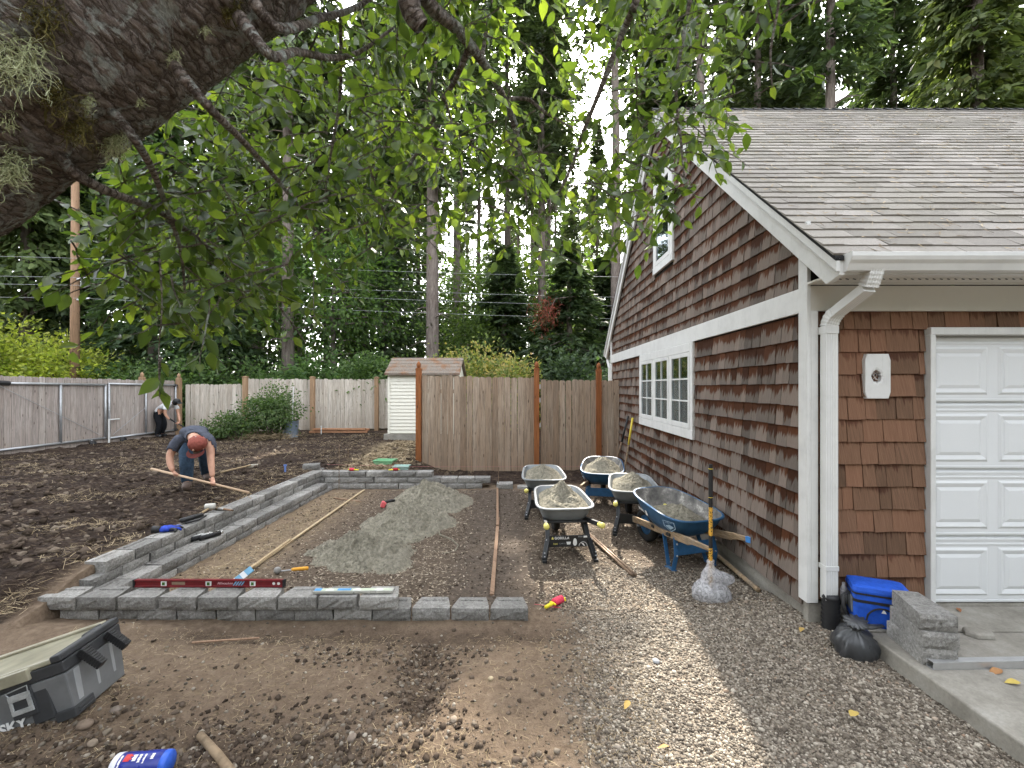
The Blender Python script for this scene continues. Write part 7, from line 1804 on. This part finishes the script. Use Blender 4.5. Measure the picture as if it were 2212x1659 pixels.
# ================================================================== by the garage door: cooler, bin bag, spare blocks, tube, litter
MAT_CBLU = plain('blue_nylon', (.012, .085, .50), .65, var=.2, scale=20, bscale=300, bump=.5)
ck = thing('cooler_bag', 'bright blue soft cooler bag with black zips beside the garage door', 'cooler bag', (2.575, 3.17, SLAB_Z + .006), R(-24))
W_, D_, H_ = .33, .22, .215
def rbox(w, d, z, r=.03, n=5):
    out = []
    for cx_, cy_, a0 in ((w / 2 - r, -d / 2 + r, -90), (w / 2 - r, d / 2 - r, 0), (-w / 2 + r, d / 2 - r, 90), (-w / 2 + r, -d / 2 + r, 180)):
        for k in range(n + 1): a = R(a0 + 90 * k / n); out.append((cx_ + r * math.cos(a), cy_ + r * math.sin(a), z))
    return out
m = MB(); m.loft([rbox(W_ * .94, D_ * .94, 0), rbox(W_, D_, .02), rbox(W_ * 1.01, D_ * 1.02, H_ * .6), rbox(W_ * .99, D_, H_)]); cb = part('body', m, MAT_CBLU, ck)
m = MB(); m.loft([rbox(W_ * 1.03, D_ * 1.04, H_ + .014), rbox(W_ * 1.04, D_ * 1.05, H_ + .028), rbox(W_ * 1.0, D_ * 1.0, H_ + .052), rbox(W_ * .85, D_ * .8, H_ + .062), rbox(W_ * .4, D_ * .3, H_ + .066)]); part('lid', m, MAT_CBLU, ck)
for z0, z1, k in ((H_, H_ + .014, 1.025), (H_ - .055, H_ - .035, 1.02)):
    m = MB(); m.loft([rbox(W_ * k, D_ * k * 1.01, z0), rbox(W_ * (k + .008), D_ * (k + .01), (z0 + z1) / 2), rbox(W_ * k, D_ * k * 1.01, z1)]); part('zip_band', m, MAT_BLACK, ck)
m = MB(); arc = [(-.10 + .2 * t, -D_ / 2 - .008, .02 + .12 * math.sin(math.pi * min(1, max(0, t))) ** .4) for t in np.linspace(0, 1, 15)]; m.tube(arc, .006, 6); part('pocket_zip', m, MAT_BLACK, ck)
m = MB(); m.box((-W_ / 2 - .004, 0, .13), (.01, D_ * .8, .11)); part('side_pocket', m, plain('grey_mesh', (.14, .15, .16), .8), ck, bev=.003)
m = MB(); m.tube([(-W_ / 2 - .01, -.03, .2), (-W_ / 2 - .05, -.05, .17), (-W_ / 2 - .055, -.07, .09), (-W_ / 2 - .02, -.07, .01)], .016, 8, sq=(.35, 1)); m.tube([(W_ / 2 + .01, .03, .2), (W_ / 2 + .05, .05, .12), (W_ / 2 + .05, .06, .02)], .012, 8, sq=(.35, 1)); part('strap', m, MAT_BLACK, ck, smooth=True)
m = MB(); m.lathe([(.001, .0), (.022, .0), (.024, .06), (.022, .10), (.01, .13), (.011, .15), (.001, .151)], 14, (-W_ / 2 - .028, .04, .08)); part('bottle', m, MAT_BAG, ck, smooth=True)
m = MB(); m.prism([(-.01, -D_ / 2 - .006, .11), (.02, -D_ / 2 - .006, .11), (.005, -D_ / 2 - .006, .14)], (0, -.002, 0)); part('emblem', m, MAT_WTXT, ck)
MAT_BINBAG = plain('grey_bin_bag', (.045, .047, .05), .32, spec=.6, var=.2, scale=14, bscale=45, bump=.8)
tbag = crumple('trash_bag', [(.02, .0, 0), (.11, .0, .02), (.135, .03, .02), (.13, .08, .01), (.105, .13, -.01), (.07, .165, -.02), (.028, .185, -.025), (.022, .195, -.025), (.05, .225, -.03), (.062, .245, -.03)], 72, 13, MAT_BINBAG, amp=.17, lab='tied grey-black trash bag slumped beside the downspout', cat='bag', loc=(2.29, 3.03, zs(2.2, 3.03) - .02), sq=.85, pleat=.3)
tbag.rotation_euler = (R(14), R(-6), R(20)); tbag.scale = (1.18, 1.18, 1.1)
m = MB(); m.tube([(-.02, 0, .19), (.06, -.03, .2), (.15, -.04, .185)], [.008, .02, .012], 8, sq=(.5, 1)); part('tie_tail', m, MAT_BINBAG, tbag, smooth=True)
for k, (dz, rz, ox, oy, lab) in enumerate(((0, 35, .0, 0., 'bottom wall block of the three stacked on the slab edge'), (.1015, 32, .01, -.005, 'middle wall block of the three stacked on the slab edge'), (.203, 27, .02, .005, 'topmost wall block of the three stacked on the slab edge'))):
    me = block_mesh('spare_block', .20, .34, .1, 40 + k, .15)
    o = link('spare_block', me); o.location = (2.565 + ox, 2.83 + oy, SLAB_Z + .001 + dz); o.rotation_euler = (0, 0, R(rz - 40)); tag(o, lab, 'block', 'spare blocks by the door')
m = MB(); y0, z0, s_ = 2.655, SLAB_Z + .001, .046
for (a, c, e_, f_) in ((0, s_, 0, .003), (0, s_, s_ - .003, s_), (0, .003, .003, s_ - .003), (s_ - .003, s_, .003, s_ - .003)): m.bb(0, 2.6, a, c, e_, f_)
o = solo('aluminium_tube', m, plain('brushed_aluminium', (.55, .55, .55), .38, metal=.75, var=.12, scale=8), 'square aluminium tube lying on the slab before the blocks', 'tube', bev=.001); o.location = (2.47, 2.63, z0); o.rotation_euler = (0, 0, R(1.5))
m = MB(); pl_ = [(-.09, 0), (-.05, -.05), (.06, -.06), (.10, -.01), (.05, .05), (-.05, .06)]; m.loft([[(x, y, 0) for x, y in pl_], [(x * .95, y * .95, .025) for x, y in pl_], [(x * .8, y * .8, .034) for x, y in pl_]]); o = solo('concrete_chip', m, MAT_CONC, 'flat broken piece of concrete lying on the slab', 'concrete', bev=.004); o.location = (3.12, 3.0, SLAB_Z + .002)
MAT_FALL = rnd_mat('fallen_leaf', [(0, (.30, .12, .05)), (.5, (.40, .20, .09)), (1, (.52, .40, .10))], .8)
def fallen(xd, yd, z, label, s=.09):
    P = gp(xd, yd, z); z0 = zs(P.x, P.y) if z < .15 else z
    V = LV * s; me = np_mesh('fallen_leaf', V, np.array(LF), MAT_FALL, np.full(len(LF), rng.random()), True); o = link('fallen_leaf', me); o.location = (P.x, P.y, max(z0, z) + .018 if z < .15 else z0 + .014); o.rotation_euler = (R(rng.uniform(-12, 12)), R(rng.uniform(-5, 8)), rng.uniform(0, 6.28)); tag(o, label, 'leaf', 'fallen leaves')
fallen(1838, 1555, .06, 'tan fallen leaf lying alone on the grey gravel'); fallen(2165, 1452, SLAB_Z, 'orange fallen leaf on the slab before the aluminium tube'); fallen(2068, 1317, SLAB_Z, 'reddish fallen leaf under the garage door edge', .06); fallen(2205, 1480, SLAB_Z, 'yellow fallen leaf at the far edge of the slab', .08); fallen(1735, 1370, .05, 'brown fallen leaf in the shade near the corrugated drain', .07); fallen(1360, 1520, .01, 'curled brown leaf on the dirt beside the gravel', .07); fallen(1540, 1290, .02, 'dry pale leaf before the blue wheelbarrow', .08); fallen(1445, 1620, .02, 'small dead leaf at the gravel border near the bottom', .06)
def stone(xd, yd, r, col, label, z=None):
    P = gp(xd, yd, 0); m = MB(); m.sphere((0, 0, 0), r, 12, 8, (1.25, 1, .7), jit=.05); o = solo('stone', m, plain('stone_%d' % xd, col, .85, var=.3, scale=30, bscale=120), label, 'stone', 'loose stones', smooth=True); o.location = (P.x, P.y, zs(P.x, P.y) + r * .4); o.rotation_euler = (0, 0, rng.uniform(0, 3))
stone(1417, 1432, .022, (.36, .37, .38), 'pale grey round stone at the edge of the sunlit gravel'); stone(1848, 1430, .026, (.36, .22, .13), 'orange-tan round stone lying in the shaded gravel'); stone(183, 1608, .032, (.20, .15, .11), 'big brown stone lying under the tool box'); stone(200, 1640, .022, (.24, .19, .14), 'brown stone just below the biggest one by the tool box'); stone(250, 1570, .024, (.19, .155, .125), 'dusty brown stone between tool box and canister'); stone(980, 1560, .02, (.30, .24, .18), 'tan stone below the little trench'); stone(1060, 1470, .016, (.42, .34, .22), 'small pale yellow stone beside the trench'); stone(760, 1620, .022, (.24, .19, .15), 'grey-brown stone in the crumbled soil near the wooden handle')
# ================================================================== people
def skin_body(name, joints, edges, mat, parent, sub=2):
    """one continuous skinned figure; joints: {key: (pos, radius or (rx, ry))}, root first"""
    keys = list(joints); ix = {k: i for i, k in enumerate(keys)}
    me = bpy.data.meshes.new(name); me.from_pydata([tuple(joints[k][0]) for k in keys], [(ix[a], ix[c]) for a, c in edges], [])
    o = bpy.data.objects.new(name, me); COL.objects.link(o)
    sk = o.modifiers.new('skin', 'SKIN'); sk.use_smooth_shade = True; sk.branch_smoothing = .6
    for i, k in enumerate(keys):
        r = joints[k][1]; me.skin_vertices[0].data[i].radius = r if isinstance(r, tuple) else (r, r)
        me.skin_vertices[0].data[i].use_root = (i == 0)
    sb = o.modifiers.new('sub', 'SUBSURF'); sb.levels = sub; sb.render_levels = sub
    bpy.context.view_layer.update()
    m2 = bpy.data.meshes.new_from_object(o.evaluated_get(bpy.context.evaluated_depsgraph_get()))
    bpy.data.objects.remove(o); m2.name = name; m2.materials.clear(); m2.materials.append(mat)
    m2.polygons.foreach_set('use_smooth', np.ones(len(m2.polygons), dtype=bool))
    return link(name, m2, parent)
MAT_SKIN = plain('skin', (.50, .27, .18), .55, var=.1, scale=14, bscale=150)
def cloth(name, col, var=.3):
    b = NB(name); v = b.tc(); n1 = b.noise(v, 14, 4, .6, 1.2); n2 = b.noise(v, 200, 2)
    return b.out(b.ramp(n1, [(.3, tuple(c * (1 - var) for c in col)), (.7, tuple(min(1, c * (1 + var * .5)) for c in col))]), .9, b.bump(b.math('ADD', n1, b.math('MULTIPLY', n2, .2)), .6, .03), spec=.15)
def V3(*a): return Vector(a)
def hand(parent, wrist, grip, axis, mat, side=1.):
    """palm and five fingers closed round a shaft that passes grip along axis"""
    w = Vector(wrist); g = Vector(grip); ax = Vector(axis).normalized(); d = (g - w).normalized(); nn = ax.cross(d).normalized()
    J = {'w': (w, .024), 'p': (w.lerp(g, .55), (.034, .020)), 'k': (g - d * .008, (.038, .018))}; E = [('w', 'p'), ('p', 'k')]
    for i, (off, L) in enumerate(((-.033, .9), (-.011, 1.), (.011, .95), (.033, .78))):
        b0 = g + ax * off + nn * .012 * side; b1 = b0 + d * .030 * L + nn * .012 * side; b2 = b1 + d * .006 - nn * .030 * side; b3 = b2 - d * .022 * L - nn * .010 * side
        J['f%da' % i] = (b0, .0105); J['f%db' % i] = (b1, .0098); J['f%dc' % i] = (b2, .0092); J['f%dd' % i] = (b3, .008); E += [('k', 'f%da' % i), ('f%da' % i, 'f%db' % i), ('f%db' % i, 'f%dc' % i), ('f%dc' % i, 'f%dd' % i)]
    t0 = w.lerp(g, .5) - ax * .03; t1 = t0 - ax * .022 + d * .02 - nn * .012 * side; t2 = t1 + d * .025 - nn * .022 * side + ax * .012
    J['t0'] = (t0, .013); J['t1'] = (t1, .0115); J['t2'] = (t2, .009); E += [('p', 't0'), ('t0', 't1'), ('t1', 't2')]
    return skin_body('hand', J, E, mat, parent)
# ---- worker bent over with a wooden pole, facing the camera
W = gp(403, 1058, .30); ZY = zs(W.x, W.y)
wa = thing('person', 'person in grey t-shirt, jeans and red cap bending with a long pole', 'person', (W.x, W.y, ZY))
def q(xd, yd, Y): return at(xd, yd, Y) - wa.location
hip = q(420, 938, 7.20); hip.z = .86
J = {'hip': (hip, (.165, .135)), 'waist': (q(420, 932, 7.0), (.165, .125)), 'chest': (q(419, 935, 6.72), (.19, .14)), 'neckb': (q(420, 945, 6.48), (.10, .09)), 'neck': (q(422, 950, 6.36), (.065, .065)), 'head': (q(426, 962, 6.24), (.078, .09)), 'chin': (q(427, 974, 6.24), (.05, .055)),
     'shL': (q(392, 943, 6.55), .085), 'upL': (q(378, 962, 6.50), .066), 'elL': (q(366, 985, 6.44), .050), 'foL': (q(368, 1004, 6.38), .045), 'wrL': (q(374, 1018, 6.33), .030),
     'shR': (q(449, 950, 6.50), .082), 'upR': (q(455, 968, 6.44), .064), 'elR': (q(455, 988, 6.38), .049), 'foR': (q(457, 1010, 6.31), .043), 'wrR': (q(459, 1031, 6.25), .029),
     'hL': (hip + V3(-.10, -.02, -.08), .115), 'knL': (q(403, 1003, 6.80), .085), 'shinL': (q(403, 1030, 6.78), .072), 'anL': (q(405, 1050, 6.78), .055), 'toL': (q(402, 1058, 6.62), .045),
     'hR': (hip + V3(.11, .05, -.08), .115), 'knR': (q(444, 994, 7.30), .085), 'shinR': (q(445, 1016, 7.38), .07), 'anR': (q(446, 1032, 7.42), .054), 'toR': (q(450, 1039, 7.28), .043)}
zt = .035
for k in ('anL', 'anR'): J[k][0].z = .10
for k in ('toL', 'toR'): J[k][0].z = .045
E = [('hip', 'waist'), ('waist', 'chest'), ('chest', 'neckb'), ('neckb', 'neck'), ('neck', 'head'), ('head', 'chin'), ('chest', 'shL'), ('shL', 'upL'), ('upL', 'elL'), ('elL', 'foL'), ('foL', 'wrL'), ('chest', 'shR'), ('shR', 'upR'), ('upR', 'elR'), ('elR', 'foR'), ('foR', 'wrR'), ('hip', 'hL'), ('hL', 'knL'), ('knL', 'shinL'), ('shinL', 'anL'), ('anL', 'toL'), ('hip', 'hR'), ('hR', 'knR'), ('knR', 'shinR'), ('shinR', 'anR'), ('anR', 'toR')]
bodyA = skin_body('body', J, E, MAT_SKIN, wa)
def garment(name, body, J, E, bones, mat, parent, grow=.012, cut=None, ease=None):
    """cloth cut from the body's own surface: faces whose nearest bone is listed, pushed outwards"""
    me = body.data; n = len(me.vertices); co = np.empty(n * 3); me.vertices.foreach_get('co', co); co = co.reshape(-1, 3)
    no = np.empty(n * 3); me.vertices.foreach_get('normal', no); no = no.reshape(-1, 3)
    D = []
    for a_, c_ in E:
        A = np.array(J[a_][0]); B = np.array(J[c_][0]); ab = B - A; t = np.clip(((co - A) @ ab) / (ab @ ab), 0, 1)
        ra = J[a_][1] if not isinstance(J[a_][1], tuple) else sum(J[a_][1]) / 2; rc = J[c_][1] if not isinstance(J[c_][1], tuple) else sum(J[c_][1]) / 2
        D.append(np.linalg.norm(co - A - t[:, None] * ab, axis=1) / (ra * (1 - t) + rc * t))
    near_ = np.argmin(np.array(D), axis=0); ok = np.array([tuple(e_) in bones for e_ in E])[near_]
    if cut is not None: ok &= np.array([cut(Vector(p_)) for p_ in co])
    keep = [tuple(p_.vertices) for p_ in me.polygons if all(ok[i] for i in p_.vertices)]
    used = sorted({i for f in keep for i in f}); mp = {i: k for k, i in enumerate(used)}
    wr = .006 * np.sin(co[:, 0] * 70 + co[:, 2] * 55) * np.sin(co[:, 1] * 60 + co[:, 2] * 40)
    q_ = co + no * (grow + wr)[:, None] if ease is None else co + no * (grow + wr)[:, None]
    m2 = bpy.data.meshes.new(name); m2.from_pydata([tuple(q_[i]) for i in used], [], [tuple(mp[i] for i in f) for f in keep]); m2.materials.append(mat)
    m2.polygons.foreach_set('use_smooth', np.ones(len(keep), dtype=bool)); m2.update()
    o = link(name, m2, parent); sd = o.modifiers.new('solid', 'SOLIDIFY'); sd.thickness = .012; sd.offset = -1
    return o
MAT_TEE = cloth('grey_blue_tee', (.075, .082, .105)); MAT_JEAN = cloth('blue_denim', (.045, .075, .115), .4); MAT_BOOT = plain('brown_leather', (.09, .06, .045), .7, var=.3)
TOR = {('hip', 'waist'), ('waist', 'chest'), ('chest', 'neckb'), ('chest', 'shL'), ('shL', 'upL'), ('chest', 'shR'), ('shR', 'upR'), ('neckb', 'neck')}
LEG = {('hip', 'hL'), ('hL', 'knL'), ('knL', 'shinL'), ('shinL', 'anL'), ('hip', 'hR'), ('hR', 'knR'), ('knR', 'shinR'), ('shinR', 'anR'), ('knL', 'anL'), ('knR', 'anR')}
def sleeve(J, k): 
    def f(p):
        for s_ in 'LR':
            u, e_ = J['up' + s_][0], J['el' + s_][0]
            if (p - u).dot(e_ - u) > (e_ - u).length_squared * k and (p - u).length < .3: return False
        return True
    return f
hipA = J['hip'][0]; nkA = J['neckb'][0]
slA = sleeve(J, .55)
garment('t_shirt', bodyA, J, E, TOR | {('upL', 'elL'), ('upR', 'elR')}, MAT_TEE, wa, .018, lambda p: slA(p) and p.y - hipA.y < .02 and p.y > nkA.y - .06)
garment('jeans', bodyA, J, E, LEG | {('hip', 'waist')}, MAT_JEAN, wa, .014, lambda p: p.y - hipA.y > -.13 or p.z < hipA.z - .12)
for s_ in 'LR': garment('boot', bodyA, J, E, {('an' + s_, 'to' + s_), ('shin' + s_, 'an' + s_)}, MAT_BOOT, wa, .016, lambda p: p.z < .13)
# cap worn backwards, strap opening towards the crown
hd = J['head'][0]; m = MB(); up_ = V3(.05, -.62, .60).normalized(); Mh = up_.to_track_quat('Z', 'Y').to_matrix()
prof = [(.112, -.035), (.118, .0), (.112, .045), (.09, .082), (.05, .104), (.004, .11)]
m.lathe(prof, 24, hd + V3(0, .01, .02), Mh); cap = part('cap', m, cloth('faded_red_cap', (.28, .085, .065)), wa, smooth=True)
m = MB(); m.prism([hd + Mh @ V3(x, y, z) for x, y, z in ((-.07, .10, .07), (0, .05, .105), (.07, .10, .07), (0, .118, .04))], Mh @ V3(0, .006, .012)); part('mesh_panel', m, plain('dark_cap_panel', (.03, .035, .032), .9), cap)
m = MB(); m.tube([hd + Mh @ V3(-.085, .085, .055), hd + Mh @ V3(0, .065, .112), hd + Mh @ V3(.085, .085, .055)], .006, 6); part('piping', m, MAT_WTXT, cap)
m = MB(); m.loft([[hd + Mh @ V3(.11 * math.cos(a) * k, -.02 - .11 * abs(math.sin(a)) * k - (.05 if k > 1.1 else 0), -.03 - (.012 if k > 1.1 else 0)) for a in np.linspace(.25, math.pi - .25, 12)] for k in (1., 1.13)], (False, False), closed=False); part('brim', m, cloth('cap_brim', (.12, .035, .03)), cap)
fc = J['chin'][0]; m = MB(); m.sphere(hd.lerp(fc, .7) + V3(0, -.075, 0), .016, 8, 6, (1, 1.2, 1.3)); part('nose', m, MAT_SKIN, wa, smooth=True)
m = MB()
for sx in (-1, 1): m.sphere(hd + V3(.088 * sx, .0, -.035), .022, 8, 6, (.45, .8, 1.2))
part('ear', m, MAT_SKIN, wa, smooth=True)
m = MB(); m.sphere(fc + V3(0, -.015, -.02), .05, 10, 7, (1, .8, .7)); part('beard', m, plain('brown_hair', (.07, .04, .025), .9, bscale=150), wa, smooth=True)
A_, B_ = at(327, 1012.5, 6.35) , at(537, 1064, 6.0); ax_ = (B_ - A_).normalized()
po = thing('wooden_pole', 'long pale wooden pole held low by the bending person', 'pole', B_); m = MB(); m.tube([(0, 0, 0), A_ - B_], .0165, 12); part('shaft', m, plain('pale_pole', (.52, .36, .23), .6, var=.15), po, smooth=True)
m = MB(); m.tube([(0, 0, 0), (.05, -.02, -.01), (.02, -.04, -.05), (.06, -.04, -.07)], .004, 6); part('string', m, MAT_LATH, po)
def on_pole(xd):
    t_ = (xd - 327) / (537 - 327.); lo, hi = 0., 1.
    for _ in range(30):
        md = (lo + hi) / 2; P = A_.lerp(B_, md); (lo, hi) = (md, hi) if CX + F * P.x / P.y < xd else (lo, md)
    return A_.lerp(B_, (lo + hi) / 2)
gL, gR = on_pole(379) - wa.location, on_pole(460) - wa.location
hand(wa, J['wrL'][0], gL + V3(0, 0, .012), ax_, MAT_SKIN, 1.); hand(wa, J['wrR'][0], gR + V3(0, 0, .012), ax_, MAT_SKIN, 1.)
# ---- worker at the gate in a white shirt, bent forward, seen from the side
P = gp(345, 945, .28); zB = zs(P.x, P.y)
wb = thing('person', 'person in white t-shirt and black trousers digging by the board gate', 'person', (P.x, P.y, zB))
def q2(dx, dy, z): return V3(dx, dy, z)
J = {'hip': (q2(-.06, 0, .78), (.135, .15)), 'waist': (q2(.03, 0, .92), (.125, .15)), 'chest': (q2(.22, 0, 1.04), (.135, .17)), 'neckb': (q2(.38, 0, 1.10), (.07, .08)), 'neck': (q2(.45, 0, 1.12), (.05, .052)), 'head': (q2(.55, -.01, 1.12), (.085, .075)), 'chin': (q2(.60, -.01, 1.06), (.05, .045)),
     'shR': (q2(.33, -.18, 1.04), .062), 'upR': (q2(.35, -.21, .92), .052), 'elR': (q2(.35, -.22, .76), .044), 'wrR': (q2(.44, -.16, .58), .03),
     'shL': (q2(.34, .18, 1.04), .062), 'upL': (q2(.40, .2, .92), .052), 'elL': (q2(.44, .2, .76), .044), 'wrL': (q2(.60, .06, .50), .03),
     'hR': (q2(-.04, -.09, .70), .10), 'knR': (q2(.10, -.11, .43), .075), 'anR': (q2(.0, -.12, .09), .05), 'toR': (q2(.15, -.13, .045), .042),
     'hL': (q2(-.06, .09, .70), .10), 'knL': (q2(.06, .12, .43), .075), 'anL': (q2(-.05, .13, .09), .05), 'toL': (q2(.10, .14, .045), .042)}
E = [('hip', 'waist'), ('waist', 'chest'), ('chest', 'neckb'), ('neckb', 'neck'), ('neck', 'head'), ('head', 'chin'), ('chest', 'shL'), ('shL', 'upL'), ('upL', 'elL'), ('elL', 'wrL'), ('chest', 'shR'), ('shR', 'upR'), ('upR', 'elR'), ('elR', 'wrR'), ('hip', 'hL'), ('hL', 'knL'), ('knL', 'anL'), ('anL', 'toL'), ('hip', 'hR'), ('hR', 'knR'), ('knR', 'anR'), ('anR', 'toR')]
bodyB = skin_body('body', J, E, MAT_SKIN, wb)
slB = sleeve(J, .2)
garment('t_shirt', bodyB, J, E, TOR | {('upL', 'elL'), ('upR', 'elR')}, cloth('white_tee', (.66, .66, .66), .12), wb, .018, lambda p: slB(p) and p.z > .80)
garment('trousers', bodyB, J, E, LEG | {('hip', 'waist')}, cloth('black_trousers', (.014, .015, .018)), wb, .014, lambda p: p.z < .86)
for s_ in 'LR': garment('shoe', bodyB, J, E, {('an' + s_, 'to' + s_), ('kn' + s_, 'an' + s_)}, MAT_BLACK, wb, .014, lambda p: p.z < .11)
m = MB(); m.lathe([(.098, -.02), (.102, .01), (.092, .06), (.06, .09), (.004, .1)], 20, J['head'][0] + V3(0, 0, .03), Matrix.Rotation(R(25), 3, 'Y')); hc = part('cap', m, MAT_BLACK, wb, smooth=True)
m = MB(); m.loft([[J['head'][0] + V3(.08 + .1 * k * math.sin(a), .09 * math.cos(a), .015 - .05 * k) for a in np.linspace(0, math.pi, 10)] for k in (0, 1)], (False, False), closed=False); part('brim', m, MAT_BLACK, hc)
m = MB(); m.sphere(J['head'][0] + V3(-.03, -.01, .0), .088, 12, 8, (1, .95, 1)); part('hair', m, plain('black_hair', (.01, .009, .008), .7), wb, smooth=True)
m = MB(); m.sphere(J['head'][0] + V3(.105, 0, -.045), .016, 8, 6); part('nose', m, MAT_SKIN, wb, smooth=True)
a_, c_ = wb.location + V3(.36, -.14, .64), wb.location + V3(1.15, .05, .10); ax2 = (c_ - a_).normalized()
sv = thing('shovel', 'black handled shovel held by the person in white', 'shovel', c_); m = MB(); m.tube([(0, 0, 0), a_ - c_], .017, 10); part('shaft', m, MAT_BLACK, sv, smooth=True); m = MB(); m.box(V3(.08, .02, -.03), (.22, .16, .012), Matrix.Rotation(R(30), 3, 'Y')); part('blade', m, MAT_GALV, sv, bev=.004)
hand(wb, J['wrR'][0], a_.lerp(c_, .12) - wb.location, ax2, plain('dark_glove', (.02, .02, .02), .8), -1.); hand(wb, J['wrL'][0], a_.lerp(c_, .34) - wb.location, ax2, MAT_SKIN, 1.)
